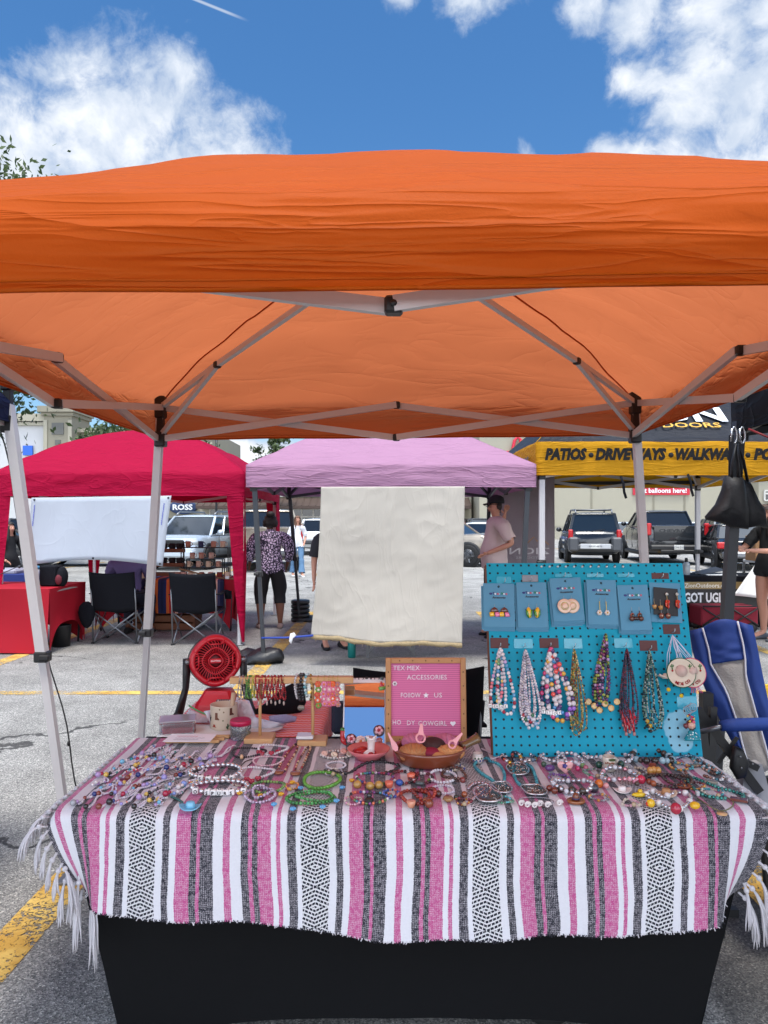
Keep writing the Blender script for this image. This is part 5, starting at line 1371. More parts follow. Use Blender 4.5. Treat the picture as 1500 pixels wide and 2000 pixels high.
def strip(A, B, v0, v1, m, nm, bulge=.012, top=0):
    a = MB(); a.grid(lambda u, v: lerp(A, v0 + (v1 - v0) * v) * (1 - u) + lerp(B, v0 + (v1 - v0) * v) * u + n_ * (bulge * math.sin(math.pi * u) + .006 * mnoise.noise(Vector((u * 3, v * 6, 2)))) + V(0, 0, top * math.sin(math.pi * u) * (1 - v) ** 4), 12, 20, thick=tuple(n_ * -.018)); a.build(nm, m, lc)
strip(Lf, Ml, 0, 1, BLU, 'back_panel', .012); strip(Mr, Rt, 0, 1, BLU, 'back_panel', .012); strip(Ml, Mr, 0, .333, BLU, 'back_panel', .015, .02); strip(Ml, Mr, .335, 1, MSH, 'mesh_panel', .008)
a = MB()
for P_ in (Ml, Mr): a.tube([lerp(P_, v) + n_ * .012 for v in np.linspace(0, 1, 22)], .004, 6)
a.build('piping', mat('silver_piping', (186, 188, 200), .5), lc)
a = MB(); a.tube([at(1408, 1418, 2.62), at(1430, 1416, 2.62), at(1500, 1414, 2.66), at(1560, 1414, 2.7)], [.018, .024, .024, .022], 12); a.build('armrest', BLU, lc)
a = MB(); a.tube([at(1366, 1430, 2.66), at(1390, 1424, 2.64), at(1412, 1418, 2.62)], .009, 8); a.build('arm_bar', STEEL, lc)
for (p, q, w) in (((1362, 1385), (1482, 1545), .03), ((1368, 1390), (1382, 1520), .026), ((1392, 1380), (1386, 1530), .024), ((1402, 1490), (1440, 1440), .012), ((1420, 1470), (1480, 1500), .022)):
    a = MB(); a.bar(at(*p, 2.72), at(*q, 2.70), w); a.build('frame_bar', BLACK, lc)
a = MB(); a.pillow([at(x, y, 2.66) for x, y in ((1432, 1455), (1450, 1462), (1462, 1490), (1455, 1518), (1438, 1522), (1425, 1500))], V(0, .02, 0)); a.build('hinge', BLACK, lc)
a = MB()
for q in ((1446, 1478), (1448, 1500), (1462, 1482), (1470, 1492)): a.ball(at(*q, 2.63), .004, 6, 4)
a.build('rivet', STEEL, lc)
for (px, yy) in ((1390, 2.7), (1490, 2.75), (1400, 3.15), (1500, 3.1)):
    c = at(px, 1500, yy); a = MB(); a.bar((c[0], yy, .45), (c[0] + .03, yy, 0.004), .026); a.build('leg', BLACK, lc)
a = MB(); a.grid(lambda u, v: V(1.30 + .5 * u, 2.48 + .42 * v, .44 - .05 * math.sin(3.14 * u)), 8, 6, thick=(0, 0, .02)); a.build('seat', BLU, lc)
ob('yellow_crate', 'yellow plastic crate behind the blue lounge chair', 'crate', mat('yellow_plastic', (214, 176, 40), .5), lambda a: (a.bar((2.5, 4.9, .42), (3.1, 4.9, .46), .03), a.bar((2.5, 4.9, .30), (3.1, 4.9, .30), .05), a.bar((2.5, 4.9, .18), (3.1, 4.9, .18), .05), a.bar((2.52, 4.9, 0), (2.52, 4.9, .42), .04), a.bar((3.08, 4.9, 0), (3.08, 4.9, .45), .04), a.bar((2.52, 5.3, 0), (2.52, 5.3, .42), .04), a.bar((2.52, 4.9, .4), (2.52, 5.3, .4), .03)))
pb_ = at(1472, 1505, 2.5)
ob('paper_bag', 'white printed paper bag leaning below the blue lounge chair', 'bag', mat('grey_paper', (138, 138, 142), .8), lambda a: a.prism([at(1455, 1500, 2.72), at(1488, 1492, 2.72), at(1510, 1570, 2.7), at(1446, 1570, 2.7)], (0, .05, 0)))
for (px, lab) in ((1379, 'black upright stand post right of the turquoise pegboard'),):
    c = at(px, 1400, 2.85); a = MB(); a.bar((c[0], 2.85, 0), (c[0], 2.85, .86), .04); a.bar((c[0] - .02, 2.82, .55), (c[0] + .12, 2.82, .45), .03); a.bar((c[0] - .12, 2.85, .015), (c[0] + .12, 2.85, .015), .03); a.bar((c[0], 2.72, .015), (c[0], 2.98, .015), .03)
    tag(a.build('stand_post', BLACK), lab, 'stand')
# ------------------------------------------------------------------ the jewellery table
TX0, TX1, TY0, TY1, TZ = -.865, 1.005, 1.965, 2.66, .75
TOP = TZ + .007
# striped blanket material: stripes follow the cloth (u = across, v = along)
bm_ = bpy.data.materials.new('striped_serape'); bm_.use_nodes = True
t = NT(bm_.node_tree); b = t.n['Principled BSDF']
uvn = t.node('ShaderNodeUVMap', uv_map='UVMap'); sp_ = t.node('ShaderNodeSeparateXYZ'); t.link(uvn.outputs[0], sp_.inputs[0])
U, VV = sp_.outputs[0], sp_.outputs[1]
WARP = t.math('MULTIPLY', t.math('SUBTRACT', t.noise(uvn.outputs[0], 9, 3), .5), .010)
jag = t.math('MULTIPLY', t.math('SUBTRACT', t.noise(uvn.outputs[0], 320, 1), .5), .004)
U2 = t.math('ADD', U, t.math('ADD', WARP, jag))
def ux(px): return (px - 750) / FPX * 1.95
Wc, Kc, Pc, Dc = lin((210, 208, 213)), lin((38, 39, 48)), lin((178, 76, 128)), (0, 1, 0, 1)
per0 = ux(138); plen = ux(466.5) - per0
st_ = [(138, Kc), (152, Pc), (159, Kc), (169, Pc), (195, Wc), (205.5, Pc), (213, Wc), (226, Kc), (242.5, Wc), (251, Dc), (303, Wc), (317, Kc), (330, Wc), (343, Pc), (370, Kc), (382, Pc), (389, Kc), (413.5, Wc), (433, Pc), (445, Wc)]
frp = t.math('FRACT', t.math('ADD', t.math('DIVIDE', t.math('SUBTRACT', U2, per0), plen * 1.018), 4.0))
rmp = t.ramp(frp, [((ux(p) - per0) / plen, c) for p, c in st_])
edgeL = t.ramp(t.math('DIVIDE', t.math('SUBTRACT', U2, ux(70)), ux(138) - ux(70)), [(0, Kc), ((86 - 70) / 68, Wc), ((103 - 70) / 68, Pc), ((116 - 70) / 68, Wc)])
stripes = t.mix(t.math('LESS_THAN', U2, per0), rmp, edgeL)
stripes = t.mix(t.math('GREATER_THAN', U2, ux(1490)), stripes, Kc)
sepc = t.node('ShaderNodeSeparateColor'); t.link(stripes, sepc.inputs[0])
isD = t.math('GREATER_THAN', sepc.outputs[1], .9)
# diamond weave band
uc = t.math('SUBTRACT', frp, (ux(277) - per0) / plen)
au = t.math('DIVIDE', t.math('ABSOLUTE', uc), (ux(303) - ux(277)) / plen)
half = .0525
vs = t.math('DIVIDE', VV, half)
sgn = t.math('SUBTRACT', t.math('MULTIPLY', t.math('GREATER_THAN', t.math('FRACT', t.math('MULTIPLY', vs, .5)), .5), 2.0), 1.0)
ph = t.math('ADD', t.math('MULTIPLY', VV, 1 / .0104), t.math('MULTIPLY', t.math('MULTIPLY', sgn, au), 1.45))
rowk = t.math('GREATER_THAN', t.math('FRACT', ph), .42)
ck = t.math('GREATER_THAN', t.math('FRACT', t.math('ADD', t.math('MULTIPLY', uc, plen / .0092), t.math('MULTIPLY', t.math('FLOOR', ph), .37))), .2)
dia = t.mix(t.math('MULTIPLY', rowk, ck), lin((206, 204, 206)), lin((28, 30, 42)))
colr = t.mix(isD, stripes, dia)
# twill flecks: white warp threads showing through dark and pink bands
mpn = t.node('ShaderNodeMapping'); mpn.inputs['Rotation'].default_value = (0, 0, R(38)); t.link(uvn.outputs[0], mpn.inputs[0]); mpn.inputs['Scale'].default_value = (300, 620, 1)
fl = t.noise(mpn.outputs[0], 1.0, 2, .6)
fleck = t.mr(fl, .56, .66)
mpn2 = t.node('ShaderNodeMapping'); mpn2.inputs['Rotation'].default_value = (0, 0, R(-45)); t.link(uvn.outputs[0], mpn2.inputs[0])
chk = t.node('ShaderNodeTexChecker'); chk.inputs['Scale'].default_value = 300; t.link(mpn2.outputs[0], chk.inputs['Vector'])
isW = t.math('GREATER_THAN', sepc.outputs[1], .4)
amt = t.math('MULTIPLY', t.math('ADD', t.math('MULTIPLY', fleck, .55), t.math('MULTIPLY', t.math('MULTIPLY', chk.outputs['Fac'], t.mr(t.noise(uvn.outputs[0], 90, 2), .35, .6)), .34)), t.math('SUBTRACT', 1.0, isW))
colr = t.mix(amt, colr, lin((214, 206, 212)))
fuzz = t.math('ADD', .9, t.math('MULTIPLY', t.noise(uvn.outputs[0], 130, 4, .7), .2))
sv = t.node('ShaderNodeVectorMath', operation='SCALE'); t.link(colr, sv.inputs[0]); t.link(fuzz, sv.inputs[3])
t.link(sv.outputs[0], b.inputs['Base Color']); b.inputs['Roughness'].default_value = .95; b.inputs['Specular IOR Level'].default_value = .1
b.inputs['Sheen Weight'].default_value = .15
bn = t.node('ShaderNodeBump'); bn.inputs['Strength'].default_value = .5; bn.inputs['Distance'].default_value = .004
t.link(t.math('ADD', t.noise(uvn.outputs[0], 260, 3, .6), t.math('MULTIPLY', t.noise(uvn.outputs[0], 34, 3), .8)), bn.inputs['Height']); t.link(bn.outputs[0], b.inputs['Normal'])

def smooth(x): x = min(1, max(0, x)); return x * x * (3 - 2 * x)
UL, UR = ux(73), ux(1512)
def hemdrop(u):
    px = u / 1.95 * FPX + 750
    return float(np.interp(px, [70, 110, 150, 200, 260, 450, 560, 700, 950, 1250, 1400, 1460, 1515], [.165, .215, .25, .262, .272, .285, .296, .322, .326, .312, .292, .262, .20]))
RB = .024
def blanket(u, s):
    """u = across (m), s = distance along the cloth from the rear edge; front fold at s = TY1 - TY0"""
    dep = 2.60 - TY0; x = u; drop = 0.
    zt = TOP + .004 * mnoise.noise(Vector((u * 4, s * 5, 0)))
    # tiny side overhang
    over = max(0, TX0 - .005 - u) + max(0, u - TX1 - .005)
    if s < dep:
        y = 2.60 - s; z = zt
        k = max(0, s - (dep - RB)) / RB
        z -= over * .75
        x = u + (over * .5 if u < 0 else -over * .5)
        return V(x, y, z - .006 * k * k)
    d = s - dep
    a = min(d / RB, 1.35); z = zt - .006 - RB * (1 - math.cos(min(a, 1.35))) * 1.0; y = TY0 - RB * math.sin(min(a, 1.5))
    if d > RB * 1.35: z -= (d - RB * 1.35) ; 
    f = d / .33
    y -= .011 * f * (1 + .9 * math.sin(u * 9.5 + .6) + .5 * math.sin(u * 4.1 + 2 * d)) + .007 * math.sin(u * 23 + 1) * f
    z += .0
    eL = smooth((ux(205) - u) / (ux(205) - ux(73))); eR = smooth((u - ux(1395)) / (ux(1512) - ux(1395)))
    x = u + (over * .5 if u < 0 else -over * .5) + .128 * eL * min(f, 1) ** 1.15 - .105 * eR * min(f, 1) ** 1.3 + .006 * math.sin(u * 8 + d * 14) * f
    y += (.085 * eL + .075 * eR) * f - .03 * math.sin(math.pi * min(1, f)) * (eL + eR)
    z -= over * .75 * (1 - f)
    return V(x, y, z)
NU, NV_ = 190, 90
a = MB(); dep = 2.60 - TY0
def bf(i, j):
    u = UL + (UR - UL) * i; tot = dep + hemdrop(u) + .012
    q = j ** .8
    return blanket(u, tot * q), (u, tot * q)
a.grid(lambda i, j: bf(i, j)[0], NU, NV_, uvf=lambda i, j: bf(i, j)[1])
bl = thing('striped_blanket', 'pink, white and black striped serape blanket covering the jewellery table', 'blanket', ((TX0 + TX1) / 2, 2.3, TZ))
a.build('cloth', bm_, bl)
YARN = mat('white_yarn', (206, 202, 206), .95, bump=.6, bscale=250)
a = MB(); rg = random.Random(4)
def tassel(p, d0, L, n=9, spread=.0045, lay=False, droop=1.0):
    knot = p + unit(d0) * .02
    a.ball(knot, .0075, 8, 6)
    for k in range(int(n * 1.4)):
        q = V(rg.uniform(-1, 1), rg.uniform(-1, 1), rg.uniform(-.4, .4)) * min(spread, .006)
        pts = [p + q * .3, knot + q * .15]; d = unit(d0); l = L * rg.uniform(.75, 1.12); cur = knot
        for i in range(7):
            d = unit(d + V(rg.uniform(-.12, .12), rg.uniform(-.12, .12), -.5 * droop + rg.uniform(-.1, .1)))
            cur = cur + d * l / 7 + q * .10
            if lay and cur[2] < TOP + .004: cur[2] = TOP + .004 + rg.uniform(0, .004)
            pts.append(cur)
        a.tube(pts, [.0022] * 2 + [.0026] * 5 + [.0019, .0008], 5)
for i in range(19):       # left edge, laid on and over the table edge
    s = .02 + dep * i / 18; p = blanket(UL + .004, s)
    tassel(p, V(-.55, -.3, .1), rg.uniform(.05, .085) if i < 12 else rg.uniform(.08, .11), droop=1.0)
for i in range(7):
    dd = dep + .03 + .032 * i; p = blanket(UL + .003, dd); tassel(p, V(-.45 + .06 * i, -.2, -.6), rg.uniform(.07, .11), 12, .014)
p = blanket(UL + .01, dep + hemdrop(UL)); tassel(p + V(.02, 0, .0), V(-.1, -.1, -1), .17, 14, .016); tassel(p + V(.05, .0, -.01), V(.15, -.1, -1), .20, 14, .016); tassel(p + V(-.03, 0, .03), V(.5, -.3, -.3), .12, 10, .014)
for i in range(17):
    s = .02 + dep * i / 16; p = blanket(UR - .004, s); tassel(p + V(-.02, 0, .006), V(.7, -.2, .15), rg.uniform(.09, .13), 11, .013, droop=.8)
for i in range(7):
    dd = dep + .03 + .034 * i; p = blanket(UR - .003, dd); tassel(p, V(.6, -.2, -.5), rg.uniform(.10, .16), 12, .013)
p = blanket(UR - .01, dep + hemdrop(UR)); tassel(p, V(.3, -.1, -1), .10, 12, .014)
a.build('fringe', YARN, bl)
a = MB()
for i in range(330):
    u = UL + .06 + (UR - UL - .12) * i / 329; p = blanket(u, dep + hemdrop(u) + .008)
    px = u / 1.95 * FPX + 750
    a.tube([p, p + V(rg.uniform(-.006, .006), -.003, -rg.uniform(.002, .008))], .0013, 4, col=(34, 34, 42) if rg.random() < .62 else (200, 196, 200))
a.build('selvedge_threads', MATTE, bl)

# black stretch cover under the blanket
SPX = mat('black_spandex', (5, 6, 9), .75, spec=.2, bump=.25, bscale=6)
tcv = thing('table_cover', 'black stretch cover pulled over the jewellery table down to its feet', 'tablecloth', ((TX0 + TX1) / 2, 2.3, 0))
a = MB()
def cov(side):
    cs = [(TX0 + .012, TY0 + .012), (TX1 - .012, TY0 + .012), (TX1 - .012, TY1), (TX0 + .012, TY1)]
    A, B = V(*cs[side], 0), V(*cs[(side + 1) % 4], 0); L_ = np.linalg.norm(B - A); inn = unit(V((TX0 + TX1) / 2, (TY0 + TY1) / 2, 0) - (A + B) / 2)
    ar = .125
    def fn(u, v):
        e = 2 * u - 1; hem = ar * (1 - abs(e) ** 5); z = (TZ - .004) - (TZ - .004 - hem - .004) * v
        k = (1 - z / TZ); ctr_ = V((TX0 + TX1) / 2, (TY0 + TY1) / 2, 0)
        Fa = A + np.sign(ctr_ - A) * V(.135, .09, 0) * k; Fb = B + np.sign(ctr_ - B) * V(.135, .09, 0) * k
        p = (Fa + Fb) / 2 + (Fb - Fa) / 2 * e + inn * (.035 * (1 - e * e) * math.sin(3.14 * min(1, k)) + .004 * mnoise.noise(Vector((e * 5, z * 4, side))))
        p[2] = z; return p
    a.grid(fn, 40, 22)
for sd_ in range(4): cov(sd_)
a.grid(lambda u, v: V(TX0 + .012 + (TX1 - TX0 - .024) * u, TY0 + .012 + (TY1 - TY0 - .012) * v, TZ - .004), 4, 4)
a.build('cover', SPX, tcv)
tt_ = thing('folding_table', 'folding table hidden beneath the black stretch cover with the striped blanket', 'table', ((TX0 + TX1) / 2, 2.3, 0))
a = MB(); a.bbox(((TX0 + TX1) / 2, (TY0 + TY1) / 2 + .01, TZ - .03), (TX1 - TX0 - .05, TY1 - TY0 - .06, .04), .01); a.build('tabletop', MATS['grey_plastic_top'], tt_)
for sx in (TX0 + .25, TX1 - .25):
    a = MB(); a.tube([(sx, 2.12, TZ - .05), (sx, 2.12, .01)], .014, 8); a.tube([(sx, 2.52, TZ - .05), (sx, 2.52, .01)], .014, 8); a.tube([(sx, 2.12, .35), (sx, 2.52, .35)], .01, 8); a.build('leg', STEEL, tt_)
kt = thing('hand_cart', 'folded hand cart with a dark wheel under the jewellery table', 'cart', (.5, 2.35, 0))
for x in (.505, .86):
    w_ = MB(); w_.lathe([(.055, -.02), (.085, -.022), (.1, -.014), (.1, .014), (.085, .022), (.055, .02)], (x, 2.24, .1), 28, axis=(.15, -1, 0)); wo_ = w_.build('wheel', MATS['tyre_rubber'], kt)
    w_ = MB(); w_.lathe([(0, .012), (.06, .012), (.062, -.012), (0, -.012)], (x, 2.24, .1), 20, axis=(.15, -1, 0)); w_.build('rim', DARKM, wo_)
a = MB(); a.bbox((.62, 2.40, .16), (.7, .3, .05), .01); a.build('deck', BLACK, kt)

# second, orange-pink serape on a small table behind
s2m = bpy.data.materials.new('orange_serape'); s2m.use_nodes = True
t = NT(s2m.node_tree); b = t.n['Principled BSDF']; uvn = t.node('ShaderNodeUVMap', uv_map='UVMap'); sp_ = t.node('ShaderNodeSeparateXYZ'); t.link(uvn.outputs[0], sp_.inputs[0])
c9 = [(236, 120, 90), (230, 86, 60), (240, 170, 170), (226, 90, 130), (238, 214, 214), (232, 110, 80), (210, 60, 96), (244, 190, 180), (232, 120, 150), (236, 220, 220)]
zig = t.math('ADD', t.math('MULTIPLY', sp_.outputs[1], 9), t.math('MULTIPLY', t.math('PINGPONG', t.math('MULTIPLY', sp_.outputs[0], 40), .5), .22))
t.link(t.ramp(t.math('FRACT', zig), [(i / 10, lin(c)) for i, c in enumerate(c9)]), b.inputs['Base Color']); b.inputs['Roughness'].default_value = .95
sx0, sx1, sy0, sy1 = -.80, -.245, 2.63, 3.16
def s2f(u, v):
    x = sx0 + (sx1 - sx0 + .16) * u; y = sy0 + (sy1 - sy0) * v; z = .752
    if x > sx1: d = x - sx1; x = sx1 + .022 * math.sin(min(1.57, d / .02)) + .012 * math.sin(v * 13) * (d / .16); z -= max(0, d - .012)
    return V(x, y, z + .003 * math.sin(u * 20) * math.sin(v * 14))
a = MB(); a.grid(s2f, 50, 30); o = a.build('serape_blanket', s2m); tag(o, 'orange and pink patterned serape on the small table behind', 'blanket')
st2 = thing('side_table', 'small black legged table under the orange and pink serape', 'table', (-.5, 2.9, 0))
a = MB(); a.bbox(((sx0 + sx1) / 2, 2.9, .725), (sx1 - sx0 - .02, .5, .035), .006); a.build('tabletop', BLACK, st2)
for x in (sx0 + .05, sx1 - .05):
    for y in (2.7, 3.1): a = MB(); a.bar((x, y, .71), (x, y, .003), .025); a.build('leg', BLACK, st2)

def T(px, py, h=0.): return gnd(px, py, TOP + .002 + h)

# ------------------------------------------------------------------ pegboard
PB0 = T(1165, 1478) * V(0, 1, 1) + V(.692, 0, 0); PU = unit(V(0, .165, .616)); PN = unit(V(0, -.616, .165)); PR = V(1, 0, 0)
pmat = bpy.data.materials.new('turquoise_pegboard'); pmat.use_nodes = True
t = NT(pmat.node_tree); b = t.n['Principled BSDF']; uvn = t.node('ShaderNodeUVMap', uv_map='UVMap'); sp_ = t.node('ShaderNodeSeparateXYZ'); t.link(uvn.outputs[0], sp_.inputs[0])
gx = t.math('SUBTRACT', t.math('FRACT', t.math('DIVIDE', sp_.outputs[0], .0270)), .5); gy = t.math('SUBTRACT', t.math('FRACT', t.math('DIVIDE', sp_.outputs[1], .0270)), .5)
rr = t.math('SQRT', t.math('ADD', t.math('MULTIPLY', gx, gx), t.math('MULTIPLY', gy, gy)))
basec = t.mix(t.noise(uvn.outputs[0], 5, 4), lin((0, 138, 166)), lin((4, 154, 180)))
# a bare pale patch where the paint is missing, lower right
dx = t.math('SUBTRACT', sp_.outputs[0], .612); dy = t.math('SUBTRACT', sp_.outputs[1], .085)
pr = t.math('ADD', t.math('SQRT', t.math('ADD', t.math('MULTIPLY', dx, dx), t.math('MULTIPLY', t.math('MULTIPLY', dy, dy), .6))), t.math('MULTIPLY', t.math('SUBTRACT', t.noise(uvn.outputs[0], 22, 3), .5), .03))
basec = t.mix(t.math('MULTIPLY', t.mr(pr, .053, .047), .75), basec, lin((150, 196, 214)))
t.link(t.mix(t.mr(rr, .16, .13), basec, lin((10, 32, 40))), b.inputs['Base Color']); b.inputs['Roughness'].default_value = .55; b.inputs['Specular IOR Level'].default_value = .25
pg = thing('pegboard', 'turquoise painted pegboard leaning at the table rear, hung with jewellery', 'display board', PB0)
pw, phh = .676, .638
a = MB(); a.grid(lambda u, v: PB0 + PR * (u - .5) * pw + PU * phh * v, 2, 2, uvf=lambda u, v: (u * pw + .003, v * phh + .005), thick=tuple(-PN * .006), smooth=False); a.build('board', pmat, pg)
a = MB()
for sg in (-1, 1): a.box(PB0 + PR * sg * (pw / 2 - .012) + PU * phh / 2 - PN * .022, (.03, .03, phh - .01), rot=rotx(-math.atan2(.165, .616)))
a.box(PB0 + PU * (phh - .02) - PN * .022, (pw - .06, .03, .03), rot=rotx(-math.atan2(.165, .616))); a.build('back_frame', MATS['dark_wood'], pg)
a = MB(); a.bar(PB0 + PU * .5 - PN * .04, V(.69, 2.655, TOP), .02); a.build('prop', MATS['dark_wood'], pg)
def PB(px, py, d=.0): return onplane(px, py, PB0 + PN * d, PN)
BRN, CLR = mat('brown_strip', (84, 44, 42), .6, var=.15, vscale=60), mat('clear_strip', (40, 158, 182), .25, coat=.5)
for (px, py, w, h, m, hk) in ((984, 1133, 30, 14, 'c', 1), (1035, 1130, 32, 14, 'g', 1), (1100, 1124, 34, 8, 'c', 1), (1162, 1124, 34, 8, 'c', 1), (1222, 1124, 34, 8, 'c', 1), (1289, 1125, 34, 12, 'b', 1),
                              (975, 1256, 35, 20, 'b', 1), (1022, 1257, 37, 19, 'c', 1), (1072, 1256, 37, 19, 'b', 1), (1119, 1257, 36, 20, 'c', 1), (1217, 1256, 36, 19, 'c', 1), (1266, 1261, 34, 20, 'b', 1), (1311, 1229, 33, 19, 'b', 1), (1341, 1371, 38, 21, 'c', 1)):
    c = PB(px, py); w *= 2.5 / FPX; h *= 2.5 / FPX
    a = MB(); a.bbox(c + PN * .0015, (w, h, .002), .0008, rot=np.stack([PR, PU, PN], 1)); st__ = a.build('hook_strip', {'b': BRN, 'c': CLR, 'g': STEEL}[m], pg)
    q = c - PU * h * .35; a = MB(); a.tube([q + PN * .002, q + PN * .02, q + PN * .03 + PU * .003, q + PN * .032 + PU * .01], .0014, 6); a.build('hook', mat('clear_hook', (180, 206, 212), .2, trans=.3), st__)
a = MB()
for i in range(11): a.lathe([(.0035, 0), (.0035, .006), (.002, .008)], PB(1057 + i * 15.9, 1107.2), 8, axis=PN)
a.build('board_pegs', mat('white_pegs', (206, 214, 216), .3), pg)

CARDM = mat('blue_card', (72, 134, 164), .55, var=.04)
def lettering_card(a, o, r, u_, n_, k):
    cs = [(40, 44, 110), (206, 214, 220), (24, 120, 96), (196, 40, 60)]
    x = -.0225
    a.pillow([o + r * (x - .005 + .006 * math.cos(q)) * k + u_ * (.0035 + .004 * math.sin(q)) * k for q in np.linspace(0, 6.28, 9)[:-1]], n_ * .0008, col=(30, 40, 110))
    for i, ch in enumerate('Tex-Mex'):
        a.text(ch, o + r * x * k + n_ * .0004, r, u_, .0125 * k, bold=.03, col=(cs[0], (210, 220, 226), cs[3], (220, 220, 222), cs[2], (210, 220, 226), cs[3])[i], depth=.0006)
        x += .0075
    a.text('Accessories', o + n_ * .0004 - u_ * .013 * k, r, u_, .0098 * k, width=.047 * k, align='c', bold=.03, shear=.25, col=(18, 24, 34), depth=.0006)
def card(px0, px1, py0, py1, ang, label, back, deco):
    c = PB((px0 + px1) / 2, (py0 + py1) / 2, .016); w = (px1 - px0) * 2.5 / FPX; h = (py1 - py0) * 2.5 / FPX
    rt = unit(PR * math.cos(ang) + PU * math.sin(ang)); up_ = np.cross(PN, rt)
    o = thing('earring_card', label, 'earring card', c, 'earring cards on the pegboard')
    for k in range(back, 0, -1):
        a = MB(); a.bbox(c - PN * .004 * k + rt * (-.006 + .007 * (k % 2)) - up_ * .004 * k, (w, h, .0008), .0003, rot=np.stack([rt, up_, PN], 1)); a.build('spare_card', CARDM, o)
    a = MB(); a.bbox(c, (w, h, .0009), .0003, rot=np.stack([rt, up_, PN], 1)); a.build('card', CARDM, o)
    a = MB(); lettering_card(a, c + up_ * (h * .5 - .039) + PN * .0012, rt, up_, PN, .98)
    a.lathe([(.004, 0), (.004, .0006)], c + up_ * (h * .5 - .011) + PN * .0005, 10, axis=PN, col=(20, 60, 72)); a.build('lettering', COLR, o)
    deco(o, c, rt, up_, h); return o
def hookwire(a, p, up_, n_): a.tube([p, p + up_ * .008, p + up_ * .013 + n_ * .002], .0006, 4, col=(150, 150, 150))
def two(o, c, rt, up_, h, sep, y, fn, nm='earring'):
    for sg in (-1, 1):
        a = MB(); p = c + rt * sg * sep + up_ * y + PN * .007; hookwire(a, p + up_ * .012, up_, PN); fn(a, p, rt, up_, sg); a.build(nm, BEAD, o)
def bread(a, p, r, u, sg):
    a.pillow([p + r * x + u * y for x, y in ((-.014, .0), (-.010, .010), (0, .016), (.010, .010), (.014, .0), (0, -.004))], PN * .006, col=(92, 50, 40))
    a.pillow([p + r * (x - .002) + u * y for x, y in ((-.016, -.004), (-.012, -.001), (.0, -.001), (.002, -.016), (-.014, -.017))], PN * .007, col=(226, 180, 40))
    a.pillow([p + r * (x + .013) + u * y for x, y in ((-.012, -.002), (.001, -.002), (.006, -.016), (-.010, -.017))], PN * .006, col=(226, 120, 160))
def corn(a, p, r, u, sg):
    q = p - u * .006
    a.ball(q + PN * .003, 1, 12, 8, sq=(.0085, .006, .0185), rot=np.stack([r, PN, u], 1) @ roty(R(8) * sg), col=(222, 176, 44))
    for k in (-1, 1): a.pillow([q + r * (k * .004 + x * k) + u * y for x, y in ((-.002, -.019), (.006, -.008), (.007, .012), (.0, .006), (-.003, -.006))], PN * .009, col=(74, 138, 40))
def hatd(a, p, r, u, sg):
    q = p - u * .010 + PN * (.002 if sg < 0 else -.004)
    a.lathe([(.0245, .002), (.0245, .004), (.022, .0055), (.015, .003), (.012, .004), (.010, .011), (.005, .012), (0, .0105)], q, 24, axis=PN, col=(214, 178, 150))
    a.tube([q + (r * math.cos(k) + u * math.sin(k)) * .0125 + PN * .005 for k in np.linspace(0, 6.28, 19)[:-1]], .0012, 5, closed=True, col=(176, 170, 96))
def flower(a, c, R_, n, col, cc, f=(V(1, 0, 0), V(0, 0, 1), V(0, -1, 0)), pet=.5):
    r, u, nn = f
    for k in range(n):
        an = 6.283 * k / n; a.ball(c + (r * math.cos(an) + u * math.sin(an)) * R_ * .62, R_ * pet, 8, 6, sq=(1, 1, 1), col=col)
    a.ball(c + nn * R_ * .25, R_ * .42, 8, 6, col=cc)
def daisy(a, p, r, u, sg):
    for k in range(12): a.ball(p + u * (.010 - k * .0026) + r * .002 * sg, .0017, 6, 4, col=(206, 186, 90))
    flower(a, p - u * .027 + r * sg * .004, .0085, 6, (214, 206, 196), (200, 150, 60), (r, u, PN))
def guitar(a, p, r, u, sg):
    a.tube([p + u * .012, p], .0016, 5, col=(60, 36, 24)); a.ball(p - u * .004 + PN * .002, .008, 10, 7, sq=(1, .6, 1.1), col=(150, 74, 40)); a.ball(p - u * .015 + r * sg * .003 + PN * .002, .009, 10, 7, col=(92, 50, 34)); a.ball(p - u * .014 - r * sg * .009 + PN * .001, .007, 8, 6, col=(48, 30, 30))
    a.lathe([(.0055, 0), (.0055, .002), (.003, .003)], p - u * .005 + PN * .008, 10, axis=PN, col=(30, 20, 18))
card(944, 1005, 1139, 1225, R(-1), 'blue card with pink, yellow and brown sweet bread earrings', 3, lambda o, c, r, u, h: two(o, c, r, u, h, .0165, -.023, bread))
card(1010, 1069, 1137, 1226, 0, 'blue card with green and yellow corn cob earrings', 3, lambda o, c, r, u, h: two(o, c, r, u, h, .0135, -.021, corn))
card(1077, 1138, 1128, 1213, R(2.5), 'blue card with round straw hat earrings', 4, lambda o, c, r, u, h: two(o, c, r, u, h, .0135, -.014, hatd))
card(1147, 1205, 1132, 1220, R(-1), 'blue card with yellow bead and white daisy earrings', 3, lambda o, c, r, u, h: two(o, c, r, u, h, .009, -.010, daisy))
card(1209, 1269, 1142, 1231, R(1), 'blue card with brown clay pot earrings', 3, lambda o, c, r, u, h: two(o, c, r, u, h, .0125, -.024, guitar))
c = PB(1300, 1175, .018)
o = thing('earring_card', 'black card pinned with four dangling red and brown earrings', 'earring card', c, 'earring cards on the pegboard')
R3 = np.stack([PR, PU, PN], 1)
a = MB(); a.bbox(PB(1300, 1177, .010), (.105, .135, .0009), .0003, rot=R3 @ rotz(R(-2))); a.build('spare_card', CARDM, o)
a = MB(); a.bbox(c, (.082, .094, .001), .0003, rot=R3 @ rotz(R(-5))); a.build('card', mat('black_card', (30, 30, 32), .6), o)
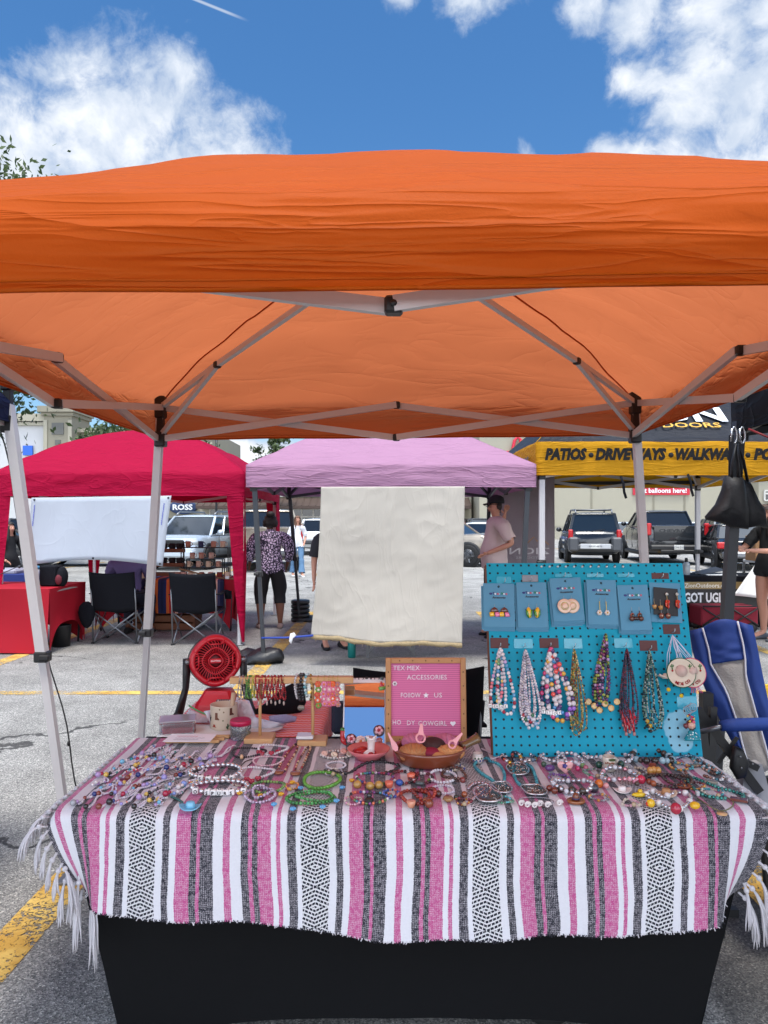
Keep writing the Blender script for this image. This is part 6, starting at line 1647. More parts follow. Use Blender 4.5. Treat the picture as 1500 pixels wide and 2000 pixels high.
for (px, py, kind) in ((1278, 1182, 'pot'), (1290, 1184, 'pot'), (1303, 1172, 'chili'), (1323, 1172, 'chili'), (1292, 1203, 'bean'), (1305, 1203, 'bean')):
    q = PB(px, py, .024); a = MB(); hookwire(a, q + PU * .01, PU, PN)
    if kind == 'pot': a.lathe([(.005, -.012), (.0085, 0), (.007, .001), (0, .0)], q, 12, axis=PU, col=(176, 130, 70)); a.tube([q, q + PU * .02], .0006, 4, col=(170, 140, 80))
    elif kind == 'chili':
        a.lathe([(.005, 0), (.005, .003)], q + PU * .020, 12, axis=PN, col=(190, 190, 180)); a.tube([q + PU * .018, q], .0008, 4, col=(190, 150, 70))
        for k in range(5): a.tube([q + PR * .004 * math.cos(k * 1.3), q + PR * .007 * math.cos(k * 1.3) - PU * (.008 + .004 * k), q - PU * (.014 + .004 * k)], [.003, .0028, .0008], 6, col=((176, 34, 24), (196, 70, 30))[k % 2])
    else: a.ball(q, .0095, 10, 8, sq=(1, .6, 1.1), col=(110, 52, 36)); a.ball(q + PN * .006, .003, 6, 5, col=(200, 160, 120))
    a.build('earring', BEAD, o)

rb = random.Random(11)
def beadline(a, pts, r, cols, gap=1.0, nu=7, nv=5, jit=0.0, mats=None, sizes=None):
    """beads strung edge to edge along a path"""
    P_ = np.asarray(pts, float); seg = np.linalg.norm(np.diff(P_, axis=0), axis=1); cum = np.concatenate([[0], np.cumsum(seg)]); s = 0; i = 0
    while s < cum[-1]:
        rr = r * (sizes[i % len(sizes)] if sizes else rb.uniform(.92, 1.06))
        q = V(*[np.interp(s + rr, cum, P_[:, k]) for k in range(3)])
        if jit: q = q + V(rb.uniform(-1, 1), rb.uniform(-1, 1), rb.uniform(-.5, .5)) * jit
        c = cols[i % len(cols)] if isinstance(cols, tuple) else rb.choice(cols)
        mi = (mats[i % len(mats)] if mats else 0)
        a.ball(q, rr, nu, nv, col=c, mat=mi); s += rr * 2 * gap; i += 1
def hang(px, py, px2, py2, wid, r, cols, n, label, nm='necklace', mats=(BEAD,), mi=None, tip=None, dpt=.02, gap=1.0, grp=None, sway=.0, loop=True, sizes=None):
    """n necklaces looped over one hook; each its own object"""
    top = PB(px, py, .024); k2 = 2.5 / FPX
    for i in range(n):
        a = MB(); e = (i - (n - 1) / 2) / max(1, n - 1) * 2 if n > 1 else 0
        L_ = (py2 - py) * (.90 + .12 * ((i * 7) % 5) / 4); w = wid * (.55 + .45 * ((i * 3 + 1) % 4) / 3)
        pts = []
        for t_ in np.linspace(0, 1, 36):
            an = math.pi * 2 * t_; yy = (1 - math.cos(an)) / 2
            xx = math.sin(an) * (.30 + .75 * yy ** 1.4) * w * .5
            x = px + (px2 - px) * yy + xx + e * wid * .30 * yy
            pts.append(PB(x, py + L_ * (yy if yy < .97 else .97 + (yy - .97) * .8), .020 + dpt * (i / max(1, n)) + .006 * math.sin(an)))
        beadline(a, pts, r, cols, gap, mats=mi, sizes=sizes)
        if tip: tip(a, pts[18], i)
        o = a.build(nm, list(mats)); tag(o, label, 'necklace', grp or 'necklaces hung on the pegboard: ' + label)
PRL = [(214, 206, 208), (200, 192, 196), (222, 214, 214)]
def letters(st, r=.0072):
    def f(a, p, i):
        if i > 1: return
        n = len(st)
        for k, ch in enumerate(st):
            q = p + PR * (k - (n - 1) / 2) * r * 1.95 + PN * (.004 + .002 * i) + PU * (.010 * i + .0025 * abs(k - (n - 1) / 2))
            a.bbox(q, (r * 1.7, r * 1.7, r * 1.6), .0016, rot=R3, col=(226, 224, 222), mat=0)
            a.text(ch, q + PN * r * .82 - PU * r * .5 - PR * r * .45, PR, PU, r * 1.35, col=(24, 24, 28), bold=.03, depth=.0004)
    return f
hang(977, 1268, 980, 1393, 44, .0062, PRL * 3 + [(150, 24, 48), (222, 120, 130), (90, 150, 190), (224, 190, 110), (190, 160, 200), (110, 160, 110)], 3, 'pearl necklace with coloured beads and letter cubes on the first brown strip', tip=letters('HOE'))
hang(1026, 1270, 1036, 1412, 40, .0044, PRL + [(190, 184, 200), (170, 166, 180)], 8, 'long white bead necklace with small charms bunched on the second strip', mats=(BEAD, PEARL), mi=[0, 0, 1], tip=lambda a, p, i: (a.ball(p, .007, 8, 6, col=((150, 30, 50), (60, 110, 80), (206, 206, 210), (150, 170, 200))[i % 4]), a.ball(p - PU * .012 + PR * .006, .006, 8, 6, col=(200, 204, 210))))
hang(1076, 1268, 1090, 1406, 62, .0082, PRL * 3 + [(206, 74, 120), (150, 100, 190), (70, 140, 190), (226, 90, 80), (214, 160, 60), (80, 60, 110)], 4, 'necklace of large pearls and bright beads with letter cubes below the third strip', tip=letters('TOY', .008))
GLD = [(190, 150, 60), (150, 96, 40), (110, 120, 60), (206, 186, 120), (120, 50, 40), (90, 130, 110)]
hang(1121, 1268, 1129, 1434, 32, .0030, GLD, 7, 'thin amber and gold bead necklace in the long central bunch')
PUR = [(92, 44, 110), (60, 30, 70), (110, 130, 50), (150, 160, 70), (170, 140, 180), (130, 50, 90), (40, 40, 50)]
hang(1183, 1240, 1173, 1378, 34, .0054, PUR, 6, 'purple and olive bead necklace ending in gold coins', tip=lambda a, p, i: a.lathe([(.010, 0), (.0105, .0015), (.008, .002)], p - PU * .012 + PR * (.011 * (i - 2)) + PN * .002 * i, 16, axis=PN, col=(190, 150, 80)), loop=False)
hang(1224, 1268, 1228, 1415, 36, .0032, [(40, 34, 48), (80, 70, 100), (110, 40, 56), (56, 50, 66)], 8, 'dark bead necklace with red tassel charms on the sixth strip', tip=lambda a, p, i: (a.tube([p + PU * .02, p, p - PU * .02], [.002, .004, .003], 5, col=(170, 24, 40)), a.tube([p + PR * .008 + PU * .03, p + PR * .009 + PU * .006], [.002, .0036], 5, col=(190, 30, 50)), a.bbox(p - PU * .026, (.009, .012, .005), .001, rot=R3, col=(130, 50, 44))))
hang(1268, 1272, 1278, 1425, 44, .0028, [(70, 110, 84), (40, 44, 42), (120, 150, 126), (170, 180, 170), (30, 30, 34)], 6, 'thin green and black bead necklace with a dark teardrop pendant', tip=lambda a, p, i: (a.ball(p - PU * .016, 1, 10, 8, sq=(.007, .006, .013), rot=R3, col=(40, 34, 30)), a.lathe([(.007, 0), (.007, .002)], p + PN * .003, 12, axis=PN, col=(190, 150, 50))) if i < 2 else None)
# straw hat tags on white cords
def tagcord(a, q, px, py): a.tube([PB(1313, 1240, .03), (PB(1313, 1240, .03) + q) / 2 + PR * rb.uniform(-.01, .01), q], .0011, 5, col=(206, 206, 222))
WH2 = (212, 196, 176)
for (px, py, rim, lb) in ((1330, 1314, (40, 90, 60), 'round MEXICO tag with green rim and a small sombrero, hung in front'), (1350, 1314, (196, 60, 96), 'round MEXICO tag with pink rim tucked behind the green rimmed one')):
    q = PB(px, py, .045 if px < 1340 else .036); rr = 27 * 2.5 / FPX
    o = thing('hat_tag', lb, 'hanging tag', q)
    a = MB(); a.lathe([(rr, 0), (rr, .003), (rr * .93, .0045), (rr * .91, .0035), (0, .0035)], q, 32, axis=PN, col=WH2); a.tube([q + (PR * math.cos(k) + PU * math.sin(k)) * rr + PN * .002 for k in np.linspace(0, 6.28, 33)[:-1]], .0018, 6, closed=True, col=rim); a.build('disc', MATTE, o)
    a = MB(); a.lathe([(rr * .42, .003), (rr * .40, .008), (rr * .26, .012), (rr * .2, .020), (0, .021)], q + PU * rr * .12, 20, axis=PN, col=(206, 178, 166)); a.build('crown', MATTE, o)
    a = MB()
    for k, ch in enumerate('MEXICO'):
        e = (k - 2.5) * .235; d_ = PR * math.sin(e) - PU * math.cos(e); a.text(ch, q + d_ * rr * .84 - PR * .0042 * math.cos(e) + PN * .0045, unit(PR * math.cos(e) + PU * math.sin(e)), -d_, .0125, col=(150, 30, 36), bold=.03)
    for sg in (-1, 1):
        cq = q + PR * sg * rr * .62 + PU * rr * .42 + PN * .0045; a.tube([cq - PU * .010, cq + PU * .008], .0018, 6, col=(60, 110, 60)); a.tube([cq - PR * .005 + PU * .004, cq - PR * .005, cq], .0013, 5, col=(60, 110, 60)); a.tube([cq + PR * .005 + PU * .006, cq + PR * .005 + PU * .001, cq + PU * .0], .0013, 5, col=(60, 110, 60)); a.ball(cq - PU * .013, .0035, 6, 5, col=(170, 40, 40))
    a.build('lettering', MATTE, o)
    a = MB()
    for k in range(4): tagcord(a, q + PU * rr + PR * (k - 1.5) * .006, 0, 0)
    a.build('cord', MATTE, o)
for (px, py, lb) in ((1303, 1326, 'small cream cowboy hat ornament hung left of the MEXICO tags'), (1328, 1338, 'small cream cowboy hat ornament hung below the MEXICO tags')):
    q = PB(px, py, .03); o = thing('hat_ornament', lb, 'ornament', q)
    a = MB(); a.grid(lambda u, v: q + PR * (u - .5) * .058 + PN * (v - .5) * .03 + PU * (.010 * (2 * u - 1) ** 2 + .004 * (2 * v - 1) ** 2) , 14, 6, thick=tuple(PU * .002), col=(212, 196, 180)); a.lathe([(.016, 0), (.0145, .010), (.011, .017), (.004, .016), (0, .014)], q + PU * .001, 16, axis=PU, sy=.8, col=(206, 188, 170)); a.build('hat', MATTE, o)
    a = MB(); tagcord(a, q + PU * .018, 0, 0); tagcord(a, q + PU * .018 + PR * .008, 0, 0); a.tube([q, q - PU * .03], .0008, 4, col=(60, 60, 60)); a.lathe([(.0065, 0), (.0065, .004)], q - PU * .034, 12, axis=PN, col=(214, 180, 40)); a.build('cord', MATTE, o)
q = PB(1356, 1335, .03); a = MB()
for k in range(7): a.tube([q + PU * .012, q - PU * .004 + PR * .003 * (k - 3), q - PU * .03 + PR * (.006 * (k - 3) + .006)], .0012, 4, col=((206, 60, 120), (190, 90, 60), (160, 60, 130))[k % 3])
tag(a.build('tassel', MATTE), 'pink and orange tassel below the pink rimmed MEXICO tag', 'tassel')
q = PB(1350, 1420, .03); o = thing('doll_keychain', 'keychain doll with braided hair and polka dot turquoise skirt', 'keychain', q)
a = MB(); a.lathe([(.028, -.030), (.026, -.022), (.012, -.002), (.006, .004)], q - PU * .012, 18, axis=PU, sy=.7, col=(20, 132, 146))
for k in range(16):
    an = k * 2.4; rr = .012 + .0135 * (k / 16); a.ball(q - PU * (.012 + .005 + .024 * k / 16) + PR * rr * math.sin(an) + PN * abs(math.cos(an)) * rr * .75, .0028, 6, 5, col=(212, 222, 222))
a.build('skirt', BEAD, o)
a = MB(); a.ball(q + PU * .006, .0135, 12, 9, col=(206, 160, 140)); a.ball(q - PU * .006, .008, 10, 7, sq=(1, 1, 1.2), col=(60, 40, 36)); a.build('head', BEAD, o)
a = MB(); a.ball(q + PU * .010 - PN * .003, .0145, 12, 9, col=(92, 40, 40)); a.ball(q + PU * .004 - PR * .017, .009, 10, 7, col=(110, 44, 46)); a.ball(q + PU * .016 + PR * .006 + PN * .009, .005, 8, 6, col=(214, 80, 110)); a.ball(q + PU * .018 - PR * .006 + PN * .008, .004, 8, 6, col=(226, 190, 70)); a.build('hair', BEAD, o)
a = MB()
for k in range(4): a.tube([q + PU * (.052 + .003 * k) + (PR * math.cos(t_) + PU * math.sin(t_)) * .013 + PR * .005 * (k - 1.5) + PN * .003 * k for t_ in np.linspace(0, 6.28, 17)[:-1]], .0012, 5, closed=True, col=(150, 160, 170))
a.tube([q + PU * .02, q + PU * .04], .0012, 5, col=(150, 150, 150))
for k in range(8): a.ball(q + PU * (.024 + .002 * k) + PR * .012 * math.sin(k * 2.3) + PN * .006, .004, 7, 5, col=((190, 50, 90), (214, 180, 90), (70, 160, 170), (150, 30, 60))[k % 4])
a.build('ring', BEAD, o)
# ------------------------------------------------------------------ things lying on the blanket
def catmull(P_, n=8, closed=False):
    P_ = [np.asarray(p, float) for p in P_]; m = len(P_); out = []
    for i in range(m if closed else m - 1):
        p0, p1, p2, p3 = (P_[(i - 1) % m], P_[i], P_[(i + 1) % m], P_[(i + 2) % m]) if closed else (P_[max(0, i - 1)], P_[i], P_[i + 1], P_[min(m - 1, i + 2)])
        for k in range(n):
            t_ = k / n; out.append(.5 * ((2 * p1) + (p2 - p0) * t_ + (2 * p0 - 5 * p1 + 4 * p2 - p3) * t_ ** 2 + (3 * p1 - p0 - 3 * p2 + p3) * t_ ** 3))
    if not closed: out.append(P_[-1])
    return out
def ringpts(px, py, rx, ry, r, wob=.12, lift=0., seed=0, rot=0.):
    c = T(px, py); Y = c[1]; RX = rx / FPX * Y; RY = ry * Y * Y / (FPX * (CAMZ - TOP)); out = []
    for t_ in np.linspace(0, 2 * math.pi, 41):
        k = 1 + wob * mnoise.noise(Vector((math.cos(t_) * 1.4 + seed, math.sin(t_) * 1.4, seed * .7)))
        x, y = RX * math.cos(t_) * k, RY * math.sin(t_) * k
        out.append(c + V(x * math.cos(rot) - y * math.sin(rot), x * math.sin(rot) + y * math.cos(rot), r * .85 + lift * (1 + math.sin(t_ * 2 + seed)) * .5))
    return out
def bracelet(label, px, py, rx, ry, r, cols, mats=(BEAD,), mi=None, wob=.1, lift=0., extra=None, seed=None, cut=None, nm='bracelet', grp='bracelets laid out on the striped blanket', sizes=None, gap=1.0):
    a = MB(); seed = rb.random() * 9 if seed is None else seed
    pts = ringpts(px, py, rx, ry, r, wob, lift, seed)
    if cut: k0, k1 = cut; pts = [pts[i % 40] for i in range(k1, k0 + 41)]
    beadline(a, pts, r, cols, gap, mats=mi, sizes=sizes)
    if extra: extra(a, pts)
    return tag(a.build(nm, list(mats)), label, 'bracelet' if nm == 'bracelet' else nm, grp)
def strand(label, pxs, r, cols, mats=(BEAD,), mi=None, extra=None, nm='necklace', closed=False, sizes=None, grp='necklaces laid out on the striped blanket', gap=1.0):
    a = MB(); pts = catmull([T(x, y) + V(0, 0, r * .85) for x, y in pxs], 8, closed)
    beadline(a, pts, r, cols, gap, mats=mi, sizes=sizes)
    if extra: extra(a, pts)
    return tag(a.build(nm, list(mats)), label, nm, grp)
SILV, GOLDC = (206, 204, 206), (196, 156, 84)
def cube(a, q, s_, ch, yaw=0.):
    rr_ = rotz(yaw); a.bbox(q, (s_, s_, s_), s_ * .14, rot=rr_, col=(228, 226, 224), mat=0)
    if ch: a.text(ch, q + rr_ @ V(-s_ * .26, -s_ * .51, -s_ * .33), rr_ @ V(1, 0, 0), V(0, 0, 1), s_ * .78, bold=.03, col=(20, 20, 24), mat=0, depth=.0004); a.text(ch, q + rr_ @ V(-s_ * .26, -s_ * .3, s_ * .51), rr_ @ V(1, 0, 0), rr_ @ V(0, 1, 0), s_ * .78, bold=.03, col=(20, 20, 24), mat=0, depth=.0004)

# --- silver letter bracelets
def spurs(px0, px1, py, st):
    def f(a, pts):
        n = len(st)
        for k, ch in enumerate(st):
            q = T(px0 + (px1 - px0) * k / (n - 1), py + 2.2 * abs((k - (n - 1) / 2) / n) ** 2 * -8) + V(0, 0, .010)
            if ch == ' ': a.ball(q, .008, 10, 7, col=SILV, mat=1)
            else: cube(a, q, .0165, ch, R(rb.uniform(-6, 6)))
    return f
bracelet('silver ball bracelet with SPURS letter cubes lying behind its twin', 421, 1512, 50, 13, .0080, [SILV], (BEAD, PEARL), [1], .02, .004, spurs(392, 454, 1528, 'SPURS'), 0, (26, 36))
bracelet('silver ball bracelet with GO SPURS GO letter cubes nearest the front edge', 430, 1541, 54, 11, .0080, [SILV], (BEAD, PEARL), [1], .02, .002, spurs(382, 476, 1554, 'O SPURS G'), 0, (24, 37))
# --- little hats
def cowboy(label, px, py, s_, col, band=None, dark=None, nm='hat_charm', cat='hat charm'):
    q = T(px, py); o = thing(nm, label, cat, q, 'small hat charms on the striped blanket')
    a = MB()
    def br(u, v):
        an = u * 2 * math.pi; r_ = s_ * (.42 + .58 * v); x, y = math.cos(an), math.sin(an)
        return q + V(x * r_, y * r_ * .78, .003 + s_ * .33 * v ** 2 * abs(x) ** 3)
    a.grid(br, 32, 6, thick=(0, 0, .0022), col=col); a.build('brim', MATTE if dark else BEAD, o)
    a = MB(); a.lathe([(s_ * .46, .003), (s_ * .43, s_ * .35), (s_ * .37, s_ * .62), (s_ * .28, s_ * .68), (0, s_ * .58)], q, 24, sy=.78, col=col if not dark else dark); a.build('crown', MATTE if dark else BEAD, o)
    if band: a = MB(); a.lathe([(s_ * .47, s_ * .06), (s_ * .475, s_ * .12), (s_ * .455, s_ * .2)], q, 24, sy=.78, col=band); a.build('band', BEAD, o)
    return o
cowboy('pale blue plastic cowboy hat charm near the front left edge', 372, 1580, .030, (112, 176, 206))
cowboy('white cowboy hat charm with a pink band among the silver pearls', 1215, 1547, .026, (226, 216, 212), (196, 140, 150))
cowboy('tan and brown cowboy hat charm on a brown beaded bracelet', 1301, 1554, .030, (212, 192, 168), (120, 80, 50), (176, 130, 90))
strand('short green cord beside the pale blue hat charm', [(334, 1558), (346, 1563), (357, 1570)], .004, [(20, 80, 76)], nm='cord')
# --- phone charm strands
CH = [('teal', (20, 128, 138)), ('black', (24, 24, 26)), ('lilac', (150, 142, 200)), ('brown', (120, 52, 40)), ('mustard', (206, 172, 84)), ('sky blue', (110, 176, 206)), ('violet', (168, 140, 186)), ('navy', (34, 50, 110)), ('white', (216, 208, 208)), ('crimson', (160, 24, 60)), ('grey', (150, 152, 158)), ('periwinkle', (130, 150, 206))]
pos = []
rows = [(1478, 268, 318, 4), (1487, 232, 420, 10), (1502, 208, 410, 11), (1520, 188, 385, 11), (1538, 176, 372, 11), (1557, 160, 350, 11), (1574, 140, 320, 8)]
for (py, xa, xb, n) in rows:
    for i in range(n): pos.append((xa + (xb - xa) * (i + .5) / n + rb.uniform(-6, 6), py + rb.uniform(-5, 6)))
used = {}
for (px, py) in pos:
    nm_, cc = rb.choice(CH)
    L_ = rb.uniform(34, 62); dx = (px - 750) / (py - 1018) * 14; n = 6
    a = MB(); pts = []
    bx = rb.uniform(.5, 1.0)
    for k in range(7):
        f = k / 6; pts.append(T(px + f * L_ * bx + 4 * math.sin(f * 5 + px), py - f * L_ * .42 + 2.0 * math.sin(f * 6 + py)) + V(0, 0, .004))
    cols = [(206, 198, 208), (196, 188, 204), (214, 208, 210), (200, 190, 206)] + [rb.choice([(214, 60, 70), (120, 160, 200), (226, 190, 90), (180, 150, 200), (90, 150, 140), (40, 40, 44), (230, 150, 130)]) for _ in range(rb.choice((0, 1, 1)))]
    p2 = catmull(pts, 6)
    beadline(a, p2, .0033, cols * 2 + [(214, 206, 214)] * 4, .92)
    if rb.random() < .75: beadline(a, [q + V(.007, .002, 0) + V(.004 * math.sin(i * .3), 0, 0) for i, q in enumerate(p2[:-4])], .0031, cols, .92)
    b_ = rb.uniform(.004, .0092)
    a.ball(p2[0] + V(-.002, -.006, b_ * .75), b_, 12, 8, col=cc)
    if rb.random() < .5: a.ball(p2[2] + V(.004, 0, .006), .0055, 8, 6, col=rb.choice(CH)[1])
    if rb.random() < .35: a.tube([p2[-1], p2[-1] + V(.008, .01, .004), p2[-1] + V(.018, .012, 0)], .0012, 5, col=(40, 40, 44) if rb.random() < .5 else (220, 216, 220))
    row = 'in the front rows' if py > 1545 else ('in the middle rows' if py > 1510 else 'in the back rows')
    tag(a.build('phone_charm', BEAD), f'white beaded phone charm with a {nm_} ball at its end {row}', 'phone charm', 'phone charms with white beads laid out at the left')
# --- middle left
bracelet('black braided bracelet with a tan bead', 486, 1472, 33, 9, .0036, [(22, 20, 24), (34, 30, 34)], lift=.006, wob=.05, extra=lambda a, p: a.ball(T(472, 1482) + V(0, 0, .006), .006, 8, 6, sq=(1, 1, 1.4), col=(214, 170, 130)))
strand('thin black knotted cord behind the letter bracelets', [(432, 1501), (448, 1493), (468, 1497), (480, 1488), (496, 1484), (480, 1500), (462, 1503), (446, 1502)], .0020, [(24, 22, 26)], nm='cord')
HRT = (158, 16, 48)
def hearts(pp):
    def f(a, pts):
        for (x, y) in pp:
            q = T(x, y) + V(0, 0, .007); a.ball(q + V(-.004, 0, .003), .0058, 8, 6, col=HRT); a.ball(q + V(.004, 0, .003), .0058, 8, 6, col=HRT); a.lathe([(.0095, .002), (.006, -.004), (0, -.008)], q, 10, col=HRT)
    return f
bracelet('white bead bracelet with red hearts at the back', 533, 1467, 29, 9, .0044, [(214, 206, 208)], lift=.008, extra=hearts([(506, 1474), (511, 1477), (530, 1476), (543, 1473)]))
bracelet('pale pink bead bracelet between white heart bracelets', 524, 1488, 29, 9, .0034, [(206, 168, 176), (214, 186, 190)], lift=.005)
bracelet('white bead bracelet with red hearts in front', 502, 1513, 33, 11, .0043, [(208, 202, 206)], lift=.008, extra=hearts([(482, 1528), (491, 1531), (504, 1526)]))
BRW = [(120, 60, 44), (214, 190, 150), (60, 36, 44), (150, 36, 44), (206, 160, 130), (90, 40, 60)]
def disc(px, py): return lambda a, p: a.lathe([(.016, 0), (.016, .005), (.014, .006), (0, .006)], T(px, py) + V(0, 0, .004), 18, col=(142, 84, 50))
strand('red and brown bead necklace with a wooden disc, left of a similar one', [(541, 1511), (550, 1490), (562, 1472), (574, 1458), (582, 1455), (578, 1470), (566, 1490), (556, 1508)], .0042, BRW, extra=disc(544, 1512))
strand('slim red and cream bead necklace with a wooden disc', [(575, 1512), (582, 1490), (594, 1470), (603, 1460), (606, 1464), (598, 1482), (590, 1500), (584, 1510)], .0038, BRW, extra=disc(577, 1514))
bracelet('green crystal bead bracelet beside the lilac pearls', 524, 1540, 31, 11, .0046, [(96, 136, 66), (130, 166, 90), (70, 110, 60)], lift=.005)
ros = lambda pp, col: (lambda a, p: [(a.ball(T(x, y) + V(0, 0, .006), .0064, 8, 6, sq=(1, 1, .9), col=col), [a.ball(T(x, y) + V(.0055 * math.cos(k), .0055 * math.sin(k), .007), .0036, 6, 5, col=col) for k in (0, 1.26, 2.5, 3.8, 5)]) for x, y in pp])
bracelet('lilac pearl bracelet coiled several times with yellow roses', 508, 1556, 29, 14, .0047, [(176, 156, 178), (188, 170, 188)], (BEAD, PEARL), [0, 0, 1], lift=.004, extra=ros([(468, 1553), (509, 1558), (549, 1555)], (214, 164, 40)))
bracelet('inner lilac pearl coil lying on the lilac bracelet', 514, 1552, 20, 10, .0047, [(176, 156, 178), (188, 170, 188)], (BEAD, PEARL), [0, 0, 1], lift=.012)
bracelet('bright green faceted bead bracelet with yellow roses', 629, 1527, 35, 16, .0058, [(82, 146, 44), (96, 160, 56)], lift=.004, wob=.04, extra=ros([(571, 1532), (566, 1545), (687, 1528)], (214, 160, 36)), gap=.8)
bracelet('dark green crystal bracelet with blue and cream roses', 606, 1562, 47, 12, .0052, [(48, 122, 50), (70, 146, 74), (40, 104, 56)], lift=.003, extra=ros([(587, 1543), (668, 1542), (535, 1575), (572, 1584), (630, 1580), (657, 1568)], (92, 160, 206)))
bracelet('second dark green crystal strand inside the rose bracelet', 615, 1560, 36, 8, .0044, [(60, 134, 60), (84, 160, 90)], lift=.007)
bracelet('pearl bracelet with pink and cream seashells beside the pink dish', 657, 1476, 30, 7, .0050, [(196, 188, 182), (206, 198, 190)], (BEAD, PEARL), [0, 1], extra=lambda a, p: [a.lathe([(.002, -.008), (.010, 0), (.011, .006), (.007, .007), (0, .002)], T(x, y) + V(0, 0, .008), 12, axis=V(.3, -.5, .8), col=c) for x, y, c in ((633, 1478, (214, 180, 166)), (652, 1480, (210, 200, 180)), (670, 1474, (220, 176, 168)), (682, 1479, (206, 188, 170)))])
bracelet('clear bead bracelet behind the green ones', 656, 1496, 18, 7, .0034, [(196, 190, 196), (212, 206, 210)])
strand('jet black chip bead necklace curving below the pink dish', [(632, 1506), (644, 1507), (678, 1512), (700, 1500), (716, 1492), (738, 1489), (762, 1492), (780, 1498), (770, 1506), (752, 1512)], .0040, [(20, 20, 22), (32, 30, 34)], sizes=[1, 1.3, .8, 1.6, .9])
MUL = [(150, 40, 60), (60, 60, 130), (70, 140, 150), (200, 180, 190), (206, 110, 80), (120, 60, 120), (90, 120, 60), (40, 40, 50), (206, 200, 206)]
bracelet('multicoloured crystal bracelet with round tan straw beads', 732, 1523, 36, 11, .0046, MUL, lift=.006, extra=lambda a, p: [a.ball(T(x, y) + V(0, 0, .009), .0125, 12, 9, sq=(1, 1, .95), col=(176, 136, 70)) for x, y in ((698, 1538), (723, 1541), (740, 1539))])
bracelet('multicoloured crystal bracelet with a black carved charm', 725, 1561, 40, 11, .0047, MUL, lift=.006, extra=lambda a, p: (a.bbox(T(721, 1571) + V(0, 0, .010), (.024, .012, .018), .004, col=(28, 28, 30)), a.ball(T(721, 1568) + V(0, 0, .020), .008, 8, 6, col=(34, 34, 36))))
RBK = [(120, 20, 36), (24, 22, 24), (206, 196, 196), (90, 30, 40)]
bracelet('red and black bead bracelet with orange cup and blue ball beads', 790, 1521, 24, 12, .0052, RBK, lift=.004, extra=lambda a, p: (a.lathe([(.010, 0), (.0125, .016), (.010, .017), (0, .016)], T(760, 1537), 14, col=(214, 104, 76)), a.ball(T(780, 1534) + V(0, 0, .009), .0115, 12, 8, sq=(1, 1, .8), col=(36, 84, 160)), a.lathe([(.010, 0), (.012, .018), (.008, .020), (0, .019)], T(803, 1523), 14, col=(220, 110, 80))))
bracelet('red and black bead bracelet with a silver skull charm', 822, 1523, 22, 10, .0052, RBK, lift=.004, extra=lambda a, p: (a.ball(T(820, 1535) + V(0, 0, .008), .011, 12, 8, sq=(1.3, .8, .7), col=(70, 80, 80)), a.ball(T(838, 1528) + V(0, 0, .006), .006, 8, 6, col=(110, 150, 50))))
bracelet('white bead bracelet under a brown wooden one', 866, 1520, 24, 12, .0050, [(206, 204, 210)], lift=.004)
bracelet('dark brown wooden bead bracelet on a white one', 886, 1518, 23, 11, .0050, [(70, 42, 34), (90, 50, 38)], lift=.010, extra=lambda a, p: a.ball(T(904, 1528) + V(0, 0, .007), .009, 9, 7, col=(130, 60, 56)))
AMB = [(130, 34, 20), (160, 50, 28), (110, 26, 20)]
bracelet('outer amber red bead bracelet with brown nut beads', 812, 1560, 28, 13, .0056, AMB, lift=.004, extra=lambda a, p: (a.lathe([(.009, 0), (.013, .016), (.010, .018), (0, .016)], T(803, 1576), 14, col=(206, 140, 110)), a.ball(T(838, 1577) + V(0, 0, .011), .0125, 12, 8, col=(124, 58, 36))))
bracelet('inner amber red bead bracelet piled on the outer one', 828, 1556, 22, 10, .0054, AMB, lift=.012, extra=lambda a, p: (a.ball(T(856, 1556) + V(0, 0, .008), .010, 10, 7, col=(70, 34, 28)), a.lathe([(.012, 0), (.012, .006), (.008, .010), (0, .008)], T(834, 1566), 14, col=(170, 134, 84))))
strand('clear crystal strand with brown nut and dark green beads', [(846, 1540), (862, 1536), (880, 1538), (886, 1548), (870, 1552), (852, 1548)], .0040, [(200, 190, 200), (214, 206, 214)], closed=True, extra=lambda a, p: (a.lathe([(.006, 0), (.015, .008), (.012, .014), (0, .013)], T(875, 1566), 14, col=(146, 112, 70)), a.ball(T(891, 1562) + V(0, 0, .007), .0075, 9, 6, col=(30, 46, 38)), a.ball(T(907, 1557) + V(0, 0, .008), .009, 10, 7, col=(140, 72, 40))))
# --- turquoise necklaces and boot-stitched frames
TRQ = [(44, 134, 146), (60, 150, 160), (36, 118, 134)]
def buckle(o, pxs):
    P_ = [T(x, y) + V(0, 0, .007) for x, y in pxs]
    a = MB(); a.pillow(P_, V(0, 0, .003), back=False, col=(116, 100, 88)); a.build('plate', PEARL, o)
    a = MB(); a.tube([p + V(0, 0, .0015) for p in catmull(P_, 6, True)], .0026, 6, closed=True, col=SILV); a.build('rim', PEARL, o)
    c = sum(P_) / len(P_); rr_ = random.Random(int(pxs[0][0])); a = MB()
    for k in range(60):
        e = P_[k % len(P_)]; q = c + (e - c) * rr_.uniform(.1, .85) + V(rr_.uniform(-.006, .006), rr_.uniform(-.004, .004), .003); a.ball(q, .0019, 5, 4, col=rr_.choice([(190, 180, 170), (140, 90, 70), (90, 80, 76), (206, 200, 196)]))
    a.build('stones', PEARL, o)
def neckbuckle(label, pxs, frame, r=.0056, cols=TRQ, mats=(BEAD,)):
    c = T(*frame[0]); o = thing('necklace', label, 'necklace', c, 'necklaces with silver plates')
    a = MB(); pts = catmull([T(x, y) + V(0, 0, r) for x, y in pxs], 8); beadline(a, pts, r, cols); a.build('beads', list(mats), o); buckle(o, frame)
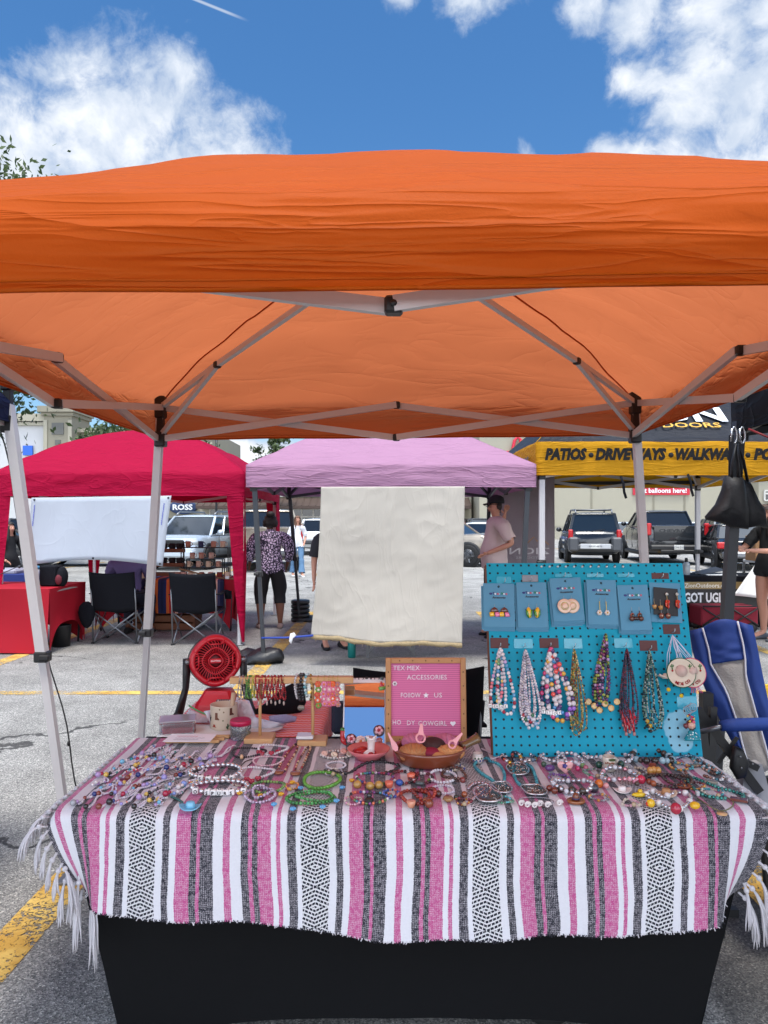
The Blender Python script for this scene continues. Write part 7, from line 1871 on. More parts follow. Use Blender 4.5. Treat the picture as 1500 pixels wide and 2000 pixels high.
neckbuckle('turquoise bead necklace with a silver plate, the one nearer the pan', [(968, 1533), (955, 1523), (938, 1512), (927, 1500), (930, 1492), (950, 1484), (958, 1490), (975, 1497), (985, 1515), (984, 1530)], [(958, 1536), (986, 1532), (1000, 1545), (992, 1553), (972, 1552), (960, 1545)])
neckbuckle('turquoise bead necklace with a silver plate below the copper bracelets', [(1019, 1540), (1008, 1528), (1002, 1510), (1002, 1500), (1018, 1494), (1036, 1500), (1044, 1515), (1049, 1535)], [(1018, 1540), (1050, 1538), (1068, 1550), (1062, 1557), (1040, 1557), (1026, 1552)])
neckbuckle('lilac pearl coil lying over a long silver plate', [(914, 1545), (925, 1535), (945, 1533), (958, 1543), (955, 1555), (938, 1558), (925, 1552), (932, 1543), (946, 1547), (922, 1566)], [(926, 1546), (955, 1537), (980, 1560), (972, 1570), (945, 1571), (930, 1563)], .0058, [(176, 156, 164), (190, 172, 176)], (PEARL,))
strand('white seed bead strand ending near the pegboard foot', [(940, 1463), (956, 1470), (975, 1476), (990, 1478), (972, 1480), (956, 1485)], .0028, [(206, 204, 212)])
pot = T(933, 1489); o = thing('ceramic_pot', 'tiny white clay pot painted with blue and green marks', 'pot', pot)
a = MB(); a.lathe([(.014, 0), (.0185, .010), (.018, .020), (.015, .026), (.017, .030), (.0145, .030), (.013, .022), (0, .02)], pot, 20, col=(196, 186, 180)); a.build('body', BEAD, o)
a = MB()
for k in range(7): an = -2.4 + k * .28; a.ball(pot + V(math.cos(an) * .0178, math.sin(an) * .0178, .010 + .007 * (k % 2)), .0034, 6, 5, sq=(1, .5, 1), col=((40, 56, 120), (60, 84, 60))[k % 2])
a.build('painted_marks', MATTE, o)
CPR = [(120, 80, 66), (206, 190, 180), (60, 50, 60), (196, 150, 60), (90, 110, 130), (160, 60, 40), (200, 200, 206)]
bracelet('copper and silver bead bracelet at the pegboard foot', 999, 1487, 18, 12, .0062, CPR, (BEAD, PEARL), [1, 1, 0], lift=.010)
bracelet('dark copper bead bracelet beside a lighter one at the pegboard foot', 1023, 1484, 21, 12, .0066, CPR, (BEAD, PEARL), [1, 0, 1], lift=.012)
o = thing('necklace', 'small silver plate pendant under the copper bracelets', 'necklace', T(1010, 1500)); buckle(o, [(990, 1500), (1015, 1494), (1032, 1506), (1028, 1516), (1008, 1518), (994, 1512)])
bracelet('fine wire bracelet with white spiral seashells', 1046, 1566, 34, 8, .0018, [(190, 190, 196)], (BEAD, PEARL), [1], extra=lambda a, p: [([a.tube([T(x, y) + V(.0085 * (1 - k / 14) * math.cos(k * .9), -.004, .009 + .0085 * (1 - k / 14) * math.sin(k * .9)) for k in range(13)], [.0036 * (1 - k / 16) for k in range(13)], 6, col=(216, 206, 204))]) for x, y in ((1018, 1574), (1030, 1577), (1044, 1578), (1054, 1575), (1069, 1577), (1092, 1573))])
# --- silver pearl bracelets on the right
SP = [(196, 196, 202), (206, 206, 210)]
bracelet('silver pearl bracelet behind the pink heart charm, leftmost of its row', 1080, 1484, 22, 9, .0072, SP, (BEAD, PEARL), [1, 1, 0], lift=.006, extra=lambda a, p: (a.ball(T(1074, 1506) + V(0, 0, .010), .013, 12, 8, sq=(1.2, .9, .8), col=(96, 60, 120)), a.ball(T(1062, 1497) + V(0, 0, .007), .009, 9, 6, col=(60, 90, 70))))
bracelet('silver pearl bracelet joined to the pink heart charm', 1112, 1489, 24, 9, .0074, SP, (BEAD, PEARL), [1, 1, 0], lift=.010, extra=lambda a, p: [a.ball(T(x, y) + V(0, 0, .008), .008, 8, 6, col=c) for x, y, c in ((1128, 1506, (196, 60, 110)), (1138, 1500, (110, 150, 90)), (1144, 1504, (180, 100, 120)), (1130, 1498, (190, 190, 200)))])
h0 = T(1106, 1517); o = thing('heart_charm', 'flat pink heart charm with blue flower leaning on silver pearls', 'charm', h0)
hp = [h0 + V(.024 * (16 * math.sin(k) ** 3) / 16, .012, .026 + .022 * (13 * math.cos(k) - 5 * math.cos(2 * k) - 2 * math.cos(3 * k) - math.cos(4 * k)) / 16) for k in np.linspace(0, 6.28, 26)[:-1]]
a = MB(); a.pillow(hp, V(0, -.004, 0), col=(220, 160, 160)); a.build('heart', BEAD, o)
a = MB(); flower(a, h0 + V(-.003, .007, .030), .008, 5, (60, 56, 130), (70, 70, 140), (V(1, 0, 0), V(0, 0, 1), V(0, -1, 0)), .4); a.ball(h0 + V(.010, .0075, .020), .005, 6, 5, sq=(1.3, .4, .7), col=(120, 110, 50)); a.build('painted_flower', BEAD, o)
bracelet('silver pearl bracelet touching the small painted mug', 1166, 1481, 26, 9, .0074, SP, (BEAD, PEARL), [1, 1, 0], lift=.012, extra=lambda a, p: (a.ball(T(1170, 1499) + V(0, 0, .009), .011, 10, 7, col=(30, 80, 64)), a.ball(T(1213, 1497) + V(0, 0, .008), .0105, 10, 7, col=(24, 74, 58))))
mg = T(1189, 1504); o = thing('ceramic_pot', 'tiny cream clay mug painted with brown and green strokes among silver pearls', 'pot', mg)
a = MB(); a.lathe([(.019, 0), (.020, .012), (.0155, .018), (.020, .028), (.0205, .042), (.017, .044), (.015, .03), (0, .026)], mg, 22, col=(206, 196, 180)); a.tube([mg + V(.019, 0, .038), mg + V(.029, 0, .032), mg + V(.020, 0, .020)], .0025, 6, col=(206, 196, 180)); a.build('body', BEAD, o)
a = MB()
for k in range(5): an = -2.3 + k * .3; a.ball(mg + V(math.cos(an) * .0195, math.sin(an) * .0195, .026 + .002 * (k % 2)), .003, 6, 5, sq=(1, .5, 1.2), col=(130, 70, 50))
a.ball(mg + V(.004, -.0195, .037), .008, 8, 6, sq=(1.4, .3, .6), col=(70, 84, 50)); a.build('painted_marks', MATTE, o)
bracelet('silver pearl bracelet right of the tiny cream mug', 1212, 1484, 22, 9, .0072, SP, (BEAD, PEARL), [1, 1, 0], lift=.008)
bracelet('silver pearl bracelet with dark stone beads and a wooden sombrero charm', 1118, 1541, 38, 12, .0076, SP, (BEAD, PEARL), [1, 1, 0], lift=.012, wob=.04, extra=lambda a, p: ([a.ball(T(x, y) + V(0, 0, .010), s_, 12, 8, col=c) for x, y, s_, c in ((1073, 1546, .009, (120, 50, 36)), (1083, 1551, .010, (110, 48, 34)), (1095, 1548, .0105, (64, 54, 46)), (1117, 1550, .011, (60, 52, 44)), (1138, 1552, .0105, (66, 56, 48)), (1160, 1546, .0135, (52, 54, 62)), (1170, 1537, .0125, (206, 110, 40)), (1184, 1541, .0085, (214, 150, 150)), (1154, 1528, .009, (206, 80, 120)))],))
q = T(1125, 1568); o = thing('hat_charm', 'brown wooden sombrero charm in front of dark stone beads', 'hat charm', q, 'small hat charms on the striped blanket')
a = MB(); a.lathe([(.024, .002), (.025, .008), (.022, .010), (.014, .006), (0, .006)], q, 26, col=(142, 84, 44), sy=.8); a.build('brim', BEAD, o)
a = MB(); a.lathe([(.010, .006), (.009, .018), (.006, .026), (0, .027)], q + V(0, .002, 0), 16, col=(116, 60, 36)); a.lathe([(.0105, .010), (.0105, .014)], q + V(0, .002, 0), 16, col=(50, 50, 90)); a.build('crown', BEAD, o)
bracelet('silver pearl bracelet with pink beads and a red rose bead', 1210, 1522, 36, 12, .0076, SP + [(210, 150, 160)], (BEAD, PEARL), [1, 1, 0], lift=.012, extra=lambda a, p: [a.ball(T(x, y) + V(0, 0, .010), s_, 12, 8, col=c) for x, y, s_, c in ((1252, 1529, .0135, (196, 40, 70)), (1268, 1533, .009, (130, 60, 36)), (1276, 1537, .009, (150, 76, 40)), (1240, 1533, .008, (206, 130, 150)), (1244, 1537, .007, (80, 60, 50)))])
BRD = [(54, 42, 38), (64, 50, 44), (150, 180, 190), (46, 38, 36)]
bracelet('bracelet of big brown wooden and clear beads at the pegboard foot', 1273, 1486, 36, 13, .0115, BRD, lift=.012, wob=.05, sizes=[1.05, .95, .8, 1.1])
q = T(1277, 1512); o = thing('fruit_basket_charm', 'tiny tray charm of round golden fruit below big brown beads', 'charm', q)
a = MB(); a.lathe([(.020, 0), (.026, .006), (.024, .008), (0, .005)], q, 22, sy=.6, col=(132, 76, 40)); a.build('tray', BEAD, o)
for dx in (-.012, .0, .012): a = MB(); a.ball(q + V(dx, -.002 + .004 * (dx == 0), .013), .0098, 12, 9, sq=(1, 1, 1.1), col=(196, 140, 70)); a.build('fruit', BEAD, o)
a = MB(); a.bbox(q + V(.0, .012, .022), (.022, .012, .018), .003, col=(110, 50, 36)); a.build('block', BEAD, o)
bracelet('dark brown wooden bead bracelet around the tan cowboy hat charm', 1297, 1529, 34, 12, .0055, [(48, 36, 34), (60, 44, 40)], lift=.005)
bracelet('second dark brown bead bracelet reaching the terracotta dish charm', 1322, 1527, 26, 11, .0052, [(54, 40, 36), (80, 52, 40)], lift=.008)
ob('dish_charm', 'small terracotta dish charm right of the tan cowboy hat charm', 'charm', BEAD, lambda a: a.lathe([(.012, 0), (.024, .010), (.022, .011), (.011, .003), (0, .003)], T(1336, 1541), 20, sy=.6, col=(130, 66, 40)))
strand('silver and white ball necklace with strawberry and yellow fruit beads', [(1268, 1548), (1262, 1558), (1274, 1565), (1290, 1574), (1306, 1582), (1322, 1584), (1336, 1580), (1348, 1568), (1346, 1556), (1326, 1552), (1308, 1556), (1296, 1562), (1282, 1554)], .0072, ((206, 206, 210), (196, 196, 202), (222, 218, 216), (190, 192, 198), (206, 206, 210)), (BEAD, PEARL), [1, 1, 0, 1, 1], closed=True, sizes=[.85, .8, 1.35, .8, .85], extra=lambda a, p: (a.ball(T(1320, 1588) + V(0, 0, .012), .0145, 12, 9, sq=(1, 1, 1.05), col=(170, 36, 60)), a.ball(T(1271, 1575) + V(0, 0, .009), .0115, 12, 8, col=(226, 180, 30)), a.ball(T(1266, 1575) + V(0, 0, .007), .007, 8, 6, col=(206, 60, 40)), a.ball(T(1357, 1580) + V(0, 0, .010), .0125, 12, 8, sq=(1.1, 1, .8), col=(222, 170, 24)), a.ball(T(1248, 1557) + V(0, 0, .007), .011, 10, 7, sq=(1.9, .8, .6), col=(226, 190, 30)), a.ball(T(1250, 1554) + V(0, 0, .012), .007, 9, 6, col=(226, 184, 26))))
TEA = [(52, 128, 120), (70, 150, 138), (44, 110, 106)]
def pend(px, py, w, col, ang=0.): return lambda a, p: a.bbox(T(px, py) + V(0, 0, .006), (w, w * .55, .007), .002, rot=rotz(ang), col=col)
strand('long teal bead necklace with a brown stone pendant', [(1420, 1562), (1400, 1561), (1375, 1556), (1355, 1543), (1344, 1528), (1348, 1520), (1372, 1528), (1400, 1540), (1430, 1548), (1452, 1556), (1448, 1563)], .0050, TEA, (BEAD, PEARL), [0, 1], extra=pend(1443, 1566, .044, (110, 64, 56), -.5))
strand('copper and teal bead necklace with a grey stone pendant', [(1345, 1518), (1338, 1508), (1350, 1500), (1372, 1499), (1392, 1506), (1412, 1516), (1408, 1526), (1390, 1522), (1376, 1518)], .0052, [(110, 66, 54), (150, 110, 96), (60, 110, 120), (206, 206, 206)], (BEAD, PEARL), [1, 0], extra=pend(1389, 1531, .036, (140, 142, 130), -.4))
strand('blue grey pearl necklace along the right rear of the blanket', [(1314, 1486), (1330, 1480), (1348, 1478), (1364, 1484), (1370, 1492), (1350, 1496), (1332, 1494), (1318, 1490)], .0046, [(110, 150, 166), (150, 170, 186), (70, 110, 130)], (BEAD, PEARL), [0, 1], closed=True)
strand('brown and turquoise seed bead necklace near the white fringe', [(1352, 1484), (1366, 1488), (1378, 1494), (1390, 1500), (1402, 1508), (1396, 1514), (1384, 1508), (1370, 1500)], .0044, [(90, 60, 50), (90, 150, 160), (190, 150, 130)], closed=True, extra=pend(1358, 1498, .026, (120, 116, 100), .3))
strand('thin olive cord necklace with a gold disc pendant', [(1362, 1560), (1380, 1572), (1398, 1582), (1412, 1585), (1428, 1578), (1432, 1568), (1418, 1558), (1400, 1554)], .0022, [(96, 96, 66), (120, 116, 80)], extra=lambda a, p: (a.lathe([(.013, 0), (.013, .003), (0, .004)], T(1410, 1590), 18, col=(206, 160, 110)), a.bbox(T(1362, 1555) + V(0, 0, .008), (.010, .012, .014), .002, col=(190, 190, 190))))

# --- smaller pieces filling the gaps
PAL = {'rose quartz': [(206, 160, 170), (190, 140, 156)], 'amethyst': [(110, 70, 140), (150, 110, 170)], 'smoky grey': [(110, 108, 114), (150, 150, 156)], 'coral': [(206, 100, 84), (224, 140, 120)], 'jade': [(70, 120, 96), (110, 150, 126)],
       'ivory': [(206, 196, 180), (190, 176, 156)], 'cobalt': [(36, 56, 130), (70, 96, 170)], 'amber': [(176, 116, 40), (206, 150, 70)], 'wine': [(96, 20, 40), (130, 40, 60)], 'turquoise': [(50, 140, 150), (90, 170, 176)]}
for i, (px, py, rx, ry, r, c1, c2, nb) in enumerate((
    (690, 1566, 15, 7, .0034, 'rose quartz', 'ivory', 'left of the black carved charm'), (652, 1512, 17, 6, .0032, 'ivory', 'smoky grey', 'behind the bright green bracelet'), (470, 1530, 16, 6, .0032, 'wine', 'ivory', 'right of the silver letter bracelets'),
    (905, 1568, 15, 6, .0036, 'amber', 'wine', 'left of the lilac coil on its silver plate'), (885, 1502, 20, 7, .0036, 'cobalt', 'ivory', 'behind the white and brown wooden pair'), (763, 1552, 15, 7, .0036, 'cobalt', 'coral', 'between multicoloured and amber bracelets'),
    (1090, 1522, 19, 7, .0042, 'smoky grey', 'amethyst', 'in front of the pink heart charm'), (1160, 1512, 20, 7, .0040, 'jade', 'smoky grey', 'in front of the tiny cream mug'), (1168, 1560, 18, 6, .0038, 'amber', 'smoky grey', 'between the sombrero and pink banded hat charms'),
    (1240, 1508, 20, 7, .0044, 'smoky grey', 'ivory', 'left of the golden fruit charm'), (1352, 1536, 20, 8, .0038, 'wine', 'amber', 'right of the terracotta dish charm'), (1392, 1550, 18, 7, .0034, 'turquoise', 'ivory', 'inside the long teal necklace'),
    (1330, 1500, 19, 7, .0040, 'amber', 'turquoise', 'below the blue grey pearl necklace'), (1232, 1572, 17, 6, .0036, 'ivory', 'rose quartz', 'left of the yellow fruit beads'), (985, 1566, 16, 6, .0034, 'jade', 'turquoise', 'left of the spiral seashells'), (570, 1538, 13, 6, .0030, 'coral', 'amber', 'left of the bright green bracelet'))):
    bracelet(f'small {c1} and {c2} bead bracelet {nb}', px, py, rx, ry, r, PAL[c1] + PAL[c2], lift=.004, wob=.25, sizes=[1, .8, 1.2, .9], extra=(lambda a, p: a.ball(p[30] + V(0, -.004, .004), .0065, 9, 7, col=(170, 150, 120))) if i % 2 else None)

# ------------------------------------------------------------------ letter board
LB0 = T(832, 1452) * V(0, 1, 1) + V(at(832, 0, 2.54)[0], 0, .004); LU = unit(V(0, .11, 1)); LN = unit(V(0, -1, .11)); LR = unit(V(1, .01, 0))
LU = np.cross(LN, LR); RL = np.stack([LR, LU, LN], 1)
lb = thing('letter_board', 'pink felt letter board with wooden frame and white letters', 'letter board', LB0)
w, h = .277, .283
OAK = mat('oak_frame', (178, 126, 76), .5, var=.10, vscale=30)
FELT = bpy.data.materials.new('pink_ribbed_felt'); FELT.use_nodes = True
t = NT(FELT.node_tree); b = t.n['Principled BSDF']; uvn = t.node('ShaderNodeUVMap', uv_map='UVMap'); sp_ = t.node('ShaderNodeSeparateXYZ'); t.link(uvn.outputs[0], sp_.inputs[0])
gv = t.math('FRACT', t.math('MULTIPLY', sp_.outputs[1], 36)); t.link(t.mix(t.mr(gv, .80, .86), lin((212, 116, 158)), lin((164, 66, 112))), b.inputs['Base Color']); b.inputs['Roughness'].default_value = .95
def LBp(x, y, d=0.): return LB0 + LR * x + LU * y + LN * d
a = MB(); a.grid(lambda u, v: LBp((u - .5) * (w - .03), .018 + (h - .03) * v), 1, 1, smooth=False); a.build('felt', FELT, lb)
a = MB()
for sg in (-1, 1):
    a.bbox(LBp(sg * (w / 2 - .0095), h / 2 + .003, .002), (.019, h, .018), .002, rot=RL)
    a.bbox(LBp(0, .003 + (.0095 if sg < 0 else h - .0095), .003), (w - .038, .019, .018), .002, rot=RL)
fr_o = a.build('frame', OAK, lb)
a = MB()
for k in range(5):
    for y in (.0125, h - .0065): a.lathe([(.0026, 0), (.0026, .0012), (.001, .002)], LBp(-.09 + .045 * k, y, .0115), 10, axis=LN)
    for sg in (-1, 1): a.lathe([(.0026, 0), (.0026, .0012), (.001, .002)], LBp(sg * (w / 2 - .0095), .05 + .047 * k, .0115), 10, axis=LN)
a.build('frame_pins', mat('brass_pin', (110, 76, 40), .4, .5), fr_o)
LW = mat('white_letter_plastic', (232, 226, 230), .4)
def lbt(s_, px, py, width_px, size=.0225):
    p = onplane(px, py, LB0 + LN * .002, LN); a = MB(); a.text(s_, p, LR, LU, size, width=width_px * 2.57 / FPX, depth=.002, bold=-.004, spacing=1.05); a.build('lettering', LW, lb)
lbt('TEX·MEX·', 768, 1309, 54); lbt('ACCESSORIES', 795, 1327, 77); lbt('FOllOW', 783, 1362, 38); lbt('US', 848, 1362, 15); lbt('HO', 767, 1415, 16); lbt('DY', 795, 1416, 15); lbt('COWGIRL', 817, 1417, 55)
def shape(pts, px, py, s_):
    p = onplane(px, py, LB0 + LN * .002, LN); a = MB(); a.prism([p + LR * x * s_ + LU * y * s_ for x, y in pts], LN * .002); return a
a = shape([((1 if k % 2 == 0 else .42) * math.sin(k * math.pi / 5), (1 if k % 2 == 0 else .42) * math.cos(k * math.pi / 5)) for k in range(10)], 832, 1358, .0105); a.build('star', LW, lb)
a = shape([(16 * math.sin(k) ** 3 / 16, (13 * math.cos(k) - 5 * math.cos(2 * k) - 2 * math.cos(3 * k) - math.cos(4 * k)) / 16) for k in np.linspace(0, 6.28, 25)[:-1]], 884.5, 1413, .0095); a.build('heart', LW, lb)
p = onplane(771, 1335, LB0 + LN * .002, LN); a = MB(); flower(a, p, .0085, 6, (228, 220, 224), (120, 100, 100), (LR, LU, LN), .42); a.build('flower', COLR, lb)
a = MB(); a.bbox(LBp(0, .0, -.02) * V(1, 1, 0) + V(0, 0, TOP + .008), (.17, .06, .014), .003); a.build('stand', OAK, lb)

# ------------------------------------------------------------------ mirror
mt_ = R(27.6); MU = V(0, math.sin(mt_), math.cos(mt_)); MN = V(0, -math.cos(mt_), math.sin(mt_)); MR = V(1, 0, 0); M0 = V(at(711, 0, 2.51)[0], 2.51, TOP + .004)
mi_ = thing('mirror', 'white framed table mirror decorated with clay chili, flowers and watermelon', 'mirror', M0)
RM = np.stack([MR, MU, MN], 1); mw, mh = .148, .232
a = MB(); a.bbox(M0 + MU * mh / 2 - MN * .006, (mw, mh, .010), .003, rot=RM); a.build('frame', mat('white_gloss', (220, 214, 214), .3), mi_)
a = MB(); a.box(M0 + MU * (mh / 2 - .006) - MN * .0005, (mw - .010, mh - .026, .002), rot=RM); a.build('mirror_glass', mat('silvered_glass', (240, 240, 242), .01, 1.0), mi_)
def MP(px, py, d=.004): return onplane(px, py, M0 + MN * d, MN)
a = MB(); q = MP(694, 1325.5, .0002)
for k, ch in enumerate('TEX MEX'):
    if ch == ' ': a.bbox(MP(716, 1324, .002), (.010, .008, .003), .001, rot=RM, col=(30, 30, 34))
    else: a.text(ch, MP(692 + k * 7.7, 1327, -.0008), MR, MU, .009, bold=.04, col=(34, 34, 40), depth=.0008)
a.build('lettering', COLR, mi_)
F_ = (MR, MU, MN)
a = MB(); a.tube(catmull([MP(669, 1428), MP(669, 1440), MP(672, 1450), MP(677, 1455)], 5), [.008] * 6 + [.009] * 4 + [.007, .006, .005, .004, .003, .002], 10, col=(176, 34, 40)); a.ball(MP(669, 1425), .0085, 10, 7, col=(50, 110, 50)); a.build('clay_chili', BEAD, mi_)
for (px, py, pc, cc) in ((686, 1444, (222, 168, 178), (170, 30, 44)), (740, 1427, (222, 168, 178), (170, 30, 44)), (704, 1448, (226, 206, 196), (214, 120, 60))):
    a = MB(); q = MP(px, py, .004); a.pillow([q + (MR * math.cos(k) + MU * math.sin(k)) * .0195 for k in np.linspace(0, 6.28, 17)[:-1]], MN * .003, col=(70, 40, 44) if px != 704 else (222, 200, 196)); flower(a, q + MN * .005, .0145, 5, pc, cc, F_, .45); a.build('clay_flower', BEAD, mi_)
a = MB(); a.pillow([MP(744, 1330, .004), MP(752, 1342, .004), MP(741, 1341, .004)], MN * .004, col=(196, 60, 70)); a.pillow([MP(739, 1342, .004), MP(754, 1340, .004), MP(755, 1345, .004), MP(741, 1348, .004)], MN * .004, col=(110, 170, 80)); a.pillow([MP(742, 1322, .004), MP(751, 1322, .004), MP(748, 1328, .004), MP(743, 1327, .004)], MN * .004, col=(70, 90, 90)); a.build('clay_watermelon', BEAD, mi_)
a = MB(); a.pillow([MP(672, 1337, .004), MP(671, 1326, .004), MP(689, 1325, .004), MP(684, 1334, .004)], MN * .004, col=(222, 160, 164)); a.build('clay_corner', BEAD, mi_)
a = MB(); a.pillow([MP(714, 1437, .004), MP(719, 1437, .004), MP(720, 1450, .004), MP(715, 1450, .004)], MN * .006, col=(60, 120, 60)); a.ball(MP(741, 1447), .012, 10, 8, col=(176, 110, 110)); a.build('clay_cactus', BEAD, mi_)
a = MB(); a.bar(M0 + MU * .16 - MN * .012, V(M0[0], M0[1] + .19, TOP), .012); a.build('prop', WOOD, mi_)

# ------------------------------------------------------------------ speaker
spk = T(660, 1441) + V(.005, .06, 0); o = thing('speaker', 'navy portable speaker with a handle strap between mirror and jewellery stand', 'speaker', spk)
NAVYP = mat('navy_mesh', (22, 32, 54), .6, bump=.5, bscale=300)
a = MB(); a.bbox(spk + V(0, 0, .056), (.062, .055, .112), .012); a.build('body', NAVYP, o)
a = MB(); a.text('JBL', spk + V(.024, -.0285, .098), (0, 0, -1), (1, 0, 0), .034, bold=.03, col=(92, 104, 122), depth=.001); a.build('lettering', COLR, o)
a = MB(); a.tube(catmull([spk + V(.02, 0, .108), spk + V(.032, 0, .128), spk + V(.038, 0, .105)], 5), .004, 6); a.build('strap', BLACK, o)

# ------------------------------------------------------------------ dish and pan with sweet breads
TER, CER = mat('terracotta_glaze', (124, 62, 38), .25, coat=.5, var=.2, vscale=10), mat('pink_glaze', (206, 112, 116), .3, coat=.4)
d0 = T(720, 1482); o = thing('dish', 'pink glazed dish holding red sweets and a white boot', 'dish', d0)
a = MB(); a.lathe([(.036, 0), (.040, .008), (.058, .020), (.069, .034), (.067, .036), (.054, .024), (.034, .014), (0, .012)], d0, 36); a.build('bowl', CER, o)
RDM = mat('red_gloss', (170, 22, 30), .2, coat=.4)
for k, (x, y, s_) in enumerate(((-.03, .0, .015), (-.02, .022, .014), (-.012, -.012, .013), (-.036, .012, .012), (.002, -.018, .012), (.012, -.006, .011))):
    a = MB(); a.ball(d0 + V(x, y, .014 + s_ * .7), s_, 12, 8, sq=(1.2, 1, .7)); tag(a.build('red_sweet', RDM), 'glossy red sweet in the pink dish', 'sweet', 'red sweets in the pink dish')
WC = mat('white_ceramic', (222, 212, 208), .35)
bt0 = d0 + V(.008, -.006, .014); o = thing('boot_ornament', 'white ceramic cowboy boot standing in the pink dish', 'ornament', bt0)
a = MB(); a.tube(catmull([bt0 + V(0, 0, .006), bt0 + V(0, .0, .030), bt0 + V(.001, 0, .055)], 5), [.012, .011, .011, .011, .011, .0115, .012, .013, .014, .0155, .017], 12); a.tube(catmull([bt0 + V(.004, 0, .012), bt0 + V(-.01, -.012, .010), bt0 + V(-.022, -.022, .007)], 5), [.012] * 4 + [.011, .0105, .010, .009, .008, .006, .003], 10); a.build('boot', WC, o)
a = MB(); a.tube([bt0 + V(-.016, 0, .060), bt0 + V(.001, 0, .050), bt0 + V(.017, 0, .062)], .003, 6); a.build('cuff', WC, o)
strand('thin white string loop lying over the red sweets', [(700, 1470), (708, 1462), (722, 1458), (735, 1462)], .0016, [(222, 190, 186)], nm='string')
for o_ in (bpy.data.objects.get('string'),):
    if o_: o_.location.z += .035
p0_ = T(838, 1489); o = thing('pan', 'glazed terracotta pan with a long handle holding sweet breads', 'pan', p0_)
a = MB(); a.lathe([(.088, 0), (.100, .010), (.113, .040), (.117, .050), (.112, .051), (.104, .036), (.090, .012), (0, .010)], p0_, 44, sy=.85); a.build('bowl', TER, o)
hd0 = p0_ + V(.105, .02, .044); hd1 = at(934, 1441, hd0[1] + .02)
a = MB(); a.tube([hd0 + (hd1 - hd0) * f for f in (0, .2, .5, .8, 1)], [.018, .016, .016, .019, .021], 12, flat=(1, .75)); a.lathe([(.012, -.002), (.019, .0), (.012, .002)], hd1, 12, axis=unit(hd1 - hd0)); a.build('handle', mat('green_glaze', (104, 82, 54), .25, coat=.5, var=.3, vscale=30), o)
def concha(label, x, y, z, s_, col, top, sq=(1.15, 1, .72), rib=True):
    s_ *= .88; c = p0_ + V(x, y, z - .012); o = thing('sweet_bread', label, 'sweet bread', c + V(0, 0, -s_ * .6), 'sweet breads in the terracotta pan')
    m1 = mat('crust_%d_%d_%d' % col, col, .7, bump=.4, bscale=120, var=.12, vscale=60)
    a = MB(); a.ball(c, s_, 24, 16, sq=sq); a.build('bun', m1, o)
    if rib:
        m2 = mat('topping_%d_%d_%d' % top, top, .8, bump=.8, bscale=200, var=.1, vscale=90)
        a = MB()
        for k in range(6):
            ph_ = -1.0 + k * .4
            a.tube([c + V(math.sin(ph_) * math.sin(t_) * sq[0], math.cos(t_) * sq[1] * -1 * 1.0, math.cos(ph_) * math.sin(t_) * sq[2]) * s_ * .975 for t_ in np.linspace(.5, 2.64, 12)], [s_ * .03] + [s_ * .07] * 10 + [s_ * .03], 6)
        a.build('sugar_topping', m2, o)
concha('tan sugared bun at the front left of the pan', -.050, -.032, .050, .048, (176, 116, 70), (186, 130, 84))
concha('pink sugared bun at the back left of the pan', -.040, .045, .062, .046, (190, 110, 140), (196, 118, 148))
concha('pink sugared bun at the back right of the pan', .052, .045, .060, .046, (190, 110, 140), (196, 118, 148))
concha('dark chocolate bun in the middle of the pan', .012, .0, .066, .040, (56, 26, 26), (50, 22, 24), rib=False)
concha('golden folded pastry at the front right of the pan', .062, -.030, .052, .040, (196, 134, 82), (206, 150, 96), (1.35, .8, .7), True)
concha('small golden roll at the very front of the pan', .026, -.058, .046, .024, (190, 130, 80), (206, 150, 96), (1.3, .8, .8), False)
ob('sweet_bread', 'crimson sugared bun peeking under the chocolate bun', 'sweet bread', mat('crimson_crust', (130, 16, 50), .7), lambda a: a.ball(p0_ + V(.004, -.038, .040), .028, 16, 10, sq=(1.1, 1, .7)))
PKP = mat('pink_plastic', (224, 152, 156), .45)
def ringholder(label, pa, pb, w0, hole):
    A, B = pa, pb; d = unit(B - A); rt = unit(np.cross(d, V(0, -1, 0.2))); n2 = np.cross(rt, d); L_ = np.linalg.norm(B - A); a = MB()
    out = [(.0, w0 * .5), (.12, w0 * .95), (.25, w0), (.38, w0 * .9), (.6, w0 * .5), (1.0, w0 * .25)]
    P1 = [A + d * L_ * f + rt * q for f, q in out] + [A + d * L_ * f - rt * q for f, q in out[::-1]]
    if hole:
        a.tube([A + d * L_ * .22 + (rt * math.cos(k) + d * math.sin(k)) * w0 * .8 for k in np.linspace(0, 6.28, 21)[:-1]], .0032, 8, closed=True)
        a.prism([A + d * L_ * f + rt * q for f, q in ((.38, w0 * .6), (.6, w0 * .42), (1, w0 * .22))] + [A + d * L_ * f - rt * q for f, q in ((1, w0 * .22), (.6, w0 * .42), (.38, w0 * .6))], n2 * .004)
    else: a.prism(P1, n2 * .004)
    tag(a.build('hair_clip', PKP), label, 'clip', 'pink clips stuck among the sweet breads')
ringholder('pink clip with a round hole standing at the centre of the pan', at(821, 1449, 2.245), at(823, 1414, 2.27), .0165, True)
ringholder('plain pink clip leaning at the left of the pan', at(775, 1466, 2.26), at(758, 1431, 2.27), .0085, False)
ringholder('pink clip with a hole leaning at the right of the pan', at(878, 1460, 2.25), at(902, 1432, 2.27), .0135, True)

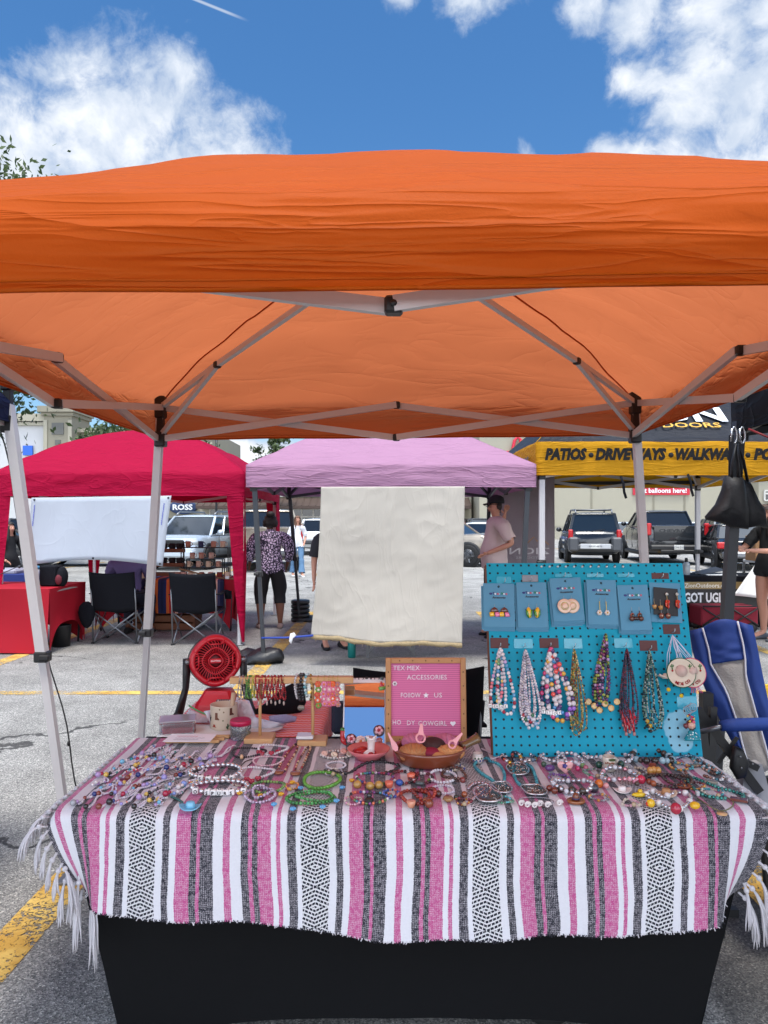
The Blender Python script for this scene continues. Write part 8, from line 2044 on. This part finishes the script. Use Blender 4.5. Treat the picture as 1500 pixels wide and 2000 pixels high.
# ------------------------------------------------------------------ T-bar stands
def tbar(label, base_px, bx0, bx1, bar_y, Y, wdt, dep, bw):
    c = at(base_px, 0, Y); o = thing('jewellery_stand', label, 'stand', V(c[0], Y, TOP)); zb_ = at(0, bar_y, Y)[2]
    a = MB(); a.bbox(V(c[0], Y, TOP + .010), (wdt, dep, .018), .002); a.build('base', WOOD, o)
    a = MB(); a.tube([V(c[0], Y, TOP + .018), V(c[0], Y, zb_)], .0055, 12); a.build('post', WOOD, o)
    x0, x1 = at(bx0, 0, Y)[0], at(bx1, 0, Y)[0]
    a = MB(); a.bbox(V((x0 + x1) / 2, Y, zb_), (x1 - x0, bw, .022), .002); a.build('crossbar', WOOD, o); return zb_
YA, YB = 2.57, 2.54
za = tbar('wooden T stand hung with green and red bracelets', 508, 450, 566, 1328, YA, .098, .085, .03)
zb2 = tbar('wooden T stand hung with flower and pearl bracelets', 611, 555, 690, 1327, YB, .098, .08, .03)
def hoop(label, px, Y, zb_, L_, r, cols, mats=(BEAD,), mi=None, end=None, w=.022, nm='bracelet', gap=1.0):
    a = MB(); x = at(px, 0, Y)[0]; pts = []
    for t_ in np.linspace(0, 2 * math.pi, 37):
        pts.append(V(x + .003 * math.sin(t_ * 2 + px), Y + w * math.sin(t_) * (1.05 if t_ else 1), zb_ + .012 + r - L_ * (1 - math.cos(t_)) / 2))
    beadline(a, pts, r, cols, gap, mats=mi)
    if end: end(a, V(x, Y - .012, zb_ - L_ + .006))
    return tag(a.build(nm, list(mats)), label, 'bracelet', 'bracelets hung on the wooden stands')
LEAFC = [(70, 120, 50), (96, 140, 60), (50, 104, 44)]
for i, px in enumerate((468, 474)): hoop('pale grey bead bracelet at the left end of the first stand', px, YA, za, .082, .0030, [(150, 140, 140), (110, 96, 96), (190, 180, 176)])
for i, px in enumerate((482, 486, 490)): hoop('green bead bracelet beside the pale grey ones on the first stand', px, YA, za, .078, .0030, LEAFC)
for i, px in enumerate((494, 497)): hoop('yellow green bead bracelet between the green and red ones', px, YA, za, .076, .0029, [(176, 166, 50), (150, 150, 60)])
REDC = [(150, 18, 26), (176, 24, 30), (120, 12, 22)]
for i in range(14): hoop('red bead bracelet in the dense red bunch on the first stand', 502 + i * 4.1, YA, za, .076 + .008 * ((i * 3) % 4) / 3, .0031, REDC + ([(206, 190, 180)] if i == 6 else []), end=(lambda a, q: a.ball(q, .0052, 6, 5, sq=(.7, .5, 1.5), col=(176, 160, 150))) if i % 2 else None)
hoop('grey pearl bracelet leftmost on the second stand', 579, YB, zb2, .080, .0048, [(176, 172, 172), (196, 192, 192)])
for k in range(2): hoop('black flower bead bracelet on the second stand', 587 + k * 4, YB, zb2, .088, .0058, [(24, 24, 28), (40, 38, 44)], end=lambda a, q: a.lathe([(.009, 0), (.009, .002), (0, .003)], q - V(0, 0, .012), 14, axis=V(0, -1, 0), col=(120, 110, 100)))
hoop('pale turquoise stone bracelet beside the black flower ones', 598, YB, zb2, .074, .0058, [(140, 180, 186), (100, 160, 170), (190, 206, 206)])
hoop('gold bead bracelet beside the pale turquoise one', 608, YB, zb2, .086, .0040, [(170, 132, 60), (200, 170, 100), (120, 90, 50)], (BEAD, PEARL), [1, 0])
def fl_hoop(label, px, L_, cl, r=.0105):
    a = MB(); x = at(px, 0, YB)[0]
    for k in range(5):
        z = zb2 - .012 - k * L_ / 5; flower(a, V(x + .002 * math.sin(k * 2), YB - .020, z), r, 6, cl[k % len(cl)], (226, 214, 200) if k % 2 else (214, 120, 60)); 
    a.tube([V(x, YB - .02, zb2 - L_), V(x, YB + .018, zb2 - L_ * .5), V(x, YB + .018, zb2 + .012), V(x, YB - .018, zb2 + .013), V(x, YB - .02, zb2 - .01)], .0012, 5, col=(190, 160, 90))
    tag(a.build('bracelet', BEAD), label, 'bracelet', 'bracelets hung on the wooden stands')
fl_hoop('orange and green flower bead bracelet, left of the pink ones', 622, .090, [(214, 90, 50), (110, 146, 60), (206, 70, 50)])
fl_hoop('pink flower bead bracelet beside the orange and green one', 634, .082, [(214, 130, 160), (206, 110, 140)])
fl_hoop('pink flower bead bracelet behind the bright orange flowers', 643, .084, [(206, 96, 130), (220, 140, 160)])
fl_hoop('bright orange and pink flower bead bracelet at the right end', 651, .080, [(222, 92, 40), (214, 110, 130), (206, 90, 110)])
fl_hoop('brown pink flower bead bracelet rightmost on the second stand', 660, .086, [(176, 120, 120), (206, 110, 120)], .009)
bx = T(597, 1449) + V(0, -.01, 0)
o = thing('bead_box', 'clear plastic box of silver beads with a white lid by the second stand', 'box', bx)
a = MB(); a.bbox(bx + V(0, 0, .010), (.056, .05, .018), .002, col=(150, 148, 150)); a.build('beads', PEARL, o)
a = MB(); a.bbox(bx + V(0, 0, .0245), (.058, .052, .010), .002); a.build('lid', mat('milky_lid', (214, 214, 216), .2), o)

# ------------------------------------------------------------------ left rear: cup, jar, boxes, card, bags
c = T(435, 1425) + V(0, .02, 0); o = thing('mug', 'cream mug printed with western boots and cactus, holding a tool', 'mug', c)
a = MB(); a.lathe([(.046, 0), (.049, .006), (.049, .086), (.050, .089), (.0455, .089), (.0445, .012), (0, .012)], c, 36); a.build('body', mat('cream_glaze', (200, 184, 164), .45), o)
a = MB()
def onmug(an, z): return c + V(math.sin(an) * .0494, -math.cos(an) * .0494, z)
for (an, z, col, kind) in ((-.35, .055, (110, 70, 56), 'boot'), (.75, .07, (90, 50, 40), 'boot'), (.5, .018, (60, 80, 56), 'cactus'), (-.55, .018, (150, 60, 44), 'hat'), (-1.0, .045, (40, 40, 44), 'cactus'), (.15, .04, (120, 120, 96), 'dot'), (.2, .07, (130, 110, 90), 'dot'), (-.1, .08, (130, 110, 90), 'dot')):
    q = onmug(an, z); r_ = V(math.cos(an), math.sin(an), 0); u_ = V(0, 0, 1)
    sh = {'boot': [(-.005, .013), (.005, .013), (.005, -.004), (.012, -.010), (.012, -.013), (-.006, -.013)], 'cactus': [(-.002, -.010), (.002, -.010), (.002, -.002), (.006, 0), (.006, .006), (.002, .002), (.002, .010), (-.002, .010), (-.002, .0), (-.006, .002), (-.006, -.004)], 'hat': [(-.011, -.003), (-.005, .0), (-.004, .007), (.004, .007), (.005, 0), (.011, -.003)], 'dot': [(.003 * math.cos(k), .003 * math.sin(k)) for k in np.linspace(0, 6.28, 9)[:-1]]}[kind]
    a.prism([q + r_ * x + u_ * y for x, y in sh], V(math.sin(an), -math.cos(an), 0) * .0004, col=col)
a.build('print', MATTE, o)
ob('wooden_stick', 'pale wooden stick standing in the printed cream mug', 'stick', mat('pale_wood', (190, 166, 140), .7), lambda a: a.tube([c + V(.022, .0, .014), c + V(.034, .01, .128)], [.008, .0085], 12))
j = T(470, 1442); o = thing('jar', 'clear jar of paper clips with a crimson lid', 'jar', j)
a = MB(); a.lathe([(.032, 0), (.036, .006), (.036, .048), (.033, .052)], j, 28); a.build('glass', mat('jar_clear', (225, 228, 230), .08, trans=.9), o)
a = MB(); a.lathe([(.0375, .050), (.0375, .064), (.035, .067), (.030, .0655), (0, .0655)], j, 28); a.build('lid', mat('crimson_lid', (176, 24, 72), .35), o)
rr_ = random.Random(2); a = MB()
for k in range(46):
    q = j + V(rr_.uniform(-.022, .022), rr_.uniform(-.022, .022), rr_.uniform(.006, .030)); d = unit(rr_.choice([V(1, 0, 0), V(0, 1, 0), V(.5, .5, .7), V(.3, -.5, .6), V(.7, 0, .7)]) + V(rr_.uniform(-.4, .4), rr_.uniform(-.4, .4), rr_.uniform(-.3, .3))); e = unit(np.cross(d, V(.3, .8, .5)))
    a.tube([q - d * .009, q + d * .009, q + d * .009 + e * .005, q - d * .007 + e * .005, q - d * .007 + e * .001, q + d * .006 + e * .001], .0011, 5, col=rr_.choice([(170, 170, 174), (130, 130, 136), (190, 160, 80), (60, 60, 64), (196, 196, 200)]))
a.build('paper_clips', PEARL, o)
b0 = T(340, 1437) + V(0, .05, 0); o = thing('plastic_box', 'clear lidded plastic box with pink contents at the rear left corner', 'box', b0)
rt_ = rotz(R(14))
a = MB(); a.bbox(b0 + V(0, 0, .014), (.105, .075, .022), .003, rot=rt_); a.build('pink_contents', mat('pink_beads', (190, 84, 96), .6, bump=.8, bscale=150), o)
a = MB(); a.bbox(b0 + V(0, 0, .024), (.125, .095, .046), .006, rot=rt_); a.build('box_shell', mat('frosted_shell', (226, 226, 232), .18, trans=.88), o)
a = MB(); a.bbox(b0 + V(0, 0, .048), (.128, .098, .005), .002, rot=rt_); a.build('lid', mat('frosted_lid', (214, 216, 222), .15, trans=.55), o)
k0 = T(372, 1452); o = thing('card_holder', 'white price card lying on a slatted wooden holder', 'card', k0)
a = MB()
for i in range(3): a.bbox(k0 + V(.005 + .012 * i, .006 + i * .028, .006), (.185, .013, .010), .001)
for x in (-.07, .08): a.bbox(k0 + V(x, .035, .0035), (.012, .075, .006), .001)
a.build('slats', WOOD, o)
kp = [at(318, 1449, 2.57), at(411, 1449, 2.57), at(425, 1433, 2.66), at(335, 1433, 2.66)]
kz = k0[2] + .014
kp = [gnd(317, 1449, kz), gnd(410, 1449, kz), gnd(424, 1434, kz + .01), gnd(336, 1434, kz + .01)]
a = MB(); a.prism(kp, (0, 0, .0012)); a.build('card', mat('gloss_card', (226, 220, 222), .25), o)
a = MB(); e0 = unit(kp[1] - kp[0]); e1 = unit(kp[3] - kp[0]); n_c = unit(np.cross(e0, e1))
for i, (f, wd, cc) in enumerate(((.66, .07, (176, 70, 90)), (.42, .10, (130, 130, 140)), (.22, .085, (130, 130, 140)))):
    s_ = kp[0] + (kp[3] - kp[0]) * f + e0 * .03 + V(0, 0, .0022)
    a.tube([s_ + e0 * wd * k / 24 + e1 * .002 * math.sin(k * 1.9 + i) for k in range(25)], .0006, 4, col=cc)
a.build('writing', COLR, o)
PLS = mat('crinkled_plastic', (232, 226, 234), .12, trans=.55, bump=.9, bscale=26)
def zbag(label, pxs, Y, seed, colr=None):
    P_ = [at(x, y, Y) for x, y in pxs]; a = MB()
    a.pillow(P_, V(.0, -.016, .012), steps=((1, 0), (.86, .5), (.6, .9), (.3, .7)), wob=.9)
    w_ = a.v[-1]; a.v[-1] = w_ + np.array([[.006 * mnoise.noise(Vector(q * 45 + seed)), .010 * mnoise.noise(Vector(q * 38 + seed + 5)), .006 * mnoise.noise(Vector(q * 50 + seed + 9))] for q in w_])
    a.v[-1][:, 2] = np.maximum(a.v[-1][:, 2], TOP + .003)
    return tag(a.build('plastic_bag', PLS), label, 'plastic bag', 'clear zip bags at the rear left of the table')
zbag('clear zip bag behind the plastic box and left of the mug', [(368, 1384), (398, 1396), (420, 1404), (424, 1428), (380, 1432), (356, 1410)], 2.80, 2)
zbag('clear zip bag standing up behind the printed mug', [(398, 1390), (414, 1386), (440, 1384), (452, 1394), (440, 1412), (410, 1416)], 2.76, 7)
zbag('crinkled clear bag of pink pieces right of the mug', [(462, 1362), (486, 1368), (500, 1400), (520, 1424), (470, 1420), (455, 1390)], 2.80, 12)
zbag('flat clear bag lying in front of the lilac pouch', [(486, 1400), (530, 1408), (560, 1414), (530, 1430), (490, 1424)], 2.72, 21)
ob('zip_seal', 'green zip seal along the edge of a clear bag', 'seal', mat('green_zip', (80, 146, 90), .4), lambda a: a.tube([at(369, 1378, 2.78), at(386, 1388, 2.77), at(404, 1396, 2.76)], .003, 6))
ob('glitter_pouch', 'lilac glitter pouch lying on the orange serape', 'pouch', mat('lilac_glitter', (166, 160, 196), .35, bump=1.0, bscale=240, var=.25, vscale=300), lambda a: a.pillow([at(x, y, 2.74) for x, y in ((525, 1400), (560, 1397), (580, 1401), (578, 1407), (545, 1413), (527, 1412))], V(0, -.01, .012)))
ob('handbag', 'black cloth handbag lying behind the red bracelets', 'bag', CLOTHK, lambda a: (a.pillow([at(x, y, 2.98) for x, y in ((500, 1385), (520, 1372), (550, 1345), (575, 1332), (594, 1340), (598, 1372), (588, 1392), (540, 1400), (505, 1398))], V(0, -.05, .01)),))
ob('plate', 'pale round plate on the rear of the striped blanket', 'plate', mat('pale_plate', (206, 204, 204), .3), lambda a: a.lathe([(.04, 0), (.075, .006), (.073, .008), (.04, .003), (0, .003)], T(508, 1432) + V(0, .06, .0), 28))
ob('paper_sheet', 'white tissue paper under the plastic bags', 'paper', MATS['white_paper'], lambda a: a.grid(lambda u, v: V(-.80 + .30 * u, 2.60 + .16 * v, TOP + .003 + .006 * abs(mnoise.noise(Vector((u * 6, v * 5, 3))))), 16, 8, thick=(0, 0, .001)))

# ------------------------------------------------------------------ red fan
FR, FK = mat('red_fan_plastic', (186, 20, 38), .38, var=.04), mat('black_fan_plastic', (24, 24, 27), .5)
FY = 2.90; fc = at(421, 1290, FY); fn_ = unit(V(.30, -1, .10)); fr2 = unit(np.cross(V(0, 0, 1), -fn_)); fu = np.cross(fn_, fr2) * -1
if fu[2] < 0: fu = -fu
if fr2[0] < 0: fr2 = -fr2
fan = thing('fan', 'red and black battery fan standing on the small rear table', 'fan', V(fc[0], FY, .752))
RF = .098
def FP(r_, an, d=0.): return fc + (fr2 * math.cos(an) + fu * math.sin(an)) * r_ + fn_ * d
def octo(r_, k=8): return [(r_ * (1.0 + .025 * math.cos(4 * an)), an) for an in np.linspace(0, 2 * math.pi, 41)[:-1]]
a = MB(); prof = [(RF * .97, -.045), (RF * 1.02, -.02), (RF * 1.0, .006), (RF * .93, .018), (RF * .80, .016), (RF * .77, .002)]
vs_ = []; n = 40
for (r_, d) in prof: vs_ += [FP(q, an, d) for q, an in octo(r_)]
fs_ = [(i * n + k, i * n + (k + 1) % n, (i + 1) * n + (k + 1) % n, (i + 1) * n + k) for i in range(len(prof) - 1) for k in range(n)]
a.add(vs_, fs_); a.build('shroud', FR, fan)
a = MB(); vs_ = []
for (r_, d) in ((RF * 1.03, -.05), (RF * 1.06, -.03), (RF * 1.03, -.012), (RF * .9, -.06), (.0, -.062)): vs_ += [FP(q, an, d) for q, an in octo(max(r_, 1e-4))]
a.add(vs_[:3 * n], [(i * n + k, i * n + (k + 1) % n, (i + 1) * n + (k + 1) % n, (i + 1) * n + k) for i in range(2) for k in range(n)]); a.build('rear_rim', FK, fan)
a = MB(); a.lathe([(0, -.044), (RF * .9, -.044), (RF * .9, -.05), (0, -.05)], fc, 30, axis=fn_); a.build('rear_guard', mat('deep_red', (60, 8, 14), .6), fan)
a = MB()
for k in range(40):
    an = k * 2 * math.pi / 40
    a.tube([FP(RF * .26, an, .012), FP(RF * .5, an + .06, .018), FP(RF * .72, an + .16, .018), FP(RF * .87, an + .26, .012)], .0017, 5)
for r_ in (.27, .50): a.tube([FP(RF * r_ * (1 + .04 * math.cos(4 * an)), an, .018) for an in np.linspace(0, 6.283, 33)[:-1]], .0026, 6, closed=True)
for k in range(4):
    an = k * math.pi / 2 + math.pi / 2
    p_ = [FP(RF * .9, an - .42, .016), FP(RF * .70, an - .34, .020), FP(RF * .70, an + .34, .020), FP(RF * .9, an + .42, .016)]
    for q, w_ in zip(p_, p_[1:]): a.tube([q, w_], .0032, 6)
a.build('grille', FR, fan)
a = MB(); a.pillow([fc + fr2 * x + fu * y + fn_ * .018 for x, y in ((-.024, 0), (-.021, .009), (.021, .009), (.024, 0), (.021, -.009), (-.021, -.009))], fn_ * .004); bdg = a.build('badge', FR, fan)
a = MB(); a.text('CRAFTSMAN', fc + fn_ * .0225 - fu * .003, fr2, fu, .008, width=.038, align='c', bold=.03, col=(226, 180, 184), depth=.0006); a.build('lettering', COLR, bdg)
a = MB()
for k in range(5):
    an = k * 1.2566; a.add([FP(.02, an, -.02), FP(.02, an + .5, -.008), FP(RF * .8, an + .75, -.006), FP(RF * .82, an + .2, -.03)], [(0, 1, 2, 3)], smooth=False)
a.lathe([(.024, -.03), (.024, 0), (.018, .004), (0, .005)], fc, 18, axis=fn_); a.build('blades', mat('dark_red_blade', (96, 10, 20), .5), fan)
for sg in (-1, 1):
    s_ = fr2 * sg * RF * 1.12; a = MB()
    a.tube([fc + s_ - fn_ * .012 + fu * .012, fc + s_ - fn_ * .012 - fu * .05, fc + s_ * 1.02 - fn_ * .012 - V(0, 0, .10), V(*(fc + s_ * 1.25)[:2], .775) - fn_ * .02, V(*(fc + s_ * 1.3)[:2], .758) + fn_ * .02], [.019, .021, .018, .024, .026], 8, flat=(.7, 1.3)); a.build('yoke', FK, fan)
    a = MB(); a.lathe([(.012, -.006), (.014, .004), (.008, .014)], fc + s_ - fn_ * .0, 14, axis=fn_ * .4 - fr2 * sg); a.build('knob', STEEL, fan)
bc = V(fc[0] + .012, FY, .752)
a = MB(); b8 = []
for (hw_, hd_, z) in ((.082, .062, .0), (.086, .066, .024), (.080, .060, .06), (.058, .040, .095), (.050, .034, .110)): b8 += [bc + V(x * hw_ + fn_[0] * 0, y * hd_, z) for x, y in ((-1, -.7), (-.8, -1), (.8, -1), (1, -.7), (1, .7), (.8, 1), (-.8, 1), (-1, .7))]
a.add(b8, [(i * 8 + k, i * 8 + (k + 1) % 8, (i + 1) * 8 + (k + 1) % 8, (i + 1) * 8 + k) for i in range(4) for k in range(8)] + [tuple(range(32, 40))], smooth=False); a.build('base', FR, fan)
a = MB(); a.bbox(bc + V(.034, -.055, .074), (.062, .012, .016), .003, rot=rotx(R(-40)));  a.build('control_panel', mat('panel_grey', (70, 72, 76), .5), fan)
a = MB()
for k in range(6): a.bbox(bc + V(.012 + .0088 * k, -.0605, .0785), (.006, .004, .008), .001, rot=rotx(R(-40)), col=(186, 186, 190) if k in (0, 5) else (120, 122, 126))
a.build('buttons', COLR, fan)
a = MB(); a.bbox(bc + V(0, .05, .03), (.09, .03, .06), .006); a.build('battery', FK, fan)
